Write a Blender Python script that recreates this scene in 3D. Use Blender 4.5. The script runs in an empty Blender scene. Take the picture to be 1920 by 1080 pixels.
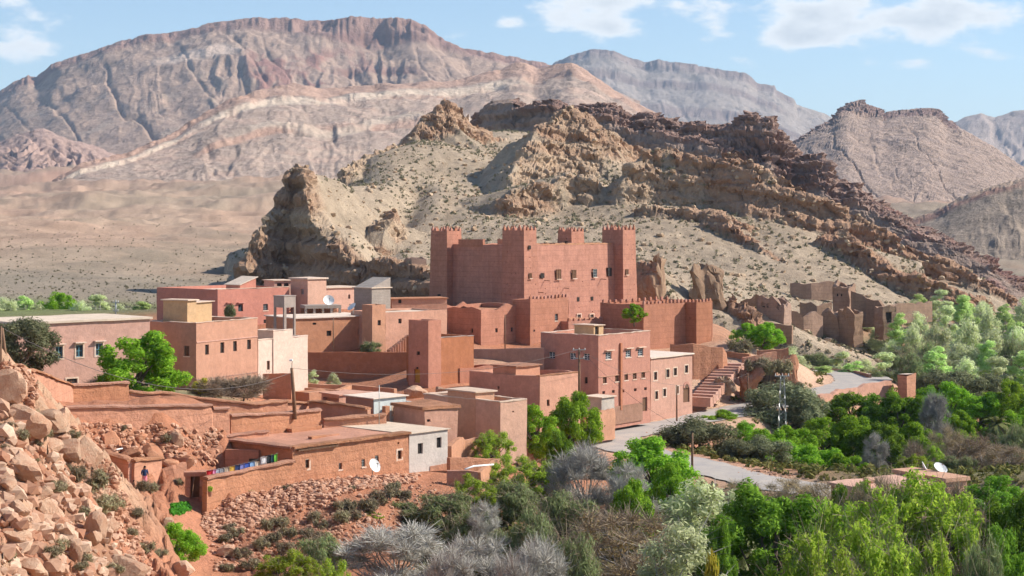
import bpy, math, random
import numpy as np
from mathutils import Vector, Matrix
SC = bpy.context.scene
COL = SC.collection
# ------------------------------------------------------------------ camera, sky, sun, exposure
F, YH, CX, ZC = 3200.0, 420.0, 960.0, 26.0          # focal length / horizon row in photo pixels, eye height in metres
cam_d = bpy.data.cameras.new('camera'); cam = bpy.data.objects.new('camera', cam_d); COL.objects.link(cam)
cam_d.sensor_width = 36; cam_d.lens = 36 * F / 1920; cam_d.shift_y = -(540 - YH) / 1920
cam_d.clip_start = 0.5; cam_d.clip_end = 40000
cam.location = (0, 0, ZC); cam.rotation_euler = (math.radians(90), 0, 0)
SC.camera = cam
SUN_EL, SUN_AZ = math.radians(37), math.radians(81)   # azimuth clockwise from +Y (view direction)
S = Vector((math.cos(SUN_EL) * math.sin(SUN_AZ), math.cos(SUN_EL) * math.cos(SUN_AZ), math.sin(SUN_EL)))
sun_d = bpy.data.lights.new('sun', 'SUN'); sun_d.energy = 5.0; sun_d.angle = math.radians(0.53); sun_d.color = (1.0, 0.93, 0.83)
sun = bpy.data.objects.new('sun', sun_d); COL.objects.link(sun)
sun.rotation_euler = (-S).to_track_quat('-Z', 'Y').to_euler(); sun.location = (300, 100, 400)
SC.view_settings.view_transform = 'Standard'; SC.view_settings.look = 'None'
SC.view_settings.exposure = 0.6; SC.view_settings.gamma = 1.0; SC.view_settings.use_curve_mapping = False
try:
    SC.cycles.max_bounces = 6; SC.cycles.volume_bounces = 0; SC.cycles.transparent_max_bounces = 4
    SC.cycles.use_denoising = True; SC.cycles.use_adaptive_sampling = True; SC.cycles.adaptive_threshold = 0.03
except Exception: pass

world = bpy.data.worlds.new('World'); SC.world = world; world.use_nodes = True
def build_world():
    nt = world.node_tree; N = nt.nodes; L = nt.links; N.clear()
    out = N.new('ShaderNodeOutputWorld'); bg = N.new('ShaderNodeBackground'); bg.inputs['Strength'].default_value = 0.105
    sky = N.new('ShaderNodeTexSky'); sky.sky_type = 'NISHITA'; sky.sun_disc = False
    sky.sun_elevation = SUN_EL; sky.sun_rotation = SUN_AZ; sky.altitude = 1500; sky.air_density = 1.1; sky.dust_density = 0.55; sky.ozone_density = 2.2
    tc = N.new('ShaderNodeTexCoord'); sep = N.new('ShaderNodeSeparateXYZ'); L.new(tc.outputs['Generated'], sep.inputs[0])
    def m(op, a, b=None, c=None):
        n = N.new('ShaderNodeMath'); n.operation = op
        for i, v in enumerate((a, b, c)):
            if v is None: continue
            if isinstance(v, (int, float)): n.inputs[i].default_value = v
            else: L.new(v, n.inputs[i])
        return n.outputs[0]
    x, y, z = sep.outputs
    ya = m('MAXIMUM', m('ABSOLUTE', y), 0.05)
    u = m('DIVIDE', x, ya); v = m('DIVIDE', z, ya)
    # stretched noise on the direction: flat-based cumulus, everywhere in the sky
    mp = N.new('ShaderNodeMapping'); L.new(tc.outputs['Generated'], mp.inputs[0]); mp.inputs['Scale'].default_value = (1, 1, 2.3); mp.inputs['Location'].default_value = (3.1, .4, 1.7)
    n1 = N.new('ShaderNodeTexNoise'); L.new(mp.outputs[0], n1.inputs['Vector']); n1.inputs['Scale'].default_value = 22; n1.inputs['Detail'].default_value = 9; n1.inputs['Roughness'].default_value = .56
    n2 = N.new('ShaderNodeTexNoise'); L.new(mp.outputs[0], n2.inputs['Vector']); n2.inputs['Scale'].default_value = 3.2; n2.inputs['Detail'].default_value = 3
    def blob(px, py, rx, ry, amp):
        du = m('DIVIDE', m('SUBTRACT', u, (px - CX) / F), rx / F); dv = m('DIVIDE', m('SUBTRACT', v, (YH - py) / F), ry / F)
        d2 = m('ADD', m('MULTIPLY', du, du), m('MULTIPLY', dv, dv))
        return m('MULTIPLY', m('EXPONENT', m('MULTIPLY', d2, -1.0)), amp)
    cov = m('MULTIPLY', m('SUBTRACT', n2.outputs[0], 0.60), 1.5)
    for b in ((1700, 34, 330, 62, 1.0), (1460, 68, 110, 26, .62), (1660, 118, 90, 14, .5), (1890, 100, 90, 24, .5), (955, 40, 30, 19, .72), (1035, 40, 46, 30, .70),
              (1135, 50, 62, 22, .68), (1160, 4, 140, 16, .62), (30, 100, 100, 60, .5), (160, 78, 50, 14, .36), (262, 66, 24, 12, .36), (40, 0, 60, 14, .3), (1330, 36, 28, 16, .32)):
        cov = m('ADD', cov, blob(*b))
    front = m('GREATER_THAN', y, 0.0)
    dens = m('ADD', m('MULTIPLY', m('SUBTRACT', n1.outputs[0], 0.5), 2.6), m('SUBTRACT', cov, 0.22))
    ss = N.new('ShaderNodeMapRange'); ss.interpolation_type = 'SMOOTHSTEP'; L.new(dens, ss.inputs[0]); ss.inputs[1].default_value = 0.0; ss.inputs[2].default_value = 0.42
    horiz = N.new('ShaderNodeMapRange'); L.new(z, horiz.inputs[0]); horiz.inputs[1].default_value = 0.03; horiz.inputs[2].default_value = .10
    mask = m('MULTIPLY', m('MULTIPLY', ss.outputs[0], horiz.outputs[0]), 0.9)
    # thick cores of the clouds are greyer
    core = N.new('ShaderNodeMapRange'); L.new(dens, core.inputs[0]); core.inputs[1].default_value = .3; core.inputs[2].default_value = .95
    cc = N.new('ShaderNodeMix'); cc.data_type = 'RGBA'; L.new(core.outputs[0], cc.inputs[0]); cc.inputs[6].default_value = (6.9, 7.0, 7.0, 1); cc.inputs[7].default_value = (4.7, 5.0, 5.25, 1)
    mx = N.new('ShaderNodeMix'); mx.data_type = 'RGBA'; L.new(mask, mx.inputs[0]); L.new(sky.outputs[0], mx.inputs[6]); L.new(cc.outputs[2], mx.inputs[7])
    L.new(mx.outputs[2], bg.inputs['Color']); L.new(bg.outputs[0], out.inputs['Surface'])
build_world()

# ------------------------------------------------------------------ numeric helpers
def hsh(ix, iy, s):
    h = (ix.astype(np.int64) * 374761393 + iy.astype(np.int64) * 668265263 + s * 974711) & 0xffffffff
    h = ((h ^ (h >> 13)) * 1274126177) & 0xffffffff
    h = ((h ^ (h >> 16)) * 2246822519) & 0xffffffff
    return ((h ^ (h >> 15)) & 0xffffff) / float(0x1000000)
def vn(x, y, s=0):
    ix = np.floor(x); iy = np.floor(y); fx = x - ix; fy = y - iy
    fx = fx * fx * fx * (fx * (fx * 6 - 15) + 10); fy = fy * fy * fy * (fy * (fy * 6 - 15) + 10)
    a = hsh(ix, iy, s); b = hsh(ix + 1, iy, s); c = hsh(ix, iy + 1, s); d = hsh(ix + 1, iy + 1, s)
    return (a + (b - a) * fx + (c - a) * fy + (a - b - c + d) * fx * fy) * 2 - 1
def fbm(x, y, o=5, s=0, g=.5):
    r = 0; a = 1.0; t = 0
    for i in range(o):
        r = r + a * vn(x * 2 ** i + 17.3 * i, y * 2 ** i - 9.1 * i, s + i); t += a; a *= g
    return r / t
def ridged(x, y, o=4, s=0, g=.5):
    r = 0; a = 1.0; t = 0
    for i in range(o):
        r = r + a * (1 - np.abs(vn(x * 2 ** i + 7.7 * i, y * 2 ** i + 3.3 * i, s + i)) * 2); t += a; a *= g
    return r / t
def cells(x, y, s=0):
    ix = np.floor(x); iy = np.floor(y); d1 = np.full(x.shape, 9.); d2 = d1.copy(); idv = np.zeros(x.shape)
    for dx in (-1, 0, 1):
        for dy in (-1, 0, 1):
            cx = ix + dx; cy = iy + dy; hx = hsh(cx, cy, s + 1); hy = hsh(cx, cy, s + 2)
            d = np.hypot(cx + hx - x, cy + hy - y); n = d < d1
            d2 = np.where(n, d1, np.minimum(d2, d)); idv = np.where(n, hsh(cx, cy, s + 3), idv); d1 = np.where(n, d, d1)
    return d1, d2, idv
def sstep(a, b, x):
    t = np.clip((x - a) / (b - a), 0, 1); return t * t * (3 - 2 * t)
def Wp(px, py, D): return ((px - CX) / F * D, D, ZC - (py - YH) / F * D)
class TPS:
    def __init__(s, P, z, lam=1e-4):
        s.P = np.array(P, float); n = len(P); K = s.k(s.P[:, None, :] - s.P[None]); K += lam * np.eye(n)
        A = np.zeros((n + 3, n + 3)); A[:n, :n] = K; A[:n, n] = 1; A[:n, n + 1:] = s.P; A[n, :n] = 1; A[n + 1:, :n] = s.P.T
        s.w = np.linalg.solve(A, np.concatenate([np.array(z, float), np.zeros(3)]))
    @staticmethod
    def k(d):
        r2 = (d ** 2).sum(-1); return .5 * r2 * np.log(r2 + 1e-12)
    def __call__(s, Q):
        out = np.empty(len(Q)); n = len(s.P)
        for i in range(0, len(Q), 20000):
            q = Q[i:i + 20000]; out[i:i + 20000] = s.k(q[:, None, :] - s.P[None]) @ s.w[:n] + s.w[n] + q @ s.w[n + 1:]
        return out
# ------------------------------------------------------------------ mesh helpers
def mesh_np(name, V, Fc, smooth=True, col=None):
    V = np.asarray(V, np.float32); Fc = np.asarray(Fc, np.int32); k = Fc.shape[1]
    me = bpy.data.meshes.new(name); me.vertices.add(len(V)); me.vertices.foreach_set('co', V.ravel())
    me.loops.add(Fc.size); me.loops.foreach_set('vertex_index', Fc.ravel())
    me.polygons.add(len(Fc)); me.polygons.foreach_set('loop_start', np.arange(0, Fc.size, k, dtype=np.int32))
    me.polygons.foreach_set('use_smooth', np.full(len(Fc), smooth))
    if col is not None:
        a = me.color_attributes.new('col', 'FLOAT_COLOR', 'POINT'); c = np.ones((len(V), 4), np.float32); c[:, :3] = col; a.data.foreach_set('color', c.ravel())
    me.update(calc_edges=True); me.validate()
    return me
def link(name, data, mat=None, parent=None, loc=None, rz=None):
    o = bpy.data.objects.new(name, data); COL.objects.link(o)
    if mat is not None and data is not None and not data.materials: data.materials.append(mat)
    if parent is not None: o.parent = parent
    if loc is not None: o.location = loc
    if rz is not None: o.rotation_euler = (0, 0, rz)
    return o
def tag(o, label, cat, group=None):
    o['label'] = label; o['category'] = cat; o['kind'] = 'thing'
    if group: o['group'] = group
    return o
def grid_faces(nr, nc, keep=None):
    i = np.arange(nr * nc).reshape(nr, nc)
    f = np.stack([i[:-1, :-1], i[:-1, 1:], i[1:, 1:], i[1:, :-1]], -1).reshape(-1, 4)
    return f if keep is None else f[keep[:-1, :-1].ravel() | keep[1:, 1:].ravel()]
def compact(V, Fc, col):
    u, inv = np.unique(Fc, return_inverse=True); return V[u], inv.reshape(Fc.shape), col[u]
class MB:
    def __init__(s): s.v = []; s.f = []
    def quad(s, a, b, c, d):
        n = len(s.v); s.v += [tuple(a), tuple(b), tuple(c), tuple(d)]; s.f.append((n, n + 1, n + 2, n + 3))
    def box(s, x0, x1, y0, y1, z0, z1, M=None):
        n = len(s.v); p = [(x, y, z) for z in (z0, z1) for y in (y0, y1) for x in (x0, x1)]
        if M is not None: p = [tuple(M @ Vector(q)) for q in p]
        s.v += p; s.f += [tuple(n + i for i in q) for q in ((0, 2, 3, 1), (4, 5, 7, 6), (0, 1, 5, 4), (2, 6, 7, 3), (1, 3, 7, 5), (0, 4, 6, 2))]
    def tube(s, pts, rad, k=6, cap=True):
        n0 = len(s.v); pts = [Vector(p) for p in pts]; m = len(pts)
        if not hasattr(rad, '__len__'): rad = [rad] * m
        for i, p in enumerate(pts):
            t = (pts[min(i + 1, m - 1)] - pts[max(i - 1, 0)]).normalized()
            a = t.orthogonal().normalized() if abs(t.z) > .9 else t.cross(Vector((0, 0, 1))).normalized(); b = t.cross(a)
            for j in range(k):
                w = 2 * math.pi * j / k; s.v.append(tuple(p + a * math.cos(w) * rad[i] + b * math.sin(w) * rad[i]))
        for i in range(m - 1):
            for j in range(k):
                q = n0 + i * k; j2 = (j + 1) % k; s.f.append((q + j, q + j2, q + k + j2, q + k + j))
        if cap:
            s.f.append(tuple(n0 + j for j in range(k))[::-1]); s.f.append(tuple(n0 + (m - 1) * k + j for j in range(k)))
    def jitter(s, amp, sc=.8, seed=0, zamp=None):
        if not s.v: return
        V = np.array(s.v); z = amp if zamp is None else zamp
        a = fbm(V[:, 0] * sc + V[:, 2] * sc * .7, V[:, 1] * sc - V[:, 2] * sc * .6, 3, seed); b = fbm(V[:, 0] * sc - V[:, 2] * sc, V[:, 1] * sc + V[:, 2] * sc + 31, 3, seed + 9); c = fbm(V[:, 0] * sc + 77, V[:, 1] * sc + 13 + V[:, 2] * sc * .3, 3, seed + 5)
        V += np.stack([a * amp, b * amp, c * z], 1) * 1.6; s.v = [tuple(q) for q in V]
    def mesh(s, name, smooth=False):
        me = bpy.data.meshes.new(name); me.from_pydata(s.v, [], s.f)
        if smooth: me.polygons.foreach_set('use_smooth', [True] * len(me.polygons))
        me.update(); return me
    def build(s, name, mat, parent=None, smooth=False, loc=None, rz=None): return link(name, s.mesh(name, smooth), mat, parent, loc, rz)

# ------------------------------------------------------------------ materials
def new_mat(name):
    m = bpy.data.materials.new(name); m.use_nodes = True; nt = m.node_tree; b = nt.nodes['Principled BSDF']
    b.inputs['Roughness'].default_value = .92; b.inputs['Specular IOR Level'].default_value = .15
    return m, nt, nt.nodes, nt.links, b
def nz(N, L, vec, scale, detail=4, rough=.55, sc3=None):
    if sc3:
        mp = N.new('ShaderNodeMapping'); mp.inputs['Scale'].default_value = sc3; L.new(vec, mp.inputs[0]); vec = mp.outputs[0]
    n = N.new('ShaderNodeTexNoise'); n.inputs['Scale'].default_value = scale; n.inputs['Detail'].default_value = detail; n.inputs['Roughness'].default_value = rough; L.new(vec, n.inputs['Vector']); return n.outputs[0]
def mixc(N, L, fac, a, b, mode='MIX'):
    n = N.new('ShaderNodeMix'); n.data_type = 'RGBA'; n.blend_type = mode
    for s, v in ((0, fac), (6, a), (7, b)):
        if isinstance(v, (int, float)): n.inputs[s].default_value = v
        elif isinstance(v, tuple): n.inputs[s].default_value = v if len(v) == 4 else (*v, 1)
        else: L.new(v, n.inputs[s])
    return n.outputs[2]
def mr(N, L, v, a, b, c=0, d=1):
    n = N.new('ShaderNodeMapRange'); L.new(v, n.inputs[0])
    for i, q in enumerate((a, b, c, d)): n.inputs[i + 1].default_value = q
    return n.outputs[0]
def bump(N, L, b, h, dist, strength=1.0):
    n = N.new('ShaderNodeBump'); n.inputs['Distance'].default_value = dist; n.inputs['Strength'].default_value = strength; L.new(h, n.inputs['Height']); L.new(n.outputs[0], b.inputs['Normal'])
def terrain_mat(name, s1, s2, bd, contrast=.35):
    m, nt, N, L, b = new_mat(name); at = N.new('ShaderNodeAttribute'); at.attribute_name = 'col'; g = N.new('ShaderNodeTexCoord').outputs['Object']
    a = nz(N, L, g, s1, 8, .65); c = nz(N, L, g, s2, 6, .7)
    h = N.new('ShaderNodeMath'); h.operation = 'ADD'; L.new(a, h.inputs[0]); L.new(c, h.inputs[1])
    f = mr(N, L, h.outputs[0], .65, 1.35, 1 - contrast, 1 + contrast)
    v = N.new('ShaderNodeVectorMath'); v.operation = 'SCALE'; L.new(at.outputs['Color'], v.inputs[0]); L.new(f, v.inputs['Scale'])
    L.new(v.outputs[0], b.inputs['Base Color']); bump(N, L, b, h.outputs[0], bd, .8); return m
def plain_mat(name, rgb, rough=.8, var=.12, scale=3., metal=0.):
    m, nt, N, L, b = new_mat(name); g = N.new('ShaderNodeTexCoord').outputs['Object']; a = nz(N, L, g, scale, 5, .6)
    lo = tuple(c * (1 - var) for c in rgb); hi = tuple(min(1, c * (1 + var)) for c in rgb)
    L.new(mixc(N, L, mr(N, L, a, .3, .7), lo, hi), b.inputs['Base Color']); b.inputs['Roughness'].default_value = rough; b.inputs['Metallic'].default_value = metal; return m
# ------------------------------------------------------------------ ground sheet
ROAD_PX = [(1960, 955), (1750, 938), (1600, 926), (1460, 908), (1380, 891), (1300, 871), (1225, 852), (1168, 836), (1150, 822), (1180, 811), (1240, 799), (1310, 785), (1400, 766), (1480, 751), (1552, 737), (1602, 722), (1618, 711), (1600, 702), (1555, 697.5), (1495, 696.5), (1430, 697), (1370, 698)]
def catmull(P, n=8):
    P = [np.array(p, float) for p in P]; P = [2 * P[0] - P[1]] + P + [2 * P[-1] - P[-2]]; o = []
    for i in range(1, len(P) - 2):
        for k in range(n):
            t = k / n; a, b, c, d = P[i - 1:i + 3]; o.append(.5 * (2 * b + (c - a) * t + (2 * a - 5 * b + 4 * c - d) * t * t + (3 * b - a - 3 * c + d) * t ** 3))
    o.append(P[-2]); return np.array(o)
ROAD = catmull([((px - CX) / (py - YH) * ZC, ZC * F / (py - YH)) for px, py in ROAD_PX])
GC = []   # (px, D, z)
def gp(px, py, D): GC.append((px, D, ZC - (py - YH) / F * D))
for q in ((-250, 690, 85), (-250, 1000, 45), (0, 690, 112), (0, 760, 98), (0, 900, 80), (0, 1080, 64), (75, 780, 108), (150, 850, 112), (150, 950, 94), (150, 1080, 80), (192, 885, 112), (208, 962, 107), (236, 1040, 102), (280, 1090, 97), (250, 1100, 88),
          (271, 936, 132), (248, 940, 131), (300, 938, 133.5), (258, 968, 121), (262, 912, 137.5), (300, 918, 140), (345, 930, 138), (372, 965, 136), (372, 1030, 126), (378, 1090, 117), (420, 915, 147), (500, 905, 146), (470, 905, 152),
          (440, 940, 139), (560, 907, 144), (620, 900, 147), (700, 893, 150), (780, 885, 156), (850, 897, 154),
          (450, 985, 135), (560, 955, 138), (690, 935, 142), (800, 940, 147), (450, 1080, 119), (560, 1040, 128), (600, 1100, 122), (700, 1010, 134), (800, 1020, 140), (900, 940, 150), (900, 1040, 140),
          (300, 802, 143.5), (200, 800, 140.5), (135, 795, 137), (420, 806, 149.5), (540, 812, 163), (500, 885, 152), (600, 880, 156), (300, 880, 142.5), (200, 850, 139.5), (400, 870, 147.5), (100, 760, 138), (30, 735, 130),
          (250, 762, 150), (130, 758, 146), (400, 770, 157), (520, 780, 161), (620, 800, 166), (300, 742, 166), (150, 725, 174), (20, 715, 168), (368, 728, 180), (480, 738, 188), (430, 750, 170), (-200, 700, 160),
          (560, 735, 200), (680, 722, 208), (640, 765, 184), (740, 810, 170), (850, 825, 172), (900, 835, 176), (960, 868, 172), (1000, 852, 186), (1060, 830, 196), (1100, 806, 205), (1150, 780, 214), (1220, 770, 226), (1300, 753, 238), (1350, 752, 240),
          (780, 720, 197), (880, 700, 204), (1000, 690, 215), (560, 655, 228), (680, 652, 228), (760, 645, 232), (480, 612, 236), (600, 602, 240), (720, 590, 250), (830, 600, 268), (400, 610, 240), (900, 655, 252), (1000, 655, 258), (1090, 625, 268),
          (870, 572, 300), (1000, 600, 284), (1100, 598, 294), (1190, 596, 302), (1250, 648, 272), (1330, 642, 274), (1370, 648, 268), (1400, 655, 264), (1450, 664, 261), (1482, 672, 259), (1380, 612, 300), (1290, 600, 310),
          (1298, 746, 240), (1345, 715, 248), (1388, 690, 256), (1400, 745, 243), (1460, 742, 248), (1500, 735, 254)): gp(*q)
for px, py in ROAD_PX[::2]: gp(px, py, ZC * F / (py - YH))
for q in ((700, 100, -1), (620, 112, .5), (1000, 130, -3), (1000, 100, -4), (1250, 150, -4), (1500, 150, -5.5), (1500, 95, -6), (1950, 95, -6), (1850, 150, -6), (2150, 150, -5), (1750, 205, -6), (1560, 205, -5), (1900, 235, -7), (1650, 245, -6), (1450, 215, -4), (2150, 280, -4),
          (1720, 290, -4.5), (1700, 335, -4.5), (1560, 330, -1), (1480, 330, 1.5), (1440, 350, 5), (1550, 372, 6), (1650, 385, 5), (1760, 400, 3), (1900, 400, -2), (2150, 420, -3), (1050, 165, -2), (950, 155, 0), (1200, 185, -1),
          (700, 60, 2), (1400, 60, -5), (2100, 60, -6), (300, 50, 10),
          (-250, 300, 12), (0, 300, 11.5), (200, 320, 10.5), (320, 300, 11), (420, 345, 9), (600, 330, 10), (760, 330, 11), (-250, 420, 14), (0, 420, 12.5), (200, 420, 11.5), (330, 450, 10), (200, 560, 16), (0, 560, 17), (400, 540, 12), (420, 700, 18), (200, 800, 25), (0, 800, 26), (-250, 800, 30),
          (400, 1000, 31), (0, 1100, 35), (200, 1150, 36), (400, 1450, 52), (100, 1500, 54), (-250, 1500, 56), (900, 1500, 60), (1300, 1300, 35), (1750, 640, -2), (1950, 640, -4), (2150, 600, -3), (1900, 900, 0), (1720, 1000, 14), (2150, 1100, 10), (1600, 1400, 40), (1900, 1700, 40),
          (-300, 4000, 120), (600, 4000, 120), (1400, 4000, 90), (2200, 4000, 80), (-300, 14000, 150), (900, 14000, 150), (2200, 14000, 150), (1000, 500, 12), (1300, 450, 8), (1600, 500, 3), (1000, 800, 20), (1500, 800, 8)): GC.append(q)
def gk(X, Y): return np.stack([X / np.maximum(Y, 1) * 1.6, np.log(np.maximum(Y, 1))], 1)
_g = np.array(GC); GT = TPS(gk((_g[:, 0] - CX) / F * _g[:, 1], _g[:, 1]), _g[:, 2], 2e-5)
# footpaths and road: distance to a polyline in plan
def poly_d(X, Y, P):
    d = np.full(X.shape, 1e9); tt = np.zeros(X.shape); sd = np.zeros(X.shape)
    for i in range(len(P) - 1):
        a = P[i]; e = P[i + 1] - a; L2 = (e ** 2).sum() + 1e-9
        t = np.clip(((X - a[0]) * e[0] + (Y - a[1]) * e[1]) / L2, 0, 1); q = np.hypot(X - a[0] - t * e[0], Y - a[1] - t * e[1])
        n = q < d; cr = np.sign(e[0] * (Y - a[1]) - e[1] * (X - a[0])); d = np.where(n, q, d); tt = np.where(n, i + t, tt); sd = np.where(n, cr, sd)
    return d, tt, sd
PATH = catmull([Wp(x, y, D)[:2] for x, y, D in ((372, 1100, 115), (370, 1040, 125), (372, 985, 133), (385, 945, 140), (440, 925, 143), (540, 908, 145), (660, 897, 149), (780, 888, 154))])
def pxof(X, Y): return CX + F * X / Y
def ground(X, Y, detail=True, z0=None):
    X = np.asarray(X, float); Y = np.asarray(Y, float); sh = X.shape; X = X.ravel(); Y = Y.ravel()
    z = GT(gk(X, Y)) if z0 is None else z0.ravel(); px = pxof(X, Y)
    if detail:
        near = Y < 420
        dr = np.full(X.shape, 99.); dp = dr.copy()
        dr[near] = poly_d(X[near], Y[near], ROAD[::2])[0] - 0.0; dp[near] = poly_d(X[near], Y[near], PATH[::2])[0]
        hill = sstep(390, 300, px + (Y - 100) * .4) * sstep(150, 125, Y)                     # foreground left rock slope
        red = sstep(120, 200, px) * sstep(520, 400, px) * sstep(134, 138, Y) * sstep(0, -2.0, Y - (137.5 + (px - 121) * .036))  # bank under the terrace wall
        low = sstep(380, 480, px) * sstep(980, 850, px) * sstep(148, 140, Y)
        calm = sstep(3, 8, dr) * sstep(.8, 2.2, dp)
        n = fbm(X * .05, Y * .05, 4, 3) * np.clip((Y - 250) / 400, .25, 3) * 1.2
        c1, c2, cid = cells(X * .28 + fbm(X * .2, Y * .2, 3, 5), Y * .28, 11); d1, d2, did = cells(X * .8 + fbm(X * .5, Y * .5, 2, 8), Y * .8, 21)
        e1, e2, eid = cells(X * 1.7, Y * 1.7, 29); blk = (cid - .35) * sstep(.02, .12, c2 - c1) * 2.2 + (did - .4) * sstep(.02, .15, d2 - d1) * 1.0 + (eid - .4) * .35
        rough = blk * (hill * 1.0 + red * .75 + low * .28) + fbm(X * .5, Y * .5, 4, 9) * (.10 + .35 * hill + .35 * red + .15 * low)
        z = z + (n + rough) * calm
        z = z * sstep(4.2, 10, dr) + (-0.10) * (1 - sstep(4.2, 10, dr))
        farb = sstep(400, 900, Y)
        z = z + farb * (fbm(X * .004, Y * .004, 5, 31) * 11 + ridged(X * .012, Y * .012, 4, 35) * 3.5) * np.clip(Y / 1500, .3, 3) * 1.6 + farb * fbm(X * .014, Y * .014, 4, 37) * 3.5
    return z.reshape(sh)
SOIL = np.array([.40, .175, .10]); TAN = np.array([.41, .22, .135]); SAND = np.array([.52, .34, .235]); PALE = np.array([.52, .34, .225]); PINK = np.array([.355, .25, .178]); GRASS = np.array([.13, .15, .06]); OLIVE = np.array([.17, .15, .085]); GREY = np.array([.27, .22, .165])
CCP = [(0, 60, TAN), (150, 90, TAN * .95), (250, 100, SOIL * 1.15), (100, 110, TAN * .9), (0, 100, TAN), (300, 95, SOIL * 1.1), (300, 145, SOIL), (430, 145, SOIL * 1.05), (600, 150, SOIL * 1.1), (700, 145, SOIL * .95), (500, 125, SOIL * .95), (650, 128, SOIL * .85), (800, 150, SOIL), (200, 150, SOIL), (100, 140, SOIL * 1.1),
       (300, 170, OLIVE * 1.5), (560, 180, SOIL * 1.2), (700, 200, SOIL), (900, 180, SOIL * 1.1), (1100, 212, SAND), (1250, 232, SAND), (1350, 245, SAND), (1450, 250, SOIL * 1.1), (1400, 262, SAND), (1330, 285, TAN), (1000, 270, SOIL), (1200, 300, TAN), (600, 240, SOIL), (450, 240, SOIL),
       (1250, 200, SOIL * 1.15), (1330, 190, SOIL * 1.2), (1550, 275, SAND), (1640, 270, SOIL * 1.2), (1000, 120, OLIVE), (900, 140, OLIVE), (1300, 150, OLIVE), (1600, 150, OLIVE), (1700, 195, GRASS), (1850, 220, OLIVE), (1600, 225, GRASS * .8), (1900, 130, OLIVE), (1700, 330, GRASS), (1550, 340, GRASS * .9), (1900, 380, GRASS), (1500, 365, TAN * .9), (1650, 385, TAN * .9),
       (0, 300, GRASS * 1.3), (200, 310, GRASS * 1.3), (330, 300, OLIVE), (0, 380, GREY), (200, 400, GREY), (380, 420, GREY), (0, 600, PINK), (200, 600, PINK * 1.0), (400, 600, PINK * .95), (200, 900, PINK * 1.1), (0, 1300, PINK), (400, 1200, PINK * 1.05), (1800, 700, GREY), (1900, 1000, GREY * .9), (1000, 2500, PINK), (0, 3500, PINK * .95)]
def ccol(X, Y):
    px = pxof(X, Y); u = px / 900; v = np.log(Y) * 2.2; num = np.zeros((len(X), 3)); den = np.zeros(len(X))
    u = u + fbm(X * .08, Y * .08, 3, 71) * .03; v = v + fbm(X * .08, Y * .08, 3, 77) * .05
    for p, D, c in CCP:
        w = 1 / (((u - p / 900) ** 2 + (v - math.log(D) * 2.2) ** 2) + .0015) ** 2; num += w[:, None] * c; den += w
    return num / den[:, None]
pxs = np.arange(-170, 2095, 3.6)
Ds = [36.]
while Ds[-1] < 15000: Ds.append(Ds[-1] * (1.0058 if Ds[-1] < 175 else 1.0075 if Ds[-1] < 330 else 1.011 if Ds[-1] < 1600 else 1.03))
Ds = np.array(Ds); GPX, GD = np.meshgrid(pxs, Ds); GX = (GPX - CX) / F * GD
def coarse(T, X, Y, k=4):
    j = np.unique(np.append(np.arange(0, X.shape[1], k), X.shape[1] - 1)); i = np.unique(np.append(np.arange(0, X.shape[0], 2), X.shape[0] - 1))
    q = T(gk(X[np.ix_(i, j)].ravel(), Y[np.ix_(i, j)].ravel())).reshape(len(i), len(j)); a = np.arange(X.shape[1]); b = np.arange(X.shape[0])
    r = np.stack([np.interp(a, j, row) for row in q]); return np.stack([np.interp(b, i, r[:, c]) for c in range(r.shape[1])], 1)
GZ = ground(GX, GD, True, coarse(GT, GX, GD))
def build_ground():
    X = GX.ravel(); Y = GD.ravel(); c = ccol(X, Y)
    n = fbm(X * .35, Y * .35, 4, 61); px = pxof(X, Y)
    # outcropping pale blocks on the foreground slope
    hill = sstep(330, 230, px + (Y - 100) * .4) * sstep(150, 125, Y); c1, c2, cid = cells(X * .28 + fbm(X * .2, Y * .2, 3, 5), Y * .28, 11)
    f = hill * sstep(.45, .7, cid) * .7; c = c * (1 - f[:, None]) + PALE * f[:, None]
    f = hill * sstep(.1, .5, n) * .5; c = c * (1 - f[:, None]) + SOIL * 1.15 * f[:, None]
    # paler scrub-grey and reddish mottling on the plain
    far = sstep(300, 480, Y); m2 = fbm(X * .018, Y * .009, 5, 44); f = far * sstep(.0, .5, m2) * .55
    c = c * (1 - f[:, None]) + np.array([.29, .235, .17]) * f[:, None]; f = far * sstep(.05, .5, -m2) * .4; c = c * (1 - f[:, None]) + np.array([.42, .26, .18]) * f[:, None]
    far2 = sstep(900, 2600, Y); f = far2 * sstep(.05, .4, fbm(X * .003, Y * .003, 4, 49)) * .6; c = c * (1 - f[:, None]) + np.array([.42, .22, .17]) * f[:, None]
    dr = np.full(X.shape, 99.); k = Y < 420; dr[k] = poly_d(X[k], Y[k], ROAD[::3])[0]; f = sstep(9, 3.5, dr) * .7; c = c * (1 - f[:, None]) + SAND * f[:, None]
    dp = np.full(X.shape, 99.); dp[k] = poly_d(X[k], Y[k], PATH[::2])[0]; f = sstep(1.9, .9, dp) * .8; c = c * (1 - f[:, None]) + SOIL * 1.25 * f[:, None]
    c *= (1 + .12 * n + far * (.30 * fbm(X * .09, Y * .045, 4, 81) + .16 * fbm(X * .5, Y * .2, 2, 85) * sstep(900, 500, Y)))[:, None]
    f = far * sstep(.12, .4, fbm(X * .03, Y * .012, 4, 87)) * .45 * sstep(1200, 500, Y); c = c * (1 - f[:, None]) + np.array([.20, .17, .125]) * f[:, None]
    V = np.stack([X, Y, GZ.ravel()], 1); me = mesh_np('ground', V, grid_faces(len(Ds), len(pxs)), True, c)
    o = link('ground', me, terrain_mat('ground_earth', .9, 4.5, .25, .3)); o['kind'] = 'structure'
build_ground()
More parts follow.
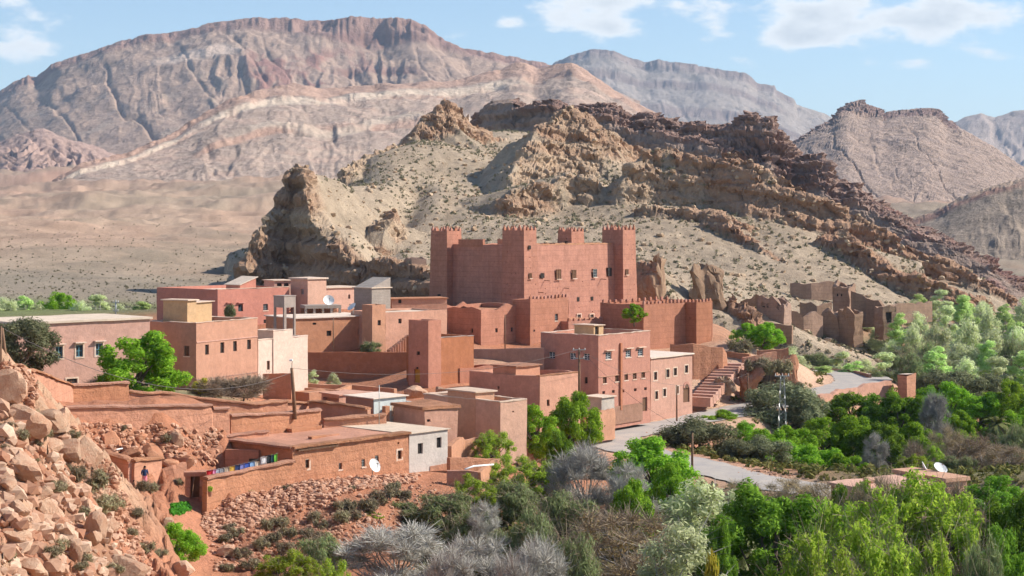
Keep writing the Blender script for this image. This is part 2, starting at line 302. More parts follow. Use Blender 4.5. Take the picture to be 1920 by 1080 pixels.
_GPY = np.minimum.accumulate(YH + (ZC - GZ) * F / GD, 0)
def cast(px, py):
    """where the view ray of a photo pixel meets the ground sheet -> (X, D, z)"""
    j = int(round((px - pxs[0]) / 3.6)); j = min(max(j, 0), len(pxs) - 1); c = _GPY[:, j]; r = max(1, int(np.argmax(c <= py))); t = min(1., max(0., (c[r - 1] - py) / max(c[r - 1] - c[r], 1e-6))); D = Ds[r - 1] + (Ds[r] - Ds[r - 1]) * t
    return ((px - CX) / F * D, D, GZ[r - 1, j] + (GZ[r, j] - GZ[r - 1, j]) * t)
def gz(X, Y): return float(ground(np.array([X]), np.array([Y]))[0])
def road_mesh():
    P = ROAD; T = np.gradient(P, axis=0); T /= np.linalg.norm(T, axis=1)[:, None]; Nn = np.stack([-T[:, 1], T[:, 0]], 1); V = []; m = 7
    wd = 3.4 + .35 * np.sin(np.arange(len(P)) * .35) + 1.2 * np.exp(-((np.arange(len(P)) - 122) / 22.) ** 2)
    for i in range(len(P)):
        for k in range(m):
            s = (k / (m - 1) * 2 - 1) * wd[i]; s += .18 * math.sin(i * 1.7 + k) if k in (0, m - 1) else 0
            V.append((P[i, 0] + Nn[i, 0] * s, P[i, 1] + Nn[i, 1] * s, .05 - .03 * (s / 3) ** 2))
    m_, nt, N, L, b = new_mat('worn_asphalt'); g = N.new('ShaderNodeTexCoord').outputs['Object']; a = nz(N, L, g, .35, 6, .6); c = nz(N, L, g, 9, 4)
    k = mixc(N, L, mr(N, L, a, .35, .68), (.36, .33, .31), (.48, .42, .36)); k = mixc(N, L, mr(N, L, c, .3, .75, .0, .25), k, (.2, .19, .18)); L.new(k, b.inputs['Base Color'])
    o = link('road', mesh_np('road', V, grid_faces(len(P), m)), m_); o['kind'] = 'structure'
road_mesh()
# ------------------------------------------------------------------ the rocky hill behind the kasbah
HC = [(900, 572, 345), (800, 555, 342), (940, 430, 420), (760, 460, 398), (1000, 400, 470), (1150, 430, 430), (1250, 505, 375), (1330, 545, 356), (1400, 572, 350), (700, 400, 440), (820, 330, 520), (760, 335, 500), (640, 350, 460), (690, 300, 540), (760, 275, 600), (900, 285, 600), (960, 245, 680), (1000, 335, 530), (1150, 345, 510), (1300, 405, 455), (1400, 460, 425), (1500, 505, 408), (1600, 545, 398),
      (1700, 535, 430), (1800, 548, 440), (1880, 562, 442), (1450, 420, 455), (1600, 470, 440), (1100, 480, 395), (1000, 500, 385), (640, 440, 400), (600, 325, 412), (640, 345, 425), (625, 385, 404), (660, 425, 396), (700, 345, 470),
      (445, 548, 380), (462, 470, 384), (492, 410, 390), (530, 345, 398), (547, 320, 402), (582, 330, 398), (578, 400, 388), (592, 440, 380), (615, 456, 374), (660, 476, 368), (710, 487, 364), (760, 497, 360), (800, 513, 352)]
HZ = [(x, D, ZC - (y - YH) / F * D) for x, y, D in HC] + [(800, 900, 35), (1080, 800, 45), (1400, 620, 12), (1700, 560, -2), (1000, 1000, 30), (500, 600, 5), (600, 700, 20), (440, 470, 4), (400, 390, 4), (430, 520, 3), (480, 520, 6), (530, 500, 12), (560, 530, 18), (420, 600, 3), (560, 600, 16), (610, 560, 28), (450, 430, 3), (470, 425, 7), (500, 435, 13), (530, 445, 20), (470, 402, 13), (1900, 520, -8), (1980, 460, -8), (1950, 430, -6), (1900, 415, -4), (900, 310, 8), (1200, 330, 9), (1500, 372, 6), (1700, 385, 3)]
_h = np.array(HZ); HT = TPS(gk((_h[:, 0] - CX) / F * _h[:, 1], _h[:, 1]), _h[:, 2], 1e-5)
RIM = np.array([Wp(x, y, D)[:2] for x, y, D in ((425, 560, 410), (445, 548, 380), (462, 470, 384), (492, 410, 390), (530, 345, 398), (547, 320, 402), (566, 325, 399), (578, 400, 388), (592, 440, 380), (615, 456, 374), (660, 476, 368), (710, 487, 364), (760, 497, 360), (800, 513, 352), (830, 540, 345))])
#        crest [(px,py,D)], front angle, cliff height, talus angle, back angle, noise
FINS = [([(762, 268, 598), (775, 238, 600), (800, 213, 604), (822, 192, 607), (838, 179, 610), (852, 192, 612), (868, 205, 615), (905, 236, 622), (960, 262, 640)], 62, 11, 30, 38, 2.4),
        ([(755, 268, 590), (690, 285, 552), (640, 318, 520)], 58, 40, 40, 22, 1.6),
        ([(955, 330, 492), (975, 290, 505), (1010, 240, 522), (1045, 210, 530), (1078, 195, 535), (1100, 203, 538), (1125, 235, 542), (1170, 265, 548), (1225, 290, 560)], 48, 17, 33, 36, 3.0),
        ([(950, 372, 455), (985, 345, 462), (1030, 340, 468), (1075, 320, 476), (1110, 330, 474)], 60, 8, 22, 10, 1.6),
        ([(1165, 345, 470), (1185, 310, 474), (1215, 285, 478), (1258, 272, 480), (1300, 284, 478), (1340, 300, 477), (1375, 286, 475), (1420, 308, 470), (1500, 345, 465), (1560, 378, 462), (1640, 420, 458), (1720, 458, 454), (1800, 497, 450), (1850, 520, 447), (1885, 545, 445), (1898, 575, 443)], 60, 17, 24, 30, 2.2),
        ([(1190, 388, 452), (1260, 385, 450), (1330, 395, 448), (1400, 420, 442)], 62, 4, 18, 6, 1.2),
        ([(1325, 398, 440), (1390, 438, 428), (1440, 470, 418), (1500, 508, 408), (1560, 540, 400), (1625, 572, 394)], 68, 6.5, 26, 16, 1.4),
        ([(1530, 440, 436), (1600, 455, 428), (1660, 490, 420), (1730, 525, 415), (1800, 548, 412), (1860, 562, 420)], 66, 7, 26, 12, 1.5),
        ([(1120, 455, 418), (1165, 445, 420), (1200, 458, 418)], 60, 2.5, 15, 6, .8),
        ([(1192, 478, 338), (1215, 500, 334), (1240, 535, 330), (1262, 562, 326)], 70, 6, 30, 30, .9),
        ([(1365, 560, 338), (1395, 582, 332), (1420, 600, 326)], 62, 2.5, 30, 20, .6),
        ([(712, 468, 392), (722, 430, 402), (745, 398, 420)], 55, 3, 20, 20, 1.0)]
def fin_height(X, Y, fins, s0=0):
    H = np.full(X.shape, -99.); R = np.zeros(X.shape)
    w = fbm(X * .06, Y * .06, 4, 200 + s0); w2 = fbm(X * .16, Y * .16, 3, 210 + s0) * 1.2
    for i, (pts, fa, ch, ta, ba, na) in enumerate(fins):
        P = np.array([Wp(*q) for q in pts]); d, t, sg = poly_d(X, Y, P[:, :2]); k = np.minimum(t.astype(int), len(P) - 2); fr = t - k
        zc = P[k, 2] * (1 - fr) + P[k + 1, 2] * fr; ed = np.minimum(t, len(P) - 1 - t); front = sg < 0
        e0 = P[1, :2] - P[0, :2]; e1 = P[-1, :2] - P[-2, :2]; o0 = -((X - P[0, 0]) * e0[0] + (Y - P[0, 1]) * e0[1]) / np.hypot(*e0); o1 = ((X - P[-1, 0]) * e1[0] + (Y - P[-1, 1]) * e1[1]) / np.hypot(*e1)
        over = np.maximum(0, np.where(t <= 0, o0, 0)) + np.maximum(0, np.where(t >= len(P) - 1 - 1e-6, o1, 0))
        dd = np.maximum(0, d + (w * 1.6 + w2 * .55) * na * sstep(0, 4, d)); dc = ch / math.tan(math.radians(fa))
        zf = zc - np.where(dd < dc, dd * math.tan(math.radians(fa)), ch + (dd - dc) * math.tan(math.radians(ta)))
        zb = zc - dd * math.tan(math.radians(ba)); z = np.where(front, zf, zb) - over * 1.1
        n = z > H; H = np.where(n, z, H); R = np.where(n, np.where(front, sstep(dc * 1.3 + 1, dc * .85, dd), sstep(7, 2, dd)), R)
    return H, R
def in_hill(X, Y):
    """signed distance outside the cliff rim (positive = in front of / left of the cliff)"""
    d = poly_d(X, Y, RIM)[0]; P = np.concatenate([RIM, [[(2100 - CX) / F * 300, 300], [(2100 - CX) / F * 1300, 1300], [(425 - CX) / F * 1300, 1300]]]); ins = np.zeros(X.shape, bool); j = len(P) - 1
    for i in range(len(P)):
        (xi, yi), (xj, yj) = P[i], P[j]; ins ^= ((yi > Y) != (yj > Y)) & (X < (xj - xi) * (Y - yi) / (yj - yi + 1e-12) + xi); j = i
    return np.where(ins, -d, d)
def hill_height(X, Y, z0=None):
    z = HT(gk(X, Y)) if z0 is None else z0.ravel(); sd = in_hill(X, Y); px = pxof(X, Y)
    fl = .6 * ridged(X * .11 + fbm(X * .05, Y * .05, 3, 5) * 2, Y * .11, 4, 100) * 1.9 + fbm(X * .3, Y * .3, 3, 104) * .9
    lim = sstep(1000, 900, px); out = np.maximum(0, sd + fl * sstep(-3, 3, sd)) * (sd < 60)
    drop = np.where(px < 840, np.minimum(out, 40) * math.tan(math.radians(72)), 0)
    # gully
    gd, _, _ = poly_d(X, Y, np.array([Wp(*q)[:2] for q in ((785, 355, 490), (752, 395, 445), (722, 430, 412), (708, 478, 372))])); z = z - 4.0 * np.exp(-(gd / 4.5) ** 2)
    z = z - drop
    fz, R = fin_height(X, Y, FINS)
    rock = np.where(fz > z, R, 0); z = np.maximum(z, fz)
    rock = rock * sstep(-.42, .02, fbm(X * .06, Y * .06, 4, 191) + .25 * fbm(X * .3, Y * .3, 2, 193) + .22)
    cl = sstep(-7, 0, sd) * (px < 840) * (sd < 40); rock = np.maximum(rock, cl)
    c1, c2, cid = cells(X * .22 + fbm(X * .1, Y * .1, 3, 6), Y * .22, 131); c3, c4, cid2 = cells(X * .55, Y * .55, 141)
    blk = (cid - .5) * 2.6 * sstep(.0, .2, c2 - c1) + (cid2 - .5) * 1.1
    st = np.sin((z * .55 + X * .12) * 1.9 + fbm(X * .05, Y * .05, 3, 9) * 4) * .5      # tilted strata ledges
    z = z + rock * (blk * .75 + st * .55 + fbm(X * .12, Y * .12, 4, 150) * 1.5) + (1 - rock) * (fbm(X * .03, Y * .03, 4, 160) * 1.3 + fbm(X * .25, Y * .25, 3, 165) * .35 + ridged(X * .05, Y * .02, 3, 167) * .5)
    z = z - sstep(332, 316, Y) * 22 - sstep(1900, 1985, px) * 30 - sstep(430, 398, px) * 20
    return z, rock
def mount_col(X, Y, Z, rock, soil, rockc, rock2, seed):
    n = fbm(X * .09, Y * .09, 4, seed); c = np.tile(soil, (len(X), 1)) * (1 + .15 * n + .28 * fbm(X * .5, Y * .35, 3, seed + 2) + .18 * fbm(X * .02, Y * .02, 3, seed + 3))[:, None]
    st = fbm(Z * .22 + X * .02, Z * .07 + 5, 3, seed + 4); f = sstep(-.3, .4, st + n * .4)[:, None]; rc = rockc * (1 - f) + rock2 * f
    r = np.clip(rock + .25 * n, 0, 1)[:, None]; return c * (1 - r) + rc * r
def blocky(X, Y, Z, R, sh, amp, seed):
    """push rock faces in and out along their normals: joints, blocks, ledges"""
    x = X.reshape(sh); y = Y.reshape(sh); z = Z.reshape(sh)
    du = np.stack([np.gradient(q, axis=1) for q in (x, y, z)], -1); dv = np.stack([np.gradient(q, axis=0) for q in (x, y, z)], -1)
    n = np.cross(du, dv); n /= np.linalg.norm(n, axis=-1)[..., None] + 1e-9; n = n.reshape(-1, 3); n *= np.sign(n[:, 2:3] + 1e-9); n[:, 2] *= .4
    s = X * .8 + Y * .6; wz = Z + .25 * s
    a1, a2, aid = cells(s * .13 + .6 * fbm(s * .1, wz * .1, 3, seed), wz * .2, seed); b1, b2, bid = cells(s * .42 + fbm(s * .3, wz * .3, 2, seed + 5) * .5, wz * .55, seed + 7)
    e1, e2, eid = cells(s * 1.1, wz * 1.3, seed + 17); led = np.abs(((wz * .16 + .35 * fbm(X * .04, Y * .04, 3, seed + 8)) % 1) - .5) * 2
    d = amp * ((aid - .5) * 1.7 + (bid - .5) * 1.3 + (eid - .5) * .55 - 1.3 * sstep(.14, 0., a2 - a1) - .6 * sstep(.12, 0, b2 - b1) + (sstep(.3, .7, led) - .5) * 1.3 + fbm(s * .8, wz * .8, 2, seed + 9) * .5)
    d = d * R * sstep(.9, .7, np.abs(n[:, 2]) / .4 * .9)
    return X + n[:, 0] * d, Y + n[:, 1] * d, Z + n[:, 2] * d
def build_hill():
    px = np.arange(396, 1990, 2.5); D = np.concatenate([np.arange(316, 500, 1.25), np.arange(500, 560, 1.8), np.arange(560, 700, 2.6), np.arange(700, 960, 14)])
    PX, DD = np.meshgrid(px, D); X = ((PX - CX) / F * DD).ravel(); Y = DD.ravel(); XX = X.reshape(PX.shape); Z, R = hill_height(X, Y, coarse(HT, XX, DD))
    base = coarse(GT, XX, DD).ravel()
    # spread the rows evenly over each profile so that cliffs get as much mesh as slopes
    Zg = Z.reshape(PX.shape); Rg = R.reshape(PX.shape); Bg = base.reshape(PX.shape); nr = 380; out = np.empty((4, nr, len(px)))
    dz = np.diff(Zg, axis=0); sg = np.sqrt((np.diff(DD, axis=0) * .55) ** 2 + (np.where(dz > 0, 2.0, .5) * dz) ** 2) + .02; kn = np.hanning(15); kn /= kn.sum(); sg = np.stack([np.convolve(np.pad(r, 7, mode='edge'), kn, 'valid') for r in sg]); cs = np.concatenate([np.zeros((1, len(px))), np.cumsum(sg, 0)])
    for c_ in range(len(px)):
        t = np.linspace(0, cs[-1, c_], nr)
        for k_, q_ in enumerate((D, Zg[:, c_], Rg[:, c_], Bg[:, c_])): out[k_, :, c_] = np.interp(t, cs[:, c_], q_)
    DD, Zg, Rg, Bg = out; PX = np.broadcast_to(px, DD.shape); X = ((PX - CX) / F * DD).ravel(); Y = DD.ravel(); Z = Zg.ravel(); R = Rg.ravel(); base = Bg.ravel()
    X, Y, Z = blocky(X, Y, Z, R, PX.shape, .8, 171); keep = (Z > base - 3).reshape(PX.shape)
    c = mount_col(X, Y, Z, R, np.array([.36, .28, .20]), np.array([.34, .21, .135]), np.array([.41, .295, .20]), 170)
    f = (sstep(1150, 1350, pxof(X, Y)) * sstep(520, 470, Y))[:, None] * R[:, None] * .5; c = c * (1 - f) + np.array([.34, .18, .11]) * f
    me = mesh_np('rocky_hill', *compact(np.stack([X, Y, Z], 1), grid_faces(*PX.shape, keep), c)[:2], False, compact(np.stack([X, Y, Z], 1), grid_faces(*PX.shape, keep), c)[2])
    o = link('rocky_hill', me, terrain_mat('hill_rock', .5, 2.2, .5, .3)); o['kind'] = 'structure'
    return X, Y, Z, R, base
HILL = build_hill()
# ------------------------------------------------------------------ ridges further back: crest line in view, real distance, front apron
def ridge(name, crest, foot, Dc, Df, nu, nv, cap, capw, gul, jag, soil, rockc, rock2, seed, px0, px1, ms, bands=(), mat=None, backD=.35):
    u = np.linspace(px0, px1, nu); cr = np.interp(u, [p for p, _ in crest], [q for _, q in crest]); ft = np.interp(u, [p for p, _ in foot], [q for _, q in foot])
    dc = np.interp(u, *zip(*Dc)) if isinstance(Dc, (list, tuple)) else np.full(nu, float(Dc)); df = np.interp(u, *zip(*Df)) if isinstance(Df, (list, tuple)) else np.full(nu, float(Df))
    cpx = np.interp(u, *zip(*cap)) if isinstance(cap, (list, tuple)) else np.full(nu, float(cap))
    v = np.concatenate([np.linspace(0, 1, nv), np.linspace(1, 1.9, nv // 6)[1:]])
    U, V = np.meshgrid(u, v); ui = np.broadcast_to(np.arange(nu), U.shape)
    wx = (U - CX) / F * dc[ui]; sc = dc.mean() / F       # metres per photo pixel at the crest
    cz = ZC - (cr - YH) / F * dc; jg = sc * jag * (fbm(u / 22, u * 0 + 1.5, 4, seed) + .6 * (cells(u / 9, u * 0 + .5, seed + 3)[2] - .5)); fz = ZC - (ft - YH) / F * df; fz = np.minimum(fz, GT(gk((u - CX) / F * df, df)) - df * .012)
    kk = max(3, int(34 / ((px1 - px0) / nu))); kn = np.hanning(2 * kk + 1); kn /= kn.sum(); czs = np.convolve(np.pad(cz, kk, mode='edge'), kn, 'valid'); cpx = np.convolve(np.pad(cpx, kk, mode='edge'), kn, 'valid')
    D = df[ui] + (dc - df)[ui] * np.minimum(V, 1) + np.maximum(V - 1, 0) * (dc * backD)[ui]
    X = (U - CX) / F * D
    wob = fbm(X / (sc * 60), D / (sc * 60), 4, seed + 11) * .035
    capf = (cpx * sc)[ui] / np.maximum((cz - fz)[ui], 1)     # fraction of the height taken by the cap cliff
    v1 = np.clip(V, 0, 1); vc = 1 - capw + wob
    sl = (seed % 7 - 3) * .25
    wv = fbm(U / 60, V * 4 + 9, 4, seed + 22) * .5; gx = U / 60 + (V + wv * .2) * (1.2 + sl) * 3.0 + fbm(U / 110, V * 3, 4, seed + 20) * 2.6
    gm = ridged(gx, V * 3.4 + 3 + wv * 2, 5, seed + 21, .6) * sstep(-.45, .35, fbm(U / 160 + 4, V * 1.3, 3, seed + 25))
    tal = np.clip(v1 / vc, 0, 1) ** 1.25
    h = tal * (1 - capf) + sstep(vc - .012, vc + capw * .45, v1 + .007 * fbm(U / 9, V * 3, 4, seed + 23) + .008 * (cells(U / 16, V * 5, seed + 24)[2] - .5)) * capf * .93 + np.clip((v1 - vc) / np.maximum(1 - vc, .01), 0, 1) * capf * .07
    h = h + gul * (gm - .3) * np.sin(np.clip(v1 / vc, 0, 1) * math.pi) ** .8 * .5
    Z = fz[ui] + (czs - fz)[ui] * h + (cz - czs)[ui] * sstep(1 - capw * 1.6 - .1, 1, v1) + jg[ui] * sstep(1 - capw * .8, 1 - capw * .1, v1)
    Z = np.where(V > 1, cz[ui] + jg[ui] - (V - 1) / .9 * (cz - fz + 40)[ui], Z)
    rock = np.where(V <= 1, np.clip(sstep(vc - .03, vc, v1) * (capf > .04), 0, 1), 0)
    for (b0, b1, amp, c0, c1) in bands:      # benches of harder rock lower on the slope
        on = sstep(c0 - 30, c0 + 10, U) * sstep(c1 + 30, c1 - 10, U); q = h + wob * .6
        Z = Z + on * amp * sc * (sstep(b0, b1, q) - sstep(b1, min(1, b1 + .2), q)); rock = np.maximum(rock, on * sstep(b0 - .01, b0 + .01, q) * sstep(b1 + .01, b1 - .01, q))
    ga = ridged(U / 55 + V * (3.2 + 2 * sl) + .5 * fbm(U / 40, V * 5, 3, seed + 41), V * 1.1 + U / 400, 2, seed + 40, .45); Z = Z - sc * 7 * gul * (4 if seed == 400 else 14 if seed == 460 else 8) * sstep(.5, .98, ga) * np.sin(np.clip(v1 / vc, 0, 1) * math.pi) ** .7 * (V < 1)
    n3 = fbm(X / (sc * 18), D / (sc * 18), 6, seed + 30, .6); Z = Z + sc * (n3 * (1.3 if seed == 400 else 2.4) * (1 - rock) + rock * (n3 * 3 + 2.0 * (cells(U / 7, V * 14, seed + 33)[2] - .5))) * (V < 1.0) * sstep(0, .1, V)
    return U, V, X, D, Z, rock, gm, h, sc
def finish(name, R, mat, soil, rockc, rock2, seed, extra=None, blk=0.):
    U, V, X, D, Z, rock, gm, h, sc = R
    if blk: X, D, Z = (q.reshape(U.shape) for q in blocky(X.ravel(), D.ravel(), Z.ravel(), np.maximum(rock, .35 if sc < .4 else .22).ravel() * (V.ravel() < 1.05), U.shape, blk, seed))
    n = fbm(X / (sc * 40), D / (sc * 40), 4, seed + 60); c = np.tile(soil, U.shape + (1,)) * (1 + .12 * n + .22 * fbm(X / (sc * 7), D / (sc * 7), 3, seed + 62) - .35 * sstep(.25, .6, fbm(X / (sc * 10), D / (sc * 16), 3, seed + 63)))[..., None]
    st = fbm(h * 26 + n, U / 300, 3, seed + 61); f = sstep(-.3, .4, st)[..., None]; rc = rockc * (1 - f) + rock2 * f; c = c * (1 - rock[..., None]) + rc * rock[..., None]
    if extra is not None: c = extra(c, U, V, h, gm, n)
    o = link(name, mesh_np(name, np.stack([X, D, Z], -1).reshape(-1, 3), grid_faces(*U.shape), not blk, np.clip(c, .02, .9).reshape(-1, 3)), mat); o['kind'] = 'structure'
A = np.array
def mixto(c, f, col): return c * (1 - f[..., None]) + A(col) * f[..., None]
FARM = terrain_mat('far_slope', .02, .09, 6, .22); MIDM = terrain_mat('mid_slope', .06, .3, 2, .26)
def far_hills():
    # jagged red ridge right behind the hill
    R = ridge('red_rock_ridge', [(880, 245), (905, 212), (925, 197), (960, 194), (985, 206), (1010, 200), (1040, 195), (1060, 205), (1110, 202), (1135, 198), (1160, 206), (1185, 225), (1205, 214), (1225, 216), (1250, 228), (1285, 236), (1310, 230), (1330, 242), (1365, 236), (1378, 240), (1392, 222), (1408, 216), (1425, 226), (1447, 222), (1452, 246), (1478, 270), (1492, 298), (1505, 292), (1530, 290), (1548, 304), (1560, 335), (1580, 352), (1602, 345), (1615, 362), (1650, 385), (1690, 405), (1720, 425), (1760, 440), (1800, 458), (1850, 485), (1900, 520), (1960, 560)],
              [(880, 300), (1200, 340), (1500, 420), (1700, 500), (1960, 570)], [(880, 900), (1100, 800), (1500, 740), (1960, 620)], [(880, 760), (1100, 690), (1500, 620), (1960, 540)], 560, 130, [(880, 12), (1000, 14), (1110, 30), (1350, 40), (1400, 90), (1480, 70), (1560, 45), (1620, 18), (1750, 8), (1960, 4)], .40, .12, 7, None, None, None, 300, 870, 1965, 1)
    finish('red_rock_ridge', R, MIDM, A([.29, .21, .165]), A([.25, .155, .122]), A([.31, .205, .16]), 300, lambda c, U, V, h, gm, n: mixto(c, sstep(1600, 1700, U) * .5 * sstep(0, .4, n), [.34, .17, .14]), 2.2)
    # low dark hill at the far right edge
    R = ridge('side_hill', [(1660, 440), (1700, 412), (1750, 398), (1800, 372), (1860, 352), (1920, 336), (2000, 310), (2080, 300)], [(1660, 450), (1800, 470), (1920, 500), (2080, 520)], 1150, 850, 240, 70, 12, .25, .10, 4, None, None, None, 340, 1650, 2085, 1)
    finish('side_hill', R, MIDM, A([.28, .22, .17]), A([.26, .155, .12]), A([.37, .27, .2]), 340)
    # double-topped hill on the right
    R = ridge('twin_top_hill', [(1440, 300), (1480, 278), (1520, 250), (1560, 228), (1575, 210), (1590, 199), (1610, 195), (1630, 203), (1648, 208), (1656, 218), (1690, 213), (1720, 210), (1750, 208), (1762, 212), (1775, 232), (1795, 243), (1850, 272), (1920, 318), (2000, 345), (2085, 360)],
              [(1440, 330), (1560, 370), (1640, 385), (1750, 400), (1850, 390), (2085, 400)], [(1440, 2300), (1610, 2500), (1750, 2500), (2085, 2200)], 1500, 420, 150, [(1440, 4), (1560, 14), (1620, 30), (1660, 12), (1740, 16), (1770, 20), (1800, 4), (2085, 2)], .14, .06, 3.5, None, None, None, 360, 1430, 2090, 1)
    finish('twin_top_hill', R, FARM, A([.34, .25, .20]), A([.24, .16, .14]), A([.30, .21, .17]), 360, lambda c, U, V, h, gm, n: mixto(mixto(c, sstep(.1, .5, n) * .5, [.27, .205, .175]), sstep(1640, 1500, U) * .45, [.24, .195, .17]), 3.5)  # left flank darkened in the colour itself, as the hill's shadow side
    # pale banded hill in the middle distance
    def strata(c, U, V, h, gm, n):
        q = h + n * .018 + .02 * np.sin(U / 70)
        c = mixto(c, sstep(.86, .88, q) * .8, [.42, .265, .195])
        c = mixto(c, sstep(.79, .81, q) * sstep(.86, .845, q) * .9 * sstep(60, 140, U) * sstep(1010, 930, U), [.54, .44, .345])
        c = mixto(c, sstep(.52, .54, q + .04 * np.sin(U / 45)) * sstep(.60, .58, q + .04 * np.sin(U / 45)) * .75 * sstep(380, 520, U) * sstep(980, 900, U), [.50, .40, .31])
        c = mixto(c, sstep(.28, .30, q + .06 * np.sin(U / 60 + 1)) * sstep(.36, .34, q + .06 * np.sin(U / 60 + 1)) * .6 * sstep(450, 560, U), [.48, .36, .28])
        return mixto(c, sstep(.05, .5, n) * .4, [.50, .33, .25])
    R = ridge('banded_hill', [(-180, 372), (0, 362), (60, 352), (100, 340), (150, 308), (200, 296), (240, 288), (330, 250), (350, 235), (372, 222), (420, 196), (480, 176), (540, 165), (600, 172), (640, 170), (700, 165), (760, 163), (850, 160), (900, 148), (940, 142), (960, 130), (985, 128), (1010, 140), (1040, 132), (1072, 128), (1100, 142), (1140, 168), (1200, 205), (1260, 235), (1330, 262), (1420, 300), (1520, 345), (1600, 380)],
              [(-180, 380), (0, 380), (150, 362), (300, 350), (450, 345), (700, 340), (1000, 330), (1300, 350), (1600, 400)], [(-180, 1500), (0, 1600), (250, 1900), (500, 2500), (1000, 3000), (1300, 2500), (1600, 1800)], [(-180, 1250), (0, 1250), (300, 1300), (600, 1350), (1600, 1300)], 620, 150, [(-180, 1), (60, 6), (150, 9), (300, 12), (450, 10), (700, 10), (940, 14), (1200, 8), (1600, 3)], .10, .04, 4.5, None, None, None, 400, -180, 1600, 1, bands=((.52, .56, 5, 380, 980), (.80, .84, 4, 60, 1000)))
    finish('banded_hill', R, FARM, A([.39, .295, .235]), A([.38, .24, .18]), A([.43, .29, .22]), 400, strata)
    # reddish foothills below the mesa on the left
    R = ridge('red_foothills', [(-180, 250), (-60, 268), (0, 266), (40, 250), (80, 241), (130, 262), (170, 272), (215, 290), (240, 300), (290, 300), (340, 306), (400, 330)], [(-180, 350), (100, 345), (400, 345)], 3300, 2100, 260, 90, 3, .05, .22, 5, None, None, None, 430, -180, 400, 1)
    finish('red_foothills', R, FARM, A([.37, .25, .20]), A([.34, .21, .17]), A([.38, .26, .21]), 430, lambda c, U, V, h, gm, n: mixto(c, sstep(0, .5, n) * .5, [.36, .24, .2]))
    # the long mesa
    def mesac(c, U, V, h, gm, n):
        c = mixto(c, sstep(.15, .55, n + .4 * (gm - .2)) * .5 * sstep(.9, .6, h), [.28, .225, .175])
        c = mixto(c, sstep(420, 500, U) * sstep(760, 640, U) * sstep(.35, .5, h) * sstep(.85, .75, h) * sstep(.2, .6, gm + n) * .75, [.27, .12, .095])
        c = mixto(c, sstep(260, 330, U) * sstep(480, 420, U) * sstep(.74, .77, h + n * .03) * sstep(.83, .80, h + n * .03) * .8, [.56, .43, .34])
        return mixto(c, sstep(60, 0, U) * sstep(.8, .9, h) * .4, [.5, .34, .27])
    R = ridge('long_mesa', [(-190, 262), (-100, 226), (0, 176), (30, 156), (52, 146), (70, 150), (100, 125), (150, 108), (175, 100), (210, 88), (245, 78), (272, 72), (320, 69), (335, 64), (372, 56), (400, 48), (440, 44), (470, 40), (560, 43), (620, 45), (655, 38), (700, 36.5), (770, 40), (782, 48), (800, 55), (818, 70), (835, 83), (870, 96), (930, 105), (1000, 119), (1050, 131), (1100, 150), (1200, 195)],
              [(-190, 330), (0, 300), (150, 285), (300, 265), (420, 255), (600, 235), (900, 200), (1200, 215)], 5200, 3600, 640, 170, [(-190, 8), (0, 16), (150, 13), (300, 15), (400, 16), (480, 22), (600, 30), (660, 55), (700, 66), (760, 50), (800, 30), (850, 14), (1000, 16), (1100, 10), (1200, 4)], .11, .075, 3.2, None, None, None, 460, -190, 1200, 1, bands=((.66, .70, 3, 640, 780),))
    finish('long_mesa', R, FARM, A([.36, .252, .188]), A([.215, .122, .095]), A([.29, .18, .14]), 460, mesac)
    # far blue mesa
    R = ridge('far_mesa', [(960, 180), (1000, 150), (1040, 122), (1080, 104), (1112, 97.5), (1145, 100), (1155, 104), (1180, 113), (1210, 120), (1232, 116), (1250, 121), (1290, 124), (1320, 128), (1360, 136), (1400, 142), (1412, 152), (1420, 161), (1452, 163), (1456, 172), (1490, 190), (1494, 200), (1540, 215), (1600, 240), (1700, 275)],
              [(960, 260), (1250, 300), (1450, 290), (1700, 300)], 9000, 6600, 420, 120, [(960, 6), (1040, 12), (1120, 14), (1300, 16), (1420, 14), (1500, 8), (1700, 2)], .10, .05, 1.6, None, None, None, 500, 950, 1710, 1, bands=((.60, .66, 4, 1060, 1500), (.80, .84, 3, 1060, 1460)))
    finish('far_mesa', R, FARM, A([.30, .25, .21]), A([.2, .15, .13]), A([.26, .2, .17]), 500)
    R = ridge('far_blue_hills', [(1700, 260), (1780, 236), (1810, 222), (1840, 216), (1865, 224), (1900, 211), (1930, 210), (1980, 222), (2090, 246)], [(1700, 290), (2090, 300)], 8200, 6000, 200, 70, 3, .1, .12, 2, None, None, None, 540, 1700, 2090, 1)
    finish('far_blue_hills', R, FARM, A([.38, .30, .25]), A([.3, .22, .19]), A([.36, .28, .23]), 540)
far_hills()
def haze():
    mb = MB(); mb.box(-6000, 6200, -60, 16000, -200, 1080); m = bpy.data.materials.new('haze_air'); m.use_nodes = True; nt = m.node_tree; nt.nodes.remove(nt.nodes['Principled BSDF'])
    v = nt.nodes.new('ShaderNodeVolumePrincipled'); v.inputs['Color'].default_value = (.54, .73, 1, 1); v.inputs['Density'].default_value = 4.4e-5; v.inputs['Anisotropy'].default_value = .0
    nt.links.new(v.outputs[0], nt.nodes['Material Output'].inputs['Volume']); o = mb.build('haze', m); o['kind'] = 'stuff'
haze()
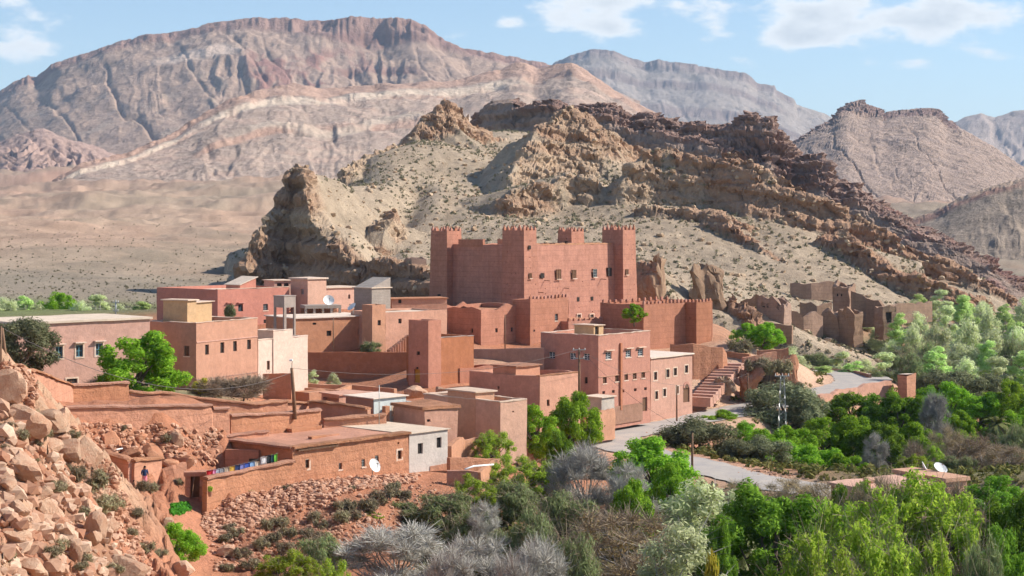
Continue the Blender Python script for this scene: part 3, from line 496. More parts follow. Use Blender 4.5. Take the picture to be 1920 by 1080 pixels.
# ------------------------------------------------------------------ wall materials
def earth_mat(name, rgb, var=.14, course=0., streak=.25, bumpd=.03, grain=5., patch=.45):
    m, nt, N, L, b = new_mat(name); g = N.new('ShaderNodeTexCoord').outputs['Object']
    oi = N.new('ShaderNodeObjectInfo').outputs['Random']
    ad = N.new('ShaderNodeVectorMath'); ad.operation = 'ADD'; L.new(g, ad.inputs[0]); cb = N.new('ShaderNodeCombineXYZ'); L.new(oi, cb.inputs[0]); mu = N.new('ShaderNodeVectorMath'); mu.operation = 'SCALE'; mu.inputs['Scale'].default_value = 60; L.new(cb.outputs[0], mu.inputs[0]); L.new(mu.outputs[0], ad.inputs[1]); g2 = ad.outputs[0]
    a = nz(N, L, g2, patch, 5, .6); f = nz(N, L, g2, grain, 5, .65); s = nz(N, L, g2, 1.0, 4, .6, (1.6, 1.6, .10))
    lo = tuple(c * (1 - var) for c in rgb); hi = tuple(min(.95, c * (1 + var)) for c in rgb)
    c = mixc(N, L, mr(N, L, a, .3, .7), lo, hi); c = mixc(N, L, mr(N, L, f, .3, .8, 0, .3), c, tuple(q * .72 for q in rgb))
    c = mixc(N, L, mr(N, L, s, .52, .75, 0, streak), c, tuple(q * .66 for q in rgb)); c = mixc(N, L, mr(N, L, s, .46, .25, 0, streak * .8), c, tuple(min(.95, q * 1.3 + .03) for q in rgb))
    mid = nz(N, L, g2, 1.7, 5, .7); c = mixc(N, L, mr(N, L, mid, .48, .72, 0, .5), c, tuple(q * .7 for q in rgb)); c = mixc(N, L, mr(N, L, mid, .48, .28, 0, .4), c, tuple(min(.95, q * 1.22 + .02) for q in rgb))
    hh = N.new('ShaderNodeMath'); hh.operation = 'MULTIPLY_ADD'; L.new(mid, hh.inputs[0]); hh.inputs[1].default_value = 2.5; L.new(f, hh.inputs[2]); h = hh.outputs[0]
    if course:
        sx = N.new('ShaderNodeSeparateXYZ'); L.new(g, sx.inputs[0]); w = N.new('ShaderNodeMath'); w.operation = 'MULTIPLY_ADD'; L.new(a, w.inputs[0]); w.inputs[1].default_value = .25; L.new(sx.outputs[2], w.inputs[2])
        p = N.new('ShaderNodeMath'); p.operation = 'PINGPONG'; L.new(w.outputs[0], p.inputs[0]); p.inputs[1].default_value = course / 2
        ln = mr(N, L, p.outputs[0], .0, .08, 1, 0); lm = N.new('ShaderNodeMath'); lm.operation = 'MULTIPLY'; L.new(ln, lm.inputs[0]); L.new(mr(N, L, f, .35, .6), lm.inputs[1])
        lk = N.new('ShaderNodeMath'); lk.operation = 'MULTIPLY'; L.new(lm.outputs[0], lk.inputs[0]); lk.inputs[1].default_value = .8
        c = mixc(N, L, lk.outputs[0], c, tuple(q * .6 for q in rgb))
    hs = N.new('ShaderNodeHueSaturation'); L.new(c, hs.inputs['Color']); L.new(mr(N, L, oi, 0, 1, .497, .504), hs.inputs['Hue']); L.new(mr(N, L, oi, 0, 1, 1.07, .93), hs.inputs['Value']); L.new(mr(N, L, oi, 0, 1, .9, 1.08), hs.inputs['Saturation'])
    L.new(hs.outputs[0], b.inputs['Base Color']); bump(N, L, b, h, bumpd, .7); return m
M = dict(
    kasbah=earth_mat('kasbah_earth', (.42, .192, .128), .17, .9, .42), mud=earth_mat('red_mud', (.49, .238, .148), .18, .8, .3, .08), mudlt=earth_mat('pale_mud', (.50, .265, .175), .14, 0, .25, .04),
    roofmud=earth_mat('mud_roof', (.48, .235, .15), .16, 0, .0, .06), pink=earth_mat('pink_render', (.50, .215, .165), .08, 0, .15), salmon=earth_mat('salmon_render', (.51, .285, .21), .10, 0, .2), orange=earth_mat('orange_render', (.52, .255, .158), .12, 0, .22),
    peach=earth_mat('peach_render', (.58, .34, .24), .08, 0, .15), cream=earth_mat('cream_render', (.62, .47, .37), .07, 0, .12), yellow=earth_mat('ochre_render', (.50, .32, .17), .08, 0, .12), rose=earth_mat('rose_render', (.45, .205, .14), .10, 0, .35),
    redh=earth_mat('brick_red_render', (.43, .18, .108), .12, 0, .25), white=earth_mat('limewash', (.50, .44, .385), .12, 0, .4), bluew=earth_mat('blue_limewash', (.58, .62, .60), .08, 0, .25), grey=earth_mat('grey_block', (.36, .31, .27), .10, .22, .2),
    concrete=earth_mat('bare_concrete', (.34, .28, .24), .12, 0, .2), roofp=earth_mat('pale_roof', (.66, .53, .42), .10, 0, 0., .02), trim=earth_mat('pale_trim', (.66, .50, .39), .08, 0, .1), brownw=earth_mat('brown_plaster', (.33, .19, .14), .1, 0, .25), ruin=earth_mat('ruin_earth', (.34, .215, .15), .16, .8, .35, .06),
    dark=plain_mat('dark_opening', (.035, .028, .025), .5), glass=plain_mat('window_glass', (.05, .065, .075), .15), wood=plain_mat('brown_wood', (.16, .085, .05), .7, .2, 6), polew=plain_mat('pole_wood', (.20, .12, .075), .8, .2, 4), blue=plain_mat('blue_paint', (.16, .36, .46), .5), teal=plain_mat('teal_paint', (.10, .22, .24), .5), ironw=plain_mat('white_iron', (.62, .66, .68), .4), yell=plain_mat('yellow_door', (.42, .22, .04), .6),
    steel=plain_mat('galvanised_steel', (.38, .39, .38), .45, .1, 3, .6), dish=plain_mat('white_enamel', (.78, .78, .76), .35, .05), cable=plain_mat('dull_cable', (.16, .14, .13), .6), brush=earth_mat('brush_coping', (.40, .20, .125), .3, 0, 0, .12, 9))
# ------------------------------------------------------------------ building kit
def panel(mb, P, Lu, Hz, holes, inn, cell=1.5):
    """wall face with real openings; P(u, z) -> point; holes = [(u0, u1, z0, z1, depth)]"""
    bu = set(np.round(np.linspace(0, Lu, max(2, int(Lu / cell) + 1)), 4)); bz = set(np.round(np.linspace(0, Hz, max(2, int(Hz / cell) + 1)), 4))
    for h in holes: bu |= {round(h[0], 4), round(h[1], 4)}; bz |= {round(h[2], 4), round(h[3], 4)}
    bu = sorted(min(x, Lu) for x in bu if 0 <= x <= Lu + 1e-3); bz = sorted(min(x, Hz) for x in bz if 0 <= x <= Hz + 1e-3); n0 = len(mb.v); nu = len(bu)
    for z in bz:
        for u in bu: mb.v.append(tuple(P(u, z)))
    for j in range(len(bz) - 1):
        zc = (bz[j] + bz[j + 1]) / 2
        for i in range(nu - 1):
            uc = (bu[i] + bu[i + 1]) / 2
            if any(h[0] < uc < h[1] and h[2] < zc < h[3] for h in holes): continue
            a = n0 + j * nu + i; mb.f.append((a, a + 1, a + nu + 1, a + nu))
    for u0, u1, z0, z1, dp in holes:
        c = [Vector(P(u, z)) for u, z in ((u0, z0), (u1, z0), (u1, z1), (u0, z1))]; d = [q + inn * dp for q in c]
        for k in range(4): mb.quad(c[k], c[(k + 1) % 4], d[(k + 1) % 4], d[k])
        mb.quad(*d)
class House:
    def __init__(s, name, label, cat, xc, D, th, group=None, zb=None):
        s.th = math.radians(th); s.C = ((xc - CX) / F * D, D); s.a = (math.cos(s.th), math.sin(s.th)); s.b = (-math.sin(s.th), math.cos(s.th)); s.D = D
        s.zb = zb if zb is not None else 0.0
        s.root = link(name, None, None, None, (s.C[0], s.C[1], s.zb), s.th); s.root.empty_display_size = .5
        tag(s.root, label, cat, group); s.wins = {'R': [], 'L': []}
    def _s(s, px, d, off):
        k = (px - CX) / F; ox, oy = off; return (k * oy - ox) / (d[0] - k * d[1])
    def uR(s, px, y=0.): return s._s(px, s.a, (s.C[0] + s.b[0] * y, s.C[1] + s.b[1] * y))
    def uL(s, px, x=0.): return s._s(px, s.b, (s.C[0] + s.a[0] * x, s.C[1] + s.a[1] * x))
    def depth(s, x, y): return s.C[1] + s.a[1] * x + s.b[1] * y
    def z(s, py, x=0., y=0.): return ZC - (py - YH) / F * s.depth(x, y) - s.zb
    def body(s, x0, x1, y0, y1, z0, z1, mat, wins=(), holes=(), par=.35, thick=.3, rmat=None, jit=.025, rag=.0, taper=0., name='wall', parent=None, rname='roof', cell=1.5, zr1=None, slab=0., bx=None):
        """four walls with openings + roof. wins: (face, px, py, w, h, style)"""
        p = parent or s.root; mb = MB(); hR = []; hL = []; todo = []
        for (f, px, py, w, h, st) in wins:
            if f == 'R':
                c = s.uR(px, y0) - x0; uw = abs(s.uR(px + w / 2, y0) - s.uR(px - w / 2, y0)) / 2; dz = h / F * s.depth(c + x0, y0) / 2; zc = s.z(py, c + x0, y0) - z0
            else:
                c = s.uL(px, x0) - y0; uw = abs(s.uL(px + w / 2, x0) - s.uL(px - w / 2, x0)) / 2; dz = h / F * s.depth(x0, c + y0) / 2; zc = s.z(py, x0, c + y0) - z0
            Lu = (x1 - x0) if f == 'R' else (y1 - y0); uw = max(uw, .12)
            if c - uw < .05 or c + uw > Lu - .05: continue
            za, zb_ = max(zc - dz, .02), min(zc + dz, z1 - z0 - .05); dp = .5 if st == 'hole' else .28
            (hR if f == 'R' else hL).append((c - uw, c + uw, za, zb_, dp)); todo.append((f, c - uw, c + uw, za, zb_, st))
        for (f, u, z, w, h, dp) in holes: (hR if f == 'R' else hL).append((u, u + w, z, z + h, dp))
        Hh = z1 - z0; W = x1 - x0; Lw = y1 - y0; dzr = 0 if zr1 is None else zr1 - z1
        def top(x, y, z): return z * (1 + dzr / Hh * ((x - x0) / W)) if dzr else z
        def tp(x, y, z):
            f = taper * z / Hh; cx = (x0 + x1) / 2; cy = (y0 + y1) / 2
            return Vector((x + (cx - x) / (W / 2) * f, y + (cy - y) / (Lw / 2) * f, z0 + top(x, y, z)))
        panel(mb, lambda u, z: tp(x0 + u, y0, z), W, Hh, hR, Vector((0, 1, 0)), cell); panel(mb, lambda u, z: tp(x0, y1 - u, z), Lw, Hh, [(Lw - h[1], Lw - h[0], *h[2:]) for h in hL], Vector((1, 0, 0)), cell)
        panel(mb, lambda u, z: tp(x1, y0 + u, z), Lw, Hh, [], Vector((-1, 0, 0)), cell * 2); panel(mb, lambda u, z: tp(x1 - u, y1, z), W, Hh, [], Vector((0, -1, 0)), cell * 2)
        t = min(thick, W * .3, Lw * .3); zi = Hh - par
        def ring(u, v): return None
        if par > 0:
            o = [(x0, y0), (x1, y0), (x1, y1), (x0, y1)]; i_ = [(x0 + t, y0 + t), (x1 - t, y0 + t), (x1 - t, y1 - t), (x0 + t, y1 - t)]
            for k in range(4):
                k2 = (k + 1) % 4; n = max(1, int((W if k % 2 == 0 else Lw) / cell))
                for q in range(n):
                    l = lambda A_, B_, f: (A_[0] + (B_[0] - A_[0]) * f, A_[1] + (B_[1] - A_[1]) * f); f0, f1 = q / n, (q + 1) / n
                    a, b2, c, d = l(o[k], o[k2], f0), l(o[k], o[k2], f1), l(i_[k], i_[k2], f1), l(i_[k], i_[k2], f0)
                    mb.quad(tp(*a, Hh), tp(*b2, Hh), tp(*c, Hh), tp(*d, Hh)); mb.quad(tp(*d, Hh), tp(*c, Hh), tp(*c, zi), tp(*d, zi))
        V = np.array(mb.v)
        if rag:
            zz = V[:, 2] - z0; f = np.clip(zz / Hh, 0, 1) ** 6; V[:, 2] += f * rag * (fbm(V[:, 0] * .45 + s.C[0], V[:, 1] * .45 + s.C[1], 3, 5) * 1.5 + .8 * (cells(V[:, 0] * .3 + s.C[0], V[:, 1] * .3, 7)[2] - .5))
        mb.v = [tuple(q) for q in V]; mb.jitter(jit, .5, int(abs(s.C[0] * 7)) % 50)
        wo = mb.build(name, mat, p)
        rb = MB(); e = t if par > 0 else -.0; nx = max(1, int(W / 2)); ny = max(1, int(Lw / 2))
        if slab:
            n = max(1, int(W / 2)); 
            A0, A1, B0, B1 = x0 - .22, x1 + .22, y0 - .22, y1 + .22
            for k in range(n):
                xa = A0 + (A1 - A0) * k / n; xb = A0 + (A1 - A0) * (k + 1) / n; za = z0 + Hh + dzr * (xa - x0) / W; zb2 = z0 + Hh + dzr * (xb - x0) / W
                rb.v += [(xa, B0, za + .005), (xb, B0, zb2 + .005), (xb, B1, zb2 + .005), (xa, B1, za + .005), (xa, B0, za + slab), (xb, B0, zb2 + slab), (xb, B1, zb2 + slab), (xa, B1, za + slab)]; q = len(rb.v) - 8
                rb.f += [(q + 3, q + 2, q + 1, q), (q + 4, q + 5, q + 6, q + 7), (q, q + 1, q + 5, q + 4), (q + 2, q + 3, q + 7, q + 6)] + ([(q + 3, q, q + 4, q + 7)] if k == 0 else []) + ([(q + 1, q + 2, q + 6, q + 5)] if k == n - 1 else [])
            rb.jitter(jit * 1.3, .5, 3)
        else:
            zf = zi if par > 0 else Hh; n0 = len(rb.v)
            for j in range(ny + 1):
                for i in range(nx + 1):
                    x = x0 + e + (W - 2 * e) * i / nx; y = y0 + e + (Lw - 2 * e) * j / ny; rb.v.append(tuple(tp(x, y, zf - (.004 if par > 0 else 0))))
            for j in range(ny):
                for i in range(nx): q = n0 + j * (nx + 1) + i; rb.f.append((q, q + 1, q + nx + 2, q + nx + 1))
            rb.jitter(jit, .5, 4)
        ro = rb.build(rname, rmat or M['roofp'], p)
        for (f, u0, u1, za, zb_, st) in todo: s.window(p, f, x0, y0, z0, u0, u1, za, zb_, st, x1, y1)
        return wo, ro
    def window(s, p, f, x0, y0, z0, u0, u1, za, zb_, st, x1, y1):
        if st == 'hole': return
        def bx(mb, ua, ub, za_, zb2, d0, d1):   # d measured inward from the wall face
            if f == 'R': mb.box(x0 + ua, x0 + ub, y0 + d0, y0 + d1, z0 + za_, z0 + zb2)
            else: mb.box(x0 + d0, x0 + d1, y0 + ua, y0 + ub, z0 + za_, z0 + zb2)
        w = u1 - u0; h = zb_ - za; isdoor = st.startswith('door'); mb = MB(); bx(mb, u0 + .01, u1 - .01, za + .01, zb_ - .01, .17, .24)
        body_mat = {'door': M['wood'], 'doory': M['yell'], 'doort': M['teal'], 'doord': M['dark'], 'shut': M['wood'], 'dark': M['dark'], 'darkw': M['dark'], 'grey': M['steel']}.get(st, M['glass'])
        o = mb.build('door' if isdoor else 'window', body_mat, p)
        fm = {'blue': M['blue'], 'grid': M['ironw'], 'hood': M['ironw'], 'shut': M['wood'], 'iron': M['steel'], 'white': M['wood'], 'darkw': M['wood']}.get(st)
        if fm is not None and w > .3:
            fb = MB(); t = .05
            bx(fb, u0 + .012, u0 + t, za + .012, zb_ - .012, .11, .165); bx(fb, u1 - t, u1 - .012, za + .012, zb_ - .012, .11, .165); bx(fb, u0 + t, u1 - t, za + .012, za + t, .11, .165); bx(fb, u0 + t, u1 - t, zb_ - t, zb_ - .012, .11, .165); fb.build('frame', fm, o)
            gb = MB(); bx(gb, (u0 + u1) / 2 - .025, (u0 + u1) / 2 + .025, za + t, zb_ - t, .12, .16)
            for k in ((.33, .66) if st in ('grid', 'hood', 'iron') else (.5,)): bx(gb, u0 + t, u1 - t, za + h * k - .022, za + h * k + .022, .125, .155)
            gb.build('glazing_bar', fm, o)
        if st in ('white', 'blue', 'darkw'):
            sb = MB(); q = .16; bx(sb, u0 - q, u0 - .003, za - q, zb_ + q, -.035, .03); bx(sb, u1 + .003, u1 + q, za - q, zb_ + q, -.035, .03); bx(sb, u0 - .003, u1 + .003, zb_ + .003, zb_ + q, -.033, .03); bx(sb, u0 - .003, u1 + .003, za - q, za - .003, -.033, .03); sb.build('surround', M['trim'], o)
        if st in ('hood', 'hoodp', 'blue'):
            sb = MB(); bx(sb, u0 - .22, u1 + .22, zb_ + .2, zb_ + .3, -.38, .05); sb.build('window_hood', M['trim'] if st != 'hoodp' else M['pink'], o)
        if st in ('plain', 'shut', 'hood', 'iron'):
            sb = MB(); bx(sb, u0 - .08, u1 + .08, za - .12, za - .004, -.06, .05); sb.build('sill', M['trim'], o)
    def ledge(s, f, u0, u1, z, mat, x=0., y=0., proud=.07, th=.12, name='ledge'):
        mb = MB()
        if f == 'R': mb.box(u0, u1, y - proud, y + .05, z, z + th)
        else: mb.box(x - proud, x + .05, u0, u1, z, z + th)
        return mb.build(name, mat, s.root)
    def coping(s, x0, x1, y0, y1, z, t, mat, ov=.14, th=.16, name='coping', sides='FLBR'):
        for k in sides:
            mb = MB(); n = max(2, int(((x1 - x0) if k in 'FB' else (y1 - y0)) / .8))
            for i in range(n):
                a, b = i / n, (i + 1) / n
                if k in 'FB':
                    yy = y0 if k == 'F' else y1 - t; mb.box(x0 + (x1 - x0) * a - (.1 if i == 0 else 0), x0 + (x1 - x0) * b, yy - ov, yy + t + ov, z + .01, z + th)
                else:
                    xx = x0 if k == 'L' else x1 - t; mb.box(xx - ov, xx + t + ov, y0 + (y1 - y0) * a + .02, y0 + (y1 - y0) * b, z + .012, z + th)
            mb.jitter(.05, 1.1, 8); mb.build(name, mat, s.root)
def house(name, label, cat, xl, xc, xr, yt, yb, D, th, mat, wins=(), ext=2.0, L=None, group=None, **kw):
    """box house from its near vertical edge: photo columns of left end, corner, right end"""
    zb = ZC - (yb - YH) / F * D; h = House(name, label, cat, xc, D, th, group, zb)
    Lw = L if L is not None else h.uL(xl); W = h.uR(xr); h.W, h.L, h.H = W, Lw, h.z(yt)
    h.body(0, W, 0, Lw, -ext, h.H, mat, wins, **kw); return h
# crown ornament: a stepped pointed merlon
def merlon_mesh(name, w, d, hgt, kind=0):
    mb = MB(); prof = [(1, 0), (1, .35), (.68, .45), (.55, .62), (.25, .7), (.12, 1)] if kind == 0 else [(1, 0), (1, .55), (.75, .85), (.3, 1)]
    n = len(prof)
    for (s, z) in prof:
        for sx, sy in ((-1, -1), (1, -1), (1, 1), (-1, 1)): mb.v.append((sx * w / 2 * s, sy * d / 2 * (s * .6 + .4), z * hgt))
    for i in range(n - 1):
        for k in range(4): a = i * 4 + k; b = i * 4 + (k + 1) % 4; mb.f.append((a, b, b + 4, a + 4))
    mb.f.append(tuple((n - 1) * 4 + k for k in range(4))); return mb.mesh(name)
MERL = merlon_mesh('merlon', .55, .4, .85); MERL2 = merlon_mesh('merlon', .42, .35, .5, 1)
for _m in (MERL, MERL2): _m.materials.append(M['kasbah'])
def merlons(parent, p0, p1, n, me, rz=0.):
    for i in range(n):
        f = i / (n - 1) if n > 1 else .5; o = link('merlon', me, None, parent, tuple(p0[k] + (p1[k] - p0[k]) * f for k in range(3)), rz + .06 * math.sin(i * 9.1)); o.scale = (1 + .12 * math.sin(i * 3.3), 1, 1 + .18 * math.sin(i * 5.7 + p0[0]))
def wallrun(name, label, pts, mat, thick=.45, cop=None, ext=1.5, rag=.06, cat='wall', group=None, jit=.05):
    """free-standing wall along points (px, ytop, ybase, D)"""
    P = [((px - CX) / F * D, D, ZC - (yt - YH) / F * D, ZC - (yb - YH) / F * D) for px, yt, yb, D in pts]; X0, Y0, _, Z0 = P[0]
    root = link(name, None, None, None, (X0, Y0, Z0)); tag(root, label, cat, group); root.empty_display_size = .5
    R = []
    for i in range(len(P) - 1):
        a, b = np.array(P[i]), np.array(P[i + 1]); n = max(1, int(np.hypot(*(b - a)[:2]) / .9))
        R += [a + (b - a) * k / n for k in range(n)]
    R.append(np.array(P[-1])); R = np.array(R); T = np.gradient(R[:, :2], axis=0); T /= np.linalg.norm(T, axis=1)[:, None] + 1e-9; Nn = np.stack([-T[:, 1], T[:, 0]], 1)
    rg = rag * (fbm(np.arange(len(R)) * .6, np.full(len(R), X0), 3, 3) * 1.6); R[:, 2] += rg
    mb = MB(); m = len(R); nv = 5
    for side in (-1, 1):
        n0 = len(mb.v)
        for j in range(nv):
            f = j / (nv - 1)
            for i in range(m):
                t = thick / 2 * side * (1.25 - .25 * f); zz = (R[i, 3] - ext) * (1 - f) + R[i, 2] * f; mb.v.append((R[i, 0] + Nn[i, 0] * t - X0, R[i, 1] + Nn[i, 1] * t - Y0, zz - Z0))
        for j in range(nv - 1):
            for i in range(m - 1): q = n0 + j * m + i; mb.f.append((q, q + 1, q + m + 1, q + m) if side < 0 else (q + 1, q, q + m, q + m + 1))
    o2 = nv * m; tp_ = (nv - 1) * m
    for i in range(m - 1): mb.f.append((tp_ + i, tp_ + i + 1, o2 + tp_ + i + 1, o2 + tp_ + i))
    for e in (0, m - 1):
        for j in range(nv - 1): a = j * m + e; mb.f.append((a, a + m, o2 + a + m, o2 + a))
    mb.jitter(jit, .7, int(abs(X0)) % 40); mb.build('wall', mat, root)
    if cop is not None:
        cb = MB(); n0 = 0
        for i in range(m):
            for s, dz in ((-1, .02), (1, .02), (1, .15), (.5, .24), (-.5, .24), (-1, .15)):
                t = (thick / 2 + .2) * s; cb.v.append((R[i, 0] + Nn[i, 0] * t - X0, R[i, 1] + Nn[i, 1] * t - Y0, R[i, 2] + dz - Z0))
        for i in range(m - 1):
            for k in range(6): k2 = (k + 1) % 6; cb.f.append((i * 6 + k, i * 6 + k2, i * 6 + 6 + k2, i * 6 + 6 + k))
        cb.f.append(tuple(range(6))); cb.f.append(tuple((m - 1) * 6 + k for k in range(6))[::-1]); cb.jitter(.07, 1.3, 2); cb.build('coping', cop, root)
    return root
# ------------------------------------------------------------------ the kasbah
def kasbah():
    D = 283; K = House('kasbah', 'great red earthen kasbah with four tapering crenellated corner towers', 'kasbah', 983, D, 52, None, 9.0)
    m = M['kasbah']; rnd = random.Random(4); z = lambda py, x=0, y=0: K.z(py, x, y)
    xr = K.uR(1163); W = K.uR(1190) - .6; yl = K.uL(842); L = K.uL(808) - .3; zt = z(432)
    def putlog(f, Lu, Hh, n, u0=.5, zlo=1.5):
        o = []
        for _ in range(n): o.append((f, round(rnd.uniform(u0, Lu - .6), 2), round(rnd.randrange(2, int(Hh / .9)) * .9 + zlo * 0 + .06, 2), .17, .17, .35))
        return o
    # main block
    wR = [('R', 1019, 517, 7, 9, 'dark'), ('R', 1049, 514, 9, 18, 'shut'), ('R', 1078, 514, 7.5, 16, 'shut'), ('R', 1117, 512, 7, 15, 'iron'), ('R', 1145, 510, 7.5, 16, 'dark'), ('R', 1086, 561, 4.5, 8, 'dark'), ('R', 1112, 560, 4.5, 7.5, 'dark'), ('R', 1146, 578, 4.5, 7, 'dark'), ('R', 1086, 594, 7, 9, 'white'), ('R', 1110, 594, 7, 9, 'white')]
    zm = z(460); hs = putlog('R', W - 1.8, zm, 46, 4) + putlog('L', L - 1.8, zm, 26, 5)
    K.body(.9, W - .5, .9, L - .5, -4, zm, m, wR, hs, par=1.0, thick=.6, rmat=M['roofmud'], jit=.04, taper=.55, rag=.12, cell=1.2)
    # raised stretch of the left wall
    mb = MB(); ya, yb = K.uL(902, .9), K.uL(856, .9); mb.box(1.40, 2.0, ya, yb, zm - .4, z(449, 0, ya)); mb.jitter(.03, .5); mb.build('raised_wall', m, K.root)
    mb = MB(); ya, yb = K.uL(944, .9), K.uL(905, .9); mb.box(6.2, 6.7, ya + 1, yb + 1, zm - 1.2, z(449, 5, ya)); mb.jitter(.06, .8); mb.build('broken_inner_wall', M['mudlt'], K.root)
    # towers: (x0, x1, y0, y1, ytop px, zbase)
    def tower(x0, x1, y0, y1, zt, z0, wins, n, lab, holes=14, tap=.42):
        t = link('tower', None, None, K.root); t['label'] = lab
        K.body(x0, x1, y0, y1, z0, zt, m, wins, putlog('R', x1 - x0, zt - z0, holes) + putlog('L', y1 - y0, zt - z0, holes), par=.5, thick=.4, rmat=M['roofmud'], jit=.035, taper=tap, cell=1.0, parent=t)
        a, b, c, d = x0 + tap + .2, x1 - tap - .2, y0 + tap + .2, y1 - tap - .2
        for p0, p1, rz, sp in (((a, c, zt), (b, c, zt), 0, b - a), ((a, d, zt), (b, d, zt), 0, b - a)): merlons(t, p0, p1, max(3, int(sp / .95) + 1), MERL, rz)
        for p0, p1, sp in (((a, c + (d - c) / 5, zt), (a, d - (d - c) / 5, zt), d - c), ((b, c + (d - c) / 5, zt), (b, d - (d - c) / 5, zt), d - c)): merlons(t, p0, p1, max(2, int(sp / 1.25)), MERL, math.pi / 2)
        # incised arcade lines below the crown
        return t
    wx = K.uR(1011); wy = K.uL(937)
    tower(-.15, wx, -.15, wy, zt, -4, [('R', 996, 517, 5, 9.5, 'shut'), ('R', 995, 464, 4.5, 7.5, 'dark')], 4, 'near corner tower', 16)
    tower(xr - .3, W + .5, -.9, 4.4, zt, -4, [('R', 1177, 510, 5, 10, 'shut')], 4, 'right corner tower')
    tower(-.5, 4.2, yl, L + .6, z(433, 0, yl), -4, [('L', 822, 556, 6, 9, 'dark')], 4, 'left corner tower', 12)
    bx = 13.0; by = 13.0
    ux = K.uR(1072, by); u1 = K.uR(1097, by); uy = K.uL(1044, ux); tower(ux, u1, by, uy, z(434, ux, by), zm - 2, [('L', 1061, 457, 6, 10, 'dark')], 4, 'rear tower', 3, .2)
    # ragged crest pieces along the facade
    mb = MB()
    for i in range(26):
        a = wx + .4 + (xr - wx - 1.2) * i / 26; mb.box(a, a + (xr - wx) / 27, 1.42, 1.95, zm - .05, zm + .12 + .16 * rnd.random())
    mb.jitter(.05, .9); mb.build('crest', M['mudlt'], K.root)
    for px, py in ((1012, 548), (1024, 526), (1130, 523), (1060, 540)):
        u = K.uR(px, .9); mb = MB(); mb.tube([(u, 1.4, K.z(py, u, .9)), (u, .1, K.z(py, u, .9) - .05)], .07, 6); mb.build('spout', M['polew'], K.root)
    return K
KAS = kasbah()
def annexes():
    h = house('kasbah_annex', 'lower earthen annex with sagging roofline before the kasbah wall', 'house', 818, 902, 985, 578, 653, 256, 52, M['kasbah'], [('R', 931, 619, 4.5, 8, 'dark'), ('R', 960, 618, 4.5, 8, 'dark'), ('L', 885, 620, 3.5, 8, 'dark')], par=.5, rmat=M['roofmud'], rag=.5, jit=.05)
    h = house('kasbah_annex', 'earthen annex with a row of small merlons beside the kasbah foot', 'house', 960, 994, 1066, 562, 655, 261, 52, M['kasbah'], [('R', 1043, 595, 6, 13, 'iron'), ('R', 1002, 620, 3, 4, 'dark')], par=.4, rmat=M['roofmud'], jit=.04, rag=.1)
    merlons(h.root, (.3, .2, h.H), (h.W - .3, .2, h.H), 11, MERL2)
    h = house('curtain_wall', 'low crenellated earthen wall running along the kasbah facade', 'wall', None, 1066, 1206, 603, 640, 266, 46, M['kasbah'], L=3, par=.3, rmat=M['roofmud'], jit=.05, rag=.05)
    merlons(h.root, (.3, .2, h.H), (h.W - .2, .2, h.H), 15, MERL2)
    h = house('bastion', 'long crenellated earthen bastion wall at the right of the kasbah', 'wall', None, 1207, 1336, 571, 646, 266, 46, M['kasbah'], L=9, par=.7, rmat=M['roofmud'], jit=.05, rag=.05)
    merlons(h.root, (.3, .2, h.H), (h.W - 4, .2, h.H), 15, MERL2); merlons(h.root, (.5, 8.7, h.H), (h.W - 1, 8.7, h.H), 12, MERL2)
    x0 = h.uR(1306, -2.2); x1 = h.uR(1334, -2.2); h.body(x0, x1, -2.2, 4, -2, h.z(567, x0, -2.2), M['kasbah'], [], [('L', 1.2, 5.5, .2, .5, .3)], par=.5, rmat=M['roofmud'], jit=.05, name='corner_block', rname='block_roof'); merlons(h.root, (x0 + .25, -2, h.z(567, x0, -2.2)), (x1 - .2, -2, h.z(567, x0, -2.2)), 5, MERL2)
annexes()
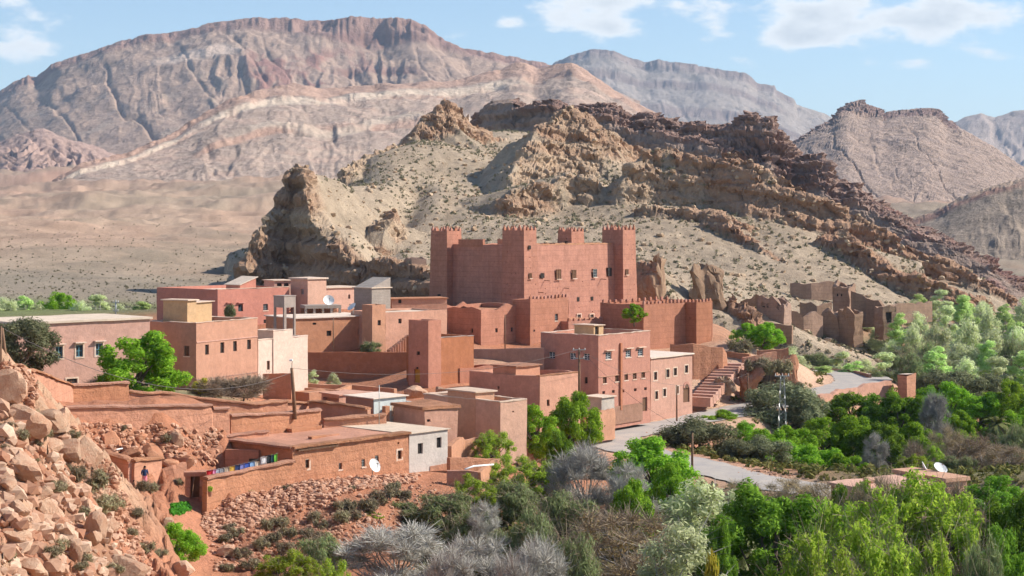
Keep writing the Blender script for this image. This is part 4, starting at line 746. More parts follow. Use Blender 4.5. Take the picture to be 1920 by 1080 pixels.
# ------------------------------------------------------------------ upper village, left
def village():
    # long house with pale roof
    h = house('long_house', 'long salmon house with blue windows and pale flat roof, far left', 'house', None, 30, 281, 609, 726, 164, 42, M['salmon'], [('R', 111, 661, 13, 22, 'blue'), ('R', 149, 658, 13, 22, 'blue'), ('R', 186, 655, 13, 22, 'blue'), ('R', 135, 715, 20, 10, 'white')], L=9.5, par=0, slab=.22, rmat=M['roofp'])
    # orange and pink block
    h = house('block_house', 'two-storey pink house with four slot windows and a rooftop stair box', 'house', 280, 368, 483, 606, 726, 176, 62, M['salmon'], [('R', 388, 656, 7, 19, 'dark'), ('R', 417, 652, 7.5, 20, 'dark'), ('R', 441, 649, 7, 19, 'dark'), ('R', 467, 646, 7, 18, 'dark'), ('L', 350, 658, 10, 19, 'shut'), ('L', 316, 655, 9, 18, 'shut'), ('R', 443, 711, 6, 7, 'dark'), ('R', 467, 708, 6, 7, 'dark')], par=.5, rmat=M['roofp'], thick=.28)
    h.ledge('R', .02, h.W - .02, h.z(643), M['salmon']); h.ledge('R', .02, h.W - .02, h.z(713), M['brownw'], th=.07, proud=.05)
    h.coping(0, h.W, 0, h.L, h.H, .28, M['trim'], .05, .07)
    y0 = .9; x0 = 1.2; xa = h.uR(372, y0); ya = h.uL(306, x0)
    h.body(x0, xa + 1.2, y0 + 1.2, ya, h.H - .6, h.z(564, x0, y0 + 1), M['yellow'], [('R', 366, 585, 8, 36, 'doort')], par=0, slab=.12, rmat=M['trim'], name='stair_box', rname='stair_box_roof')
    x1 = h.uR(388, y0 + 1.4); h.body(xa + 1.3, x1 + 1, y0 + 1.5, y0 + 3.5, h.H - .6, h.z(566, x1, y0 + 2), M['yellow'], [], par=0, slab=.08, rmat=M['trim'], name='stair_box_wing', rname='wing_roof')
    # cream stepped house
    h = house('cream_house', 'cream house with a stepped parapet beside the pink block', 'house', None, 484, 577, 638, 722, 187, 60, M['cream'], [('R', 486.5, 688, 5, 16, 'darkw'), ('R', 503, 685, 5.5, 17, 'shut')], L=7, par=.5, rmat=M['roofp'])
    xa, xb = h.uR(511), h.uR(547); h.body(xa, xb, -.12, 3.5, -1, h.z(621, xa), M['cream'], [], par=.3, rmat=M['roofp'], name='raised_bay', rname='bay_roof'); h.coping(0, xa, 0, h.L, h.H, .3, M['trim'], .06, .08, sides='F'); h.coping(xb, h.W, 0, h.L, h.H, .3, M['trim'], .06, .08, sides='F'); h.coping(xa, xb, -.12, 3.5, h.z(621, xa), .3, M['trim'], .06, .08, sides='FL')
    wallrun('yard_wall', 'short orange yard wall below the cream house', [(494, 700, 722, 183), (548, 699, 722, 182)], M['orange'], .35)
    # pink long house
    h = house('pink_house', 'wide rose-pink house with hooded windows behind the block house', 'house', 294, 408, 542, 543, 612, 232, 50, M['pink'], [('R', 430, 577, 8, 12, 'hoodp'), ('R', 451, 577.5, 9, 13, 'hoodp'), ('R', 498, 576, 9, 12, 'iron'), ('R', 498, 603, 7, 7, 'dark')], par=.45, rmat=M['roofp'], thick=.3)
    h.coping(0, h.W, 0, h.L, h.H, .3, M['trim'], .04, .07, sides='F')
    x0 = h.uR(450, 4); x1 = h.uR(480, 4); h.body(x0, x1, 4, 7, h.H - 1, h.H + .35, M['pink'], [], par=0, slab=.1, rmat=M['roofp'], zr1=h.H + 1.3, name='stair_hatch', rname='hatch_roof')
    h = house('beige_house', 'tall beige house with a flat overhanging roof above the village', 'house', 545, 577, 612, 524, 600, 242, 50, M['peach'], [('L', 567, 547, 6, 10, 'grey')], par=0, slab=.2, rmat=M['trim'])
    house('flat_annex', 'small annex with dark window slots left of the beige house', 'house', None, 514, 549, 527, 600, 247, 30, M['peach'], [('R', 524, 534, 9, 6, 'dark'), ('R', 537, 534, 9, 6, 'dark')], L=4, par=0, slab=.12, rmat=M['trim'])
    house('pale_house', 'pale low house with flat roof right of the beige house', 'house', None, 612, 684, 541, 602, 248, 44, M['peach'], [('R', 655, 556, 4, 8, 'dark')], L=6, par=0, slab=.12, rmat=M['trim'])
    h = house('block_ruin', 'unplastered grey block house with a sharply sloping roof', 'house', 664, 697, 732, 541, 606, 238, 52, M['grey'], [], par=0, zr1=None, slab=.12, rmat=M['roofp'])
    x1 = h.W; mb = MB(); zt1 = h.z(520, h.W)
    mb.v = [(0, 0, h.H + .13), (x1, 0, h.H + .13), (x1, 0, zt1), (0, h.L, h.H + .13), (x1, h.L, h.H + .13), (x1, h.L, zt1)]; mb.f = [(0, 1, 2), (3, 5, 4), (0, 2, 5, 3), (1, 4, 5, 2)]; mb.build('sloped_gable', M['grey'], h.root)
    # open concrete frame
    t = House('concrete_frame', 'unfinished concrete frame with dark open bays beside a satellite dish', 'shelter', 572, 232, 20, None, 11.2); W = t.uR(640); mb = MB(); mb.box(0, W, 0, 3, t.z(579), t.z(573)); mb.build('slab', M['concrete'], t.root)
    for k in range(5): mb = MB(); a = k * (W - .3) / 4; mb.box(a, a + .3, .1, .4, -.4, t.z(579)); mb.build('post', M['concrete'], t.root)
    mb = MB(); mb.box(0, W, 2.6, 2.9, -.4, t.z(579)); mb.build('back_wall', M['mud'], t.root)
    mb = MB(); mb.box(.3, W - .3, .15, .3, -.4, .55); mb.build('low_wall', M['concrete'], t.root)
    house('row_house', 'orange row house with pale roof edge below the concrete frame', 'house', None, 553, 702, 598, 660, 222, 36, M['orange'], [('R', 617, 625, 9, 10, 'dark'), ('R', 675, 622, 8, 11, 'dark'), ('R', 590, 607, 7, 4, 'dark')], L=8, par=0, slab=.14, rmat=M['roofp'])
    h = house('stair_tower', 'narrow square tower house with one small window by the steps', 'tower', 679, 698, 723, 572, 650, 219, 50, M['mudlt'], [('R', 711, 605, 6, 10, 'dark')], par=.2, rmat=M['roofmud'])
    house('step_house', 'pink mud house with whitish roof above the village steps', 'house', None, 723, 838, 586, 652, 224, 46, M['mudlt'], [('R', 750, 602, 6, 9, 'dark')], L=7, par=.25, rmat=M['roofp'], rag=.1)
    house('back_shed', 'low mud shed tucked beneath the kasbah left tower', 'shed', None, 735, 838, 561, 600, 252, 20, M['mudlt'], [('R', 750, 565, 6, 7, 'dark')], L=4, par=0, slab=.1, rmat=M['roofmud'])
    # water tank on legs
    t = House('water_tank', 'square concrete water tank standing on four legs', 'tank', 533, 214, 52, None, 10.2); z0, z1 = t.z(577), t.z(556); mb = MB(); mb.box(0, 2.0, 0, 1.9, z0, z1); mb.box(-.06, 2.06, -.06, 1.96, z1 + .002, z1 + .1); mb.build('tank', M['concrete'], t.root)
    for a, b in ((0, 0), (1.75, 0), (0, 1.65), (1.75, 1.65)): mb = MB(); mb.box(a, a + .25, b, b + .25, -2, z0); mb.build('leg', M['concrete'], t.root)
    mb = MB(); mb.box(.25, 1.75, .06, .2, .2, .4); mb.build('brace', M['concrete'], t.root)
    # dark garden wall, red tower house and grey wall
    wallrun('garden_wall', 'long dark red garden wall in shade below the row house', [(576, 660, 720, 214), (770, 660, 718, 211)], M['redh'], .4, rag=.02)
    h = house('red_tower_house', 'brick-red tower house with ochre door and lower wing', 'house', 766, 803, 827, 601, 722, 195, 50, M['redh'], [('L', 784, 662, 6, 7, 'dark'), ('L', 782, 705, 11, 26, 'doory'), ('L', 782, 690, 5, 4, 'dark')], par=.15, rmat=M['roofp'])
    x1 = h.uR(889); h.body(h.W + .01, x1, .06, 5.5, -2, h.z(634, h.W), M['redh'], [], par=.4, rmat=M['roofp'], name='wing_wall', rname='wing_roof'); h.coping(h.W, x1, .06, 5.5, h.z(634, h.W), .3, M['concrete'], .02, .07, sides='F')
    wallrun('grey_wall', 'plain grey-brown rendered wall between red tower house and three-storey house', [(886, 655, 700, 214), (1020, 652, 700, 214)], M['brownw'], .4, rag=.01)
    # three storeys by the road
    ws = [('R', 1141, 667, 11, 13, 'hood'), ('R', 1178, 663, 10, 13, 'hood'), ('R', 1201, 661, 10, 13, 'hood')] + [('R', x, y, 7, 11.5, 'shut') for x, y in ((1134, 713), (1157, 709.5), (1174, 707), (1190, 705), (1206, 703))] + [('R', x, y, 5, 5.5, 'dark') for x, y in ((1132, 736), (1150, 734), (1168, 733), (1191, 731), (1210, 729))] + [('R', 1209, 758, 9, 26, 'door')]
    ws += [('L', x, y, 11, 12.5, 'grid') for x, y in ((1035, 666), (1074, 668), (1100, 669))] + [('L', 1099, 713, 6, 12, 'dark')]
    h = house('three_storey_house', 'three-storey rose house with hooded grille windows beside the road', 'house', 1014, 1122, 1219, 629, 778, 211, 52, M['rose'], ws, par=.9, thick=.25, rmat=M['roofp'])
    h.coping(0, h.W, 0, h.L, h.H, .25, M['trim'], .04, .07); h.ledge('R', .02, h.W - .02, h.z(708), M['salmon'], th=.1)
    mb = MB(); u = h.uR(1163); mb.box(u - .2, u + .2, -.22, .05, .2, h.z(643, u)); mb.jitter(.015); mb.build('chimney_flue', M['redh'], h.root)
    mb = MB(); mb.box(.05, h.uR(1203), -.16, .04, -1.5, .75); mb.build('plinth', M['brownw'], h.root)
    y0 = 3.2; x0 = h.uR(1113, y0); x1 = h.uR(1131, y0); h.body(x0, x1, y0, y0 + 3, h.H - .95, h.z(611, x0, y0), M['yellow'], [('R', 1119, 620, 7, 15, 'doord')], par=0, slab=.1, rmat=M['trim'], name='stair_box', rname='stair_box_roof')
    # house with the arched door
    h = house('arched_house', 'two-storey house with white-framed windows and an arched door by the steps', 'house', None, 1220, 1298, 673, 770, 226, 52, M['salmon'], [('R', 1229, 705, 6, 15, 'white'), ('R', 1252, 700, 6, 15, 'white'), ('R', 1266, 697, 6, 14, 'white'), ('R', 1287, 692, 6, 14, 'white'), ('R', 1231, 741, 5.5, 15, 'white'), ('R', 1246, 736, 5.5, 14, 'white'), ('R', 1270, 731, 5, 14, 'white'), ('R', 1287, 741, 12, 27, 'door')], L=8, par=0, slab=.18, rmat=M['roofp'])
    u = h.uR(1287); zc = h.z(727, u); mb = MB(); r0, r1 = .52, .85
    for k in range(8):
        a0, a1 = math.pi * k / 8, math.pi * (k + 1) / 8; q = [(u + r * math.cos(a), zc + r * math.sin(a)) for r, a in ((r0, a0), (r1, a0), (r1, a1), (r0, a1))]
        mb.quad(*[(x, -.07, z) for x, z in q]); mb.quad(*[(x, yy, z) for (x, z), yy in ((q[1], -.07), (q[1], .0), (q[2], .0), (q[2], -.07))])
    mb.build('door_arch', M['rose'], h.root)
    mb = MB(); 
    for k in range(8):
        a0, a1 = math.pi * k / 8, math.pi * (k + 1) / 8; mb.quad((u, -.02, zc), (u + r0 * math.cos(a0), -.02, zc + r0 * math.sin(a0)), (u + r0 * math.cos(a1), -.02, zc + r0 * math.sin(a1)), (u, -.02, zc))
    mb.build('fanlight', M['wood'], h.root)
    # roadside shed and pen
    house('roadside_shed', 'small whitewashed shed at the foot of the three-storey house', 'shed', 1096, 1128, 1152, 746, 776, 206, 50, M['white'], [], par=0, slab=.1, rmat=M['roofp'])
    wallrun('pen_wall', 'crumbling pink mud pen wall at the roadside', [(1098, 782, 808, 199), (1112, 773, 805, 200), (1150, 766, 800, 204), (1148, 768, 792, 209)], M['mudlt'], .4, rag=.25)
    # mud house left of the three storeys
    h = house('corner_mud_house', 'orange mud house with stepped parapet left of the utility pole', 'house', 880, 1012, 1088, 706, 796, 190, 50, M['orange'], [('L', 935, 727, 4, 6, 'dark'), ('R', 1028, 755, 5, 12, 'dark'), ('R', 1050, 772, 5, 10, 'dark')], par=.7, rmat=M['roofmud'], rag=.12, jit=.05, thick=.35)
    h.coping(0, h.W, 0, h.L, h.H, .35, M['brush'], .06, .12, sides='F')
    ya, yb = h.uL(965), h.uL(921); h.body(.25, 4.5, ya, yb, 0, h.z(689, 0, ya), M['orange'], [], par=0, slab=.12, rmat=M['brush'], name='roof_room', rname='room_roof', jit=.05)
    h = house('low_mud_house', 'low red mud house with open terrace behind the orange mud house', 'house', 822, 862, 930, 692, 738, 199, 46, M['redh'], [], par=.8, rmat=M['mudlt'], rag=.25, jit=.06, thick=.4)
    # cream courtyard house
    h = house('courtyard_house', 'peach house with open walled roof terrace in the village centre', 'house', 795, 938, 988, 755, 835, 170, 44, M['peach'], [('R', 962, 772, 2, 3, 'dark')], par=.95, thick=.32, rmat=M['roofp'], jit=.03)
    h.coping(0, h.W, 0, h.L, h.H, .32, M['cream'], .07, .13); ya, yb = h.uL(892), h.uL(840); h.body(-.03, 2.6, ya, yb, .3, h.z(737, 0, ya), M['peach'], [], par=0, slab=.14, rmat=M['cream'], name='stair_box', rname='stair_box_roof')
    house('rubble_house', 'pink rubble-walled house with a rounded mud roof edge', 'house', None, 795, 858, 769, 840, 164, 40, M['mudlt'], [('R', 803, 788, 7, 5, 'dark')], L=5, par=.1, slab=.3, rmat=M['brush'], rag=.1, jit=.08)
    h = house('blue_house', 'pale blue limewashed house with brown side wall', 'house', 648, 701, 761, 748, 800, 167, 46, M['bluew'], [('R', 741, 770, 9, 13, 'darkw')], par=0, slab=.1, rmat=M['roofp'])
    mb = MB(); mb.box(-.05, -.004, .1, h.L - .1, .2, h.H - .05); mb.build('side_wall_render', M['brownw'], h.root); x1 = h.uR(795, .3); h.body(h.W + .01, x1, .2, 3, -2, h.z(759, h.W), M['bluew'], [], par=.3, rmat=M['roofp'], name='low_wing', rname='low_wing_roof')
    mb = MB(); u = h.uR(719, -1.2); mb.box(u, u + .55, -1.5, -1.0, -.5, h.z(760, u)); mb.jitter(.03); mb.build('chimney', M['mud'], h.root)
    # white house and mud house in front
    h = house('white_house', 'whitewashed block house with two square window openings', 'house', None, 767, 839, 814, 893, 155, 49, M['white'], [('R', 788, 841, 9.5, 20, 'dark'), ('R', 823, 830, 9, 20, 'dark')], L=9.5, par=0, slab=.06, rmat=M['roofp'], jit=.03)
    mb = MB(); mb.box(h.uR(806), h.W + .03, -.05, .1, -2, h.z(869, h.W)); mb.jitter(.03); mb.build('mud_footing', M['mud'], h.root)
    h = house('red_mud_house', 'long red mud house with a satellite dish before its wall', 'house', None, 549, 767, 842, 912, 144.5, 49, M['mud'], [('R', 576, 870, 7, 17, 'white'), ('R', 638, 874, 6, 12, 'iron'), ('R', 682, 868, 6.5, 14, 'iron'), ('R', 707, 862, 6.5, 14, 'iron'), ('R', 749, 853, 7.5, 17, 'darkw'), ('R', 747, 832, 3, 4, 'dark')], L=13.5, par=0, slab=.0, rmat=M['roofmud'], jit=.06, rag=.08)
    h.coping(0, h.W, 0, h.L, h.H, .5, M['brush'], .3, .2, sides='FL')
    rnd = random.Random(8)
    for k in range(30):
        mb = MB(); a = .4 + k * (h.W * .37 - .5) / 30; mb.box(a, a + .1, -.34, .12, h.H - .22, h.H - .1); mb.build('roof_pole', M['polew'], h.root)
    for (px, y, w, d, hh) in ((548, 8.6, 3.6, 1.2, .35), (585, 3.9, 1.7, .5, .16), (612, 3.9, 1.6, .5, .16)):
        mb = MB(); u = h.uR(px, y); mb.box(u, u + w, y, y + d, h.H - .05, h.H + hh); mb.jitter(.06); mb.build('roof_hatch', M['mud'], h.root)
    # courtyard buildings on its left
    h = house('mud_byre', 'square red mud byre with brush-edged roof above the courtyard', 'house', 358, 421, 503, 820, 878, 149.5, 50, M['mud'], [('L', 387, 825, 4, 6, 'dark')], par=0, slab=0, rmat=M['roofmud'], jit=.06, rag=.08); h.coping(0, h.W, 0, h.L, h.H, .4, M['brush'], .2, .16, sides='FL')
    iw = wallrun('inner_wall', 'dark inner courtyard wall with a doorway', [(424, 842, 893, 148.2), (487, 844, 890, 147.2)], M['mud'], .4, rag=.03)
    mb = MB(); X, Y, Z = Wp(477, 893, 146.9); mb.box(-.4, .4, -.08, .02, 0, 1.55); mb.build('door', M['dark'], iw, loc=tuple(A((X, Y - .28, Z)) - A(iw.location)))
    house('lean_to', 'shaded lean-to with pole roof between byre and mud house', 'shed', None, 452, 512, 829, 860, 151, 10, M['mud'], [('R', 480, 842, 30, 13, 'hole')], L=3, par=0, slab=.15, rmat=M['brush'], jit=.05)
    wallrun('courtyard_wall', 'long red mud courtyard wall with washing hung along its top', [(384, 899, 940, 136.5), (420, 891, 930, 138.5), (480, 879, 921, 141.5), (549, 866, 912, 144.6)], M['mud'], .45, M['brush'], rag=.05)
    wallrun('rubble_wall', 'broken rubble wall between the gate and the byre', [(347, 870, 900, 145), (372, 845, 885, 147), (414, 838, 880, 148.5)], M['mud'], .5, rag=.3, jit=.12)
    h = House('gate', 'mud doorway with a dark plank door and leaning pole', 'gate', 347, 138.5, 8, None, ZC - (930 - YH) / F * 138.5); W = h.uR(384); H = h.z(885); mb = MB(); mb.box(0, .42, 0, .7, -1, H - .35); mb.jitter(.03); mb.build('jamb', M['mud'], h.root); mb = MB(); mb.box(W - .42, W, 0, .7, -1, H - .35); mb.jitter(.03); mb.build('jamb', M['mud'], h.root)
    mb = MB(); mb.box(-.12, W + .1, -.12, .85, H - .35, H); mb.jitter(.06); mb.build('lintel', M['mud'], h.root); mb = MB(); mb.box(.42, W - .42, .42, .5, -.2, H - .36); mb.build('door', M['wood'], h.root)
    mb = MB(); mb.tube([(.55, -.5, -.1), (.75, .05, 1.5)], .04, 5); mb.build('prop_pole', M['polew'], h.root)
    wallrun('pen_wall', 'dark curved mud pen wall below the big pale boulder', [(188, 843, 890, 139.5), (215, 855, 905, 136.5), (246, 866, 912, 135)], M['mud'], .5, M['brush'], rag=.05)
    wallrun('pen_wall', 'sunlit mud pen wall behind the standing woman', [(246, 866, 912, 135), (298, 860, 905, 139.5)], M['mud'], .5, M['brush'], rag=.06)
    wallrun('pen_wall', 'leaning mud wall right of the woman, rising to the gate', [(300, 880, 915, 140), (322, 874, 925, 140.5), (346, 868, 930, 141.5)], M['mud'], .5, rag=.15, jit=.1)
    # terrace walls
    wallrun('terrace_wall', 'long lower terrace wall of red mud above the rocky bank', [(121, 767, 797, 139), (250, 764, 797, 143), (393, 761, 797, 149), (396, 768, 797, 149.3), (428, 768, 800, 150.5)], M['mud'], .5, M['brush'], rag=.05)
    wallrun('terrace_wall', 'terrace wall of red mud behind the mud byre', [(430, 782, 812, 152), (520, 777, 812, 156), (599, 770, 808, 160)], M['mud'], .5, M['brush'], rag=.06)
    wallrun('terrace_wall', 'tall stretch of mud wall below the green tree, left', [(131, 724, 770, 148), (185, 722, 770, 150), (239, 720, 770, 152)], M['mud'], .5, M['brush'], rag=.05)
    wallrun('terrace_wall', 'upper terrace wall stepping down below the bare bushes', [(238, 737, 775, 153), (280, 739, 775, 154.5), (320, 740, 775, 156), (375, 750, 778, 158), (470, 758, 782, 161), (536, 754, 785, 164)], M['mud'], .5, M['brush'], rag=.07)
    wallrun('slope_wall', 'shaded wall climbing the slope at the far left', [(-30, 668, 720, 118), (20, 686, 735, 126), (75, 703, 750, 137), (131, 726, 765, 148)], M['mud'], .55, M['brush'], rag=.06)
    wallrun('lane_wall', 'dark short wall behind the leaning lamp pole', [(534, 757, 785, 166), (582, 758, 782, 169)], M['mud'], .4, M['brush'])
    wallrun('lane_wall', 'pale mud wall left of the blue house', [(582, 755, 790, 168), (640, 760, 795, 166), (692, 768, 800, 164)], M['mudlt'], .45, M['brush'], rag=.05)
    wallrun('lane_wall', 'curving mud wall behind the mud roof', [(606, 789, 812, 160), (650, 785, 812, 161), (722, 779, 812, 163)], M['mud'], .45, M['brush'], rag=.05)
    # sunken pens and low roofs in the middle
    for i, (pts, lab) in enumerate((([(574, 719, 735, 196), (660, 722, 735, 193), (742, 729, 742, 189)], 'rear low wall of the sunken mud pens'), ([(574, 726, 740, 190), (625, 730, 742, 187)], 'inner low wall of the sunken mud pens'), ([(630, 729, 745, 186), (720, 737, 750, 182)], 'front low wall of the sunken mud pens'), ([(655, 722, 742, 192), (632, 731, 748, 184)], 'cross wall dividing the sunken mud pens'))):
        wallrun('pen_wall', lab, pts, M['mudlt'], .5, rag=.04)
    house('low_shed', 'flat-roofed mud shed with a dark open side left of the blue house', 'shed', 603, 636, 690, 741, 768, 176, 46, M['mudlt'], [('L', 620, 755, 28, 20, 'hole')], par=0, slab=.12, rmat=M['mudlt'], jit=.05)
    house('low_shed', 'long low mud roof beside the leaning lamp pole', 'shed', 552, 580, 640, 737, 765, 183, 46, M['mudlt'], [], par=.1, rmat=M['mudlt'], jit=.06)
    wallrun('enclosure_wall', 'back wall of the small red enclosure beside the white house', [(841, 857, 885, 157), (930, 860, 880, 161)], M['mud'], .45, rag=.05)
    wallrun('enclosure_wall', 'front wall of the small red enclosure beside the white house', [(838, 881, 900, 152), (896, 883, 900, 152)], M['mud'], .45, rag=.05)
    wallrun('enclosure_wall', 'sloping side wall of the small red enclosure', [(896, 884, 900, 152), (938, 858, 890, 161)], M['mudlt'], .45, rag=.1)
    wallrun('enclosure_wall', 'broken double wall right of the white house', [(842, 832, 860, 162), (864, 818, 850, 165), (868, 824, 850, 165.5), (893, 820, 850, 167)], M['mudlt'], .5, rag=.2)
    wallrun('garden_wall', 'shaded garden wall behind the bright green trees', [(936, 848, 872, 172), (1000, 830, 860, 181), (1060, 815, 850, 190)], M['mud'], .4, rag=.1)
village()
# ------------------------------------------------------------------ ruins at the foot of the hill, road parapets, outcrop and stair
def ruins():
    g = 'ruins below the rocky hill'
    R = M['ruin']
    house('ruin', 'roofless ruined earthen house with square window holes', 'ruin', 1420, 1470, 1484, 569, 622, 333, 60, R, [('L', 1432, 577, 6, 6, 'dark'), ('L', 1441, 577, 5, 6, 'dark'), ('L', 1459, 576, 4, 6, 'dark')], par=2.2, rag=1.1, thick=.6, jit=.16, cell=.7, rmat=R, group=g)
    house('ruin', 'ruined tower stump with a broken top above the others', 'ruin', 1561, 1592, 1604, 540, 600, 362, 55, R, [('L', 1578, 553, 3, 5, 'dark'), ('L', 1570, 553, 3, 5, 'dark')], par=2, rag=1.2, thick=.6, jit=.16, cell=.7, rmat=R, group=g)
    wallrun('ruin_wall', 'ruined wall descending in steps right of the tower stump', [(1596, 548, 600, 358), (1625, 553, 600, 358), (1640, 562, 600, 357), (1658, 572, 605, 355), (1668, 575, 610, 353)], R, .8, rag=.7, group=g, cat='ruin')
    house('ruin', 'ruined earthen block with a leaning front near the poplars', 'ruin', 1540, 1571, 1590, 588, 630, 345, 55, R, [], par=1.5, rag=1., thick=.6, jit=.18, cell=.7, rmat=R, group=g)
    house('ruin', 'ruined earthen tower with an arched niche near the poplars', 'ruin', 1571, 1602, 1618, 586, 632, 341, 30, R, [('R', 1590, 608, 9, 14, 'hole')], par=1.5, rag=.9, thick=.6, jit=.18, cell=.7, rmat=R, group=g)
    house('ruin', 'ruined gatehouse with a dark arched opening', 'ruin', 1640, 1656, 1680, 576, 620, 348, 20, R, [('R', 1667, 596, 10, 20, 'doord')], par=1., rag=.7, thick=.6, jit=.16, cell=.7, rmat=R, group=g)
    wallrun('ruin_wall', 'long ruined wall on the slope above the ruins', [(1482, 532, 550, 385), (1520, 530, 552, 385), (1577, 529, 548, 388)], R, .7, rag=.4, group=g, cat='ruin')
    wallrun('ruin_wall', 'jagged ruined wall behind the window-holed ruin', [(1388, 560, 590, 345), (1418, 557, 590, 345), (1440, 560, 585, 344)], R, .7, rag=.7, group=g, cat='ruin')
    wallrun('ruin_wall', 'eroded ruin fragments between the two ruined blocks', [(1484, 575, 615, 340), (1505, 590, 618, 340), (1520, 582, 618, 341), (1540, 592, 620, 343)], R, .8, rag=1.3, group=g, cat='ruin')
    wallrun('ruin_wall', 'low ruined wall running right into the poplars', [(1668, 571, 600, 352), (1710, 568, 590, 356), (1745, 566, 590, 360)], R, .7, rag=.4, group=g, cat='ruin')
    wallrun('ruin_wall', 'ruined wall base under the window-holed ruin', [(1444, 606, 630, 330), (1486, 609, 630, 328)], R, .7, rag=.3, group=g, cat='ruin')
    wallrun('ruin_wall', 'pair of ruined walls beside the tower stump', [(1500, 563, 600, 352), (1530, 566, 600, 352), (1558, 562, 600, 354)], R, .7, rag=.9, group=g, cat='ruin')
    house('ruin', 'small ruined hut on the rocks left of the kasbah', 'ruin', 757, 772, 800, 485, 505, 358, 20, R, [], par=.8, rag=.6, thick=.4, jit=.1, rmat=R, group=g)
    # parapets by the road
    P = wallrun('parapet', 'low dark parapet along the outer bend of the road', [(1470, 691, 698, 305), (1540, 690.5, 698, 304), (1600, 694, 703, 299), (1632, 702, 712, 288)], M['brownw'], .45, rag=.02)
    wallrun('parapet', 'pink mud parapet on the inner side of the road bend', [(1534, 742, 758, 250), (1575, 731, 752, 257), (1622, 722, 745, 263), (1668, 712, 736, 269)], M['mudlt'], .6, rag=.3)
    house('road_pier', 'square red mud pier at the end of the road parapet', 'pier', 1683, 1700, 1717, 703, 738, 266, 50, M['mud'], [], par=0, slab=.0, rag=.3, jit=.08)
ruins()
def outcrop():
    # terrace walls round the stair
    wallrun('stair_wall', 'tall red mud wall left of the public steps', [(1258, 648, 700, 250), (1300, 646, 705, 249), (1352, 650, 700, 251), (1360, 662, 690, 252)], M['mud'], .6, rag=.2, jit=.1)
    wallrun('stair_wall', 'shaded mud wall at the head of the steps', [(1344, 656, 690, 262), (1406, 664, 690, 259)], M['mud'], .5, rag=.05)
    wallrun('stair_wall', 'red mud wall on top of the rock outcrop', [(1393, 670, 692, 254), (1415, 667, 690, 254.5), (1455, 659, 684, 256)], M['mud'], .6, rag=.15)
    wallrun('stair_wall', 'upper mud wall along the outcrop edge', [(1420, 658, 675, 261), (1478, 653, 672, 261)], M['mud'], .6, rag=.15)
    t = link('public_steps', None, None, None, Wp(1298, 746, 239)); tag(t, 'broad flight of earthen steps rising beside the arched house', 'stairs'); X0, Y0, Z0 = t.location
    lo0, lo1, hi0, hi1 = A(Wp(1292, 748, 237.5)), A(Wp(1332, 748, 236)), A(Wp(1352, 680, 254)), A(Wp(1394, 682, 253)); n = 13
    for i in range(n):
        f = i / n; f2 = (i + 1.25) / n; a = lo0 + (hi0 - lo0) * f; b = lo1 + (hi1 - lo1) * f; c = lo1 + (hi1 - lo1) * f2; d = lo0 + (hi0 - lo0) * f2; zt = a[2] + (hi0[2] - lo0[2]) / n; mb = MB()
        for z in (a[2] - 1.0, zt):
            for q in (a, b, c, d): mb.v.append((q[0] - X0, q[1] - Y0, z - Z0))
        mb.f = [(3, 2, 1, 0), (4, 5, 6, 7), (0, 1, 5, 4), (1, 2, 6, 5), (2, 3, 7, 6), (3, 0, 4, 7)]; mb.build('step', M['salmon'], t)
    t = link('side_steps', None, None, None, Wp(722, 660, 218)); tag(t, 'narrow steps climbing right beside the narrow tower house', 'stairs'); X0, Y0, Z0 = t.location
    a0, a1 = A(Wp(726, 658, 217)), A(Wp(768, 626, 222)); n = 9
    for i in range(n):
        p = a0 + (a1 - a0) * i / n; mb = MB(); mb.box(p[0] - X0, p[0] - X0 + .5, p[1] - Y0 - .9, p[1] - Y0 + 1, -1, p[2] - Z0 + .2); mb.build('step', M['mudlt'], t)
outcrop()
# ------------------------------------------------------------------ vegetation
def leaf_mat(name, rgb, rgb2, trans=.35, rough=.6):
    m = bpy.data.materials.new(name); m.use_nodes = True; nt = m.node_tree; N, L = nt.nodes, nt.links; N.clear(); out = N.new('ShaderNodeOutputMaterial')
    g = N.new('ShaderNodeNewGeometry'); oi = N.new('ShaderNodeObjectInfo')
    c = mixc(N, L, g.outputs['Random Per Island'], rgb, rgb2); hs = N.new('ShaderNodeHueSaturation'); L.new(c, hs.inputs['Color']); L.new(mr(N, L, oi.outputs['Random'], 0, 1, .78, 1.22), hs.inputs['Value']); L.new(mr(N, L, oi.outputs['Random'], 0, 1, .485, .512), hs.inputs['Hue'])
    d = N.new('ShaderNodeBsdfDiffuse'); t = N.new('ShaderNodeBsdfTranslucent'); x = N.new('ShaderNodeMixShader'); x.inputs[0].default_value = trans
    L.new(hs.outputs[0], d.inputs[0]); L.new(hs.outputs[0], t.inputs[0]); L.new(d.outputs[0], x.inputs[1]); L.new(t.outputs[0], x.inputs[2]); L.new(x.outputs[0], out.inputs[0]); return m
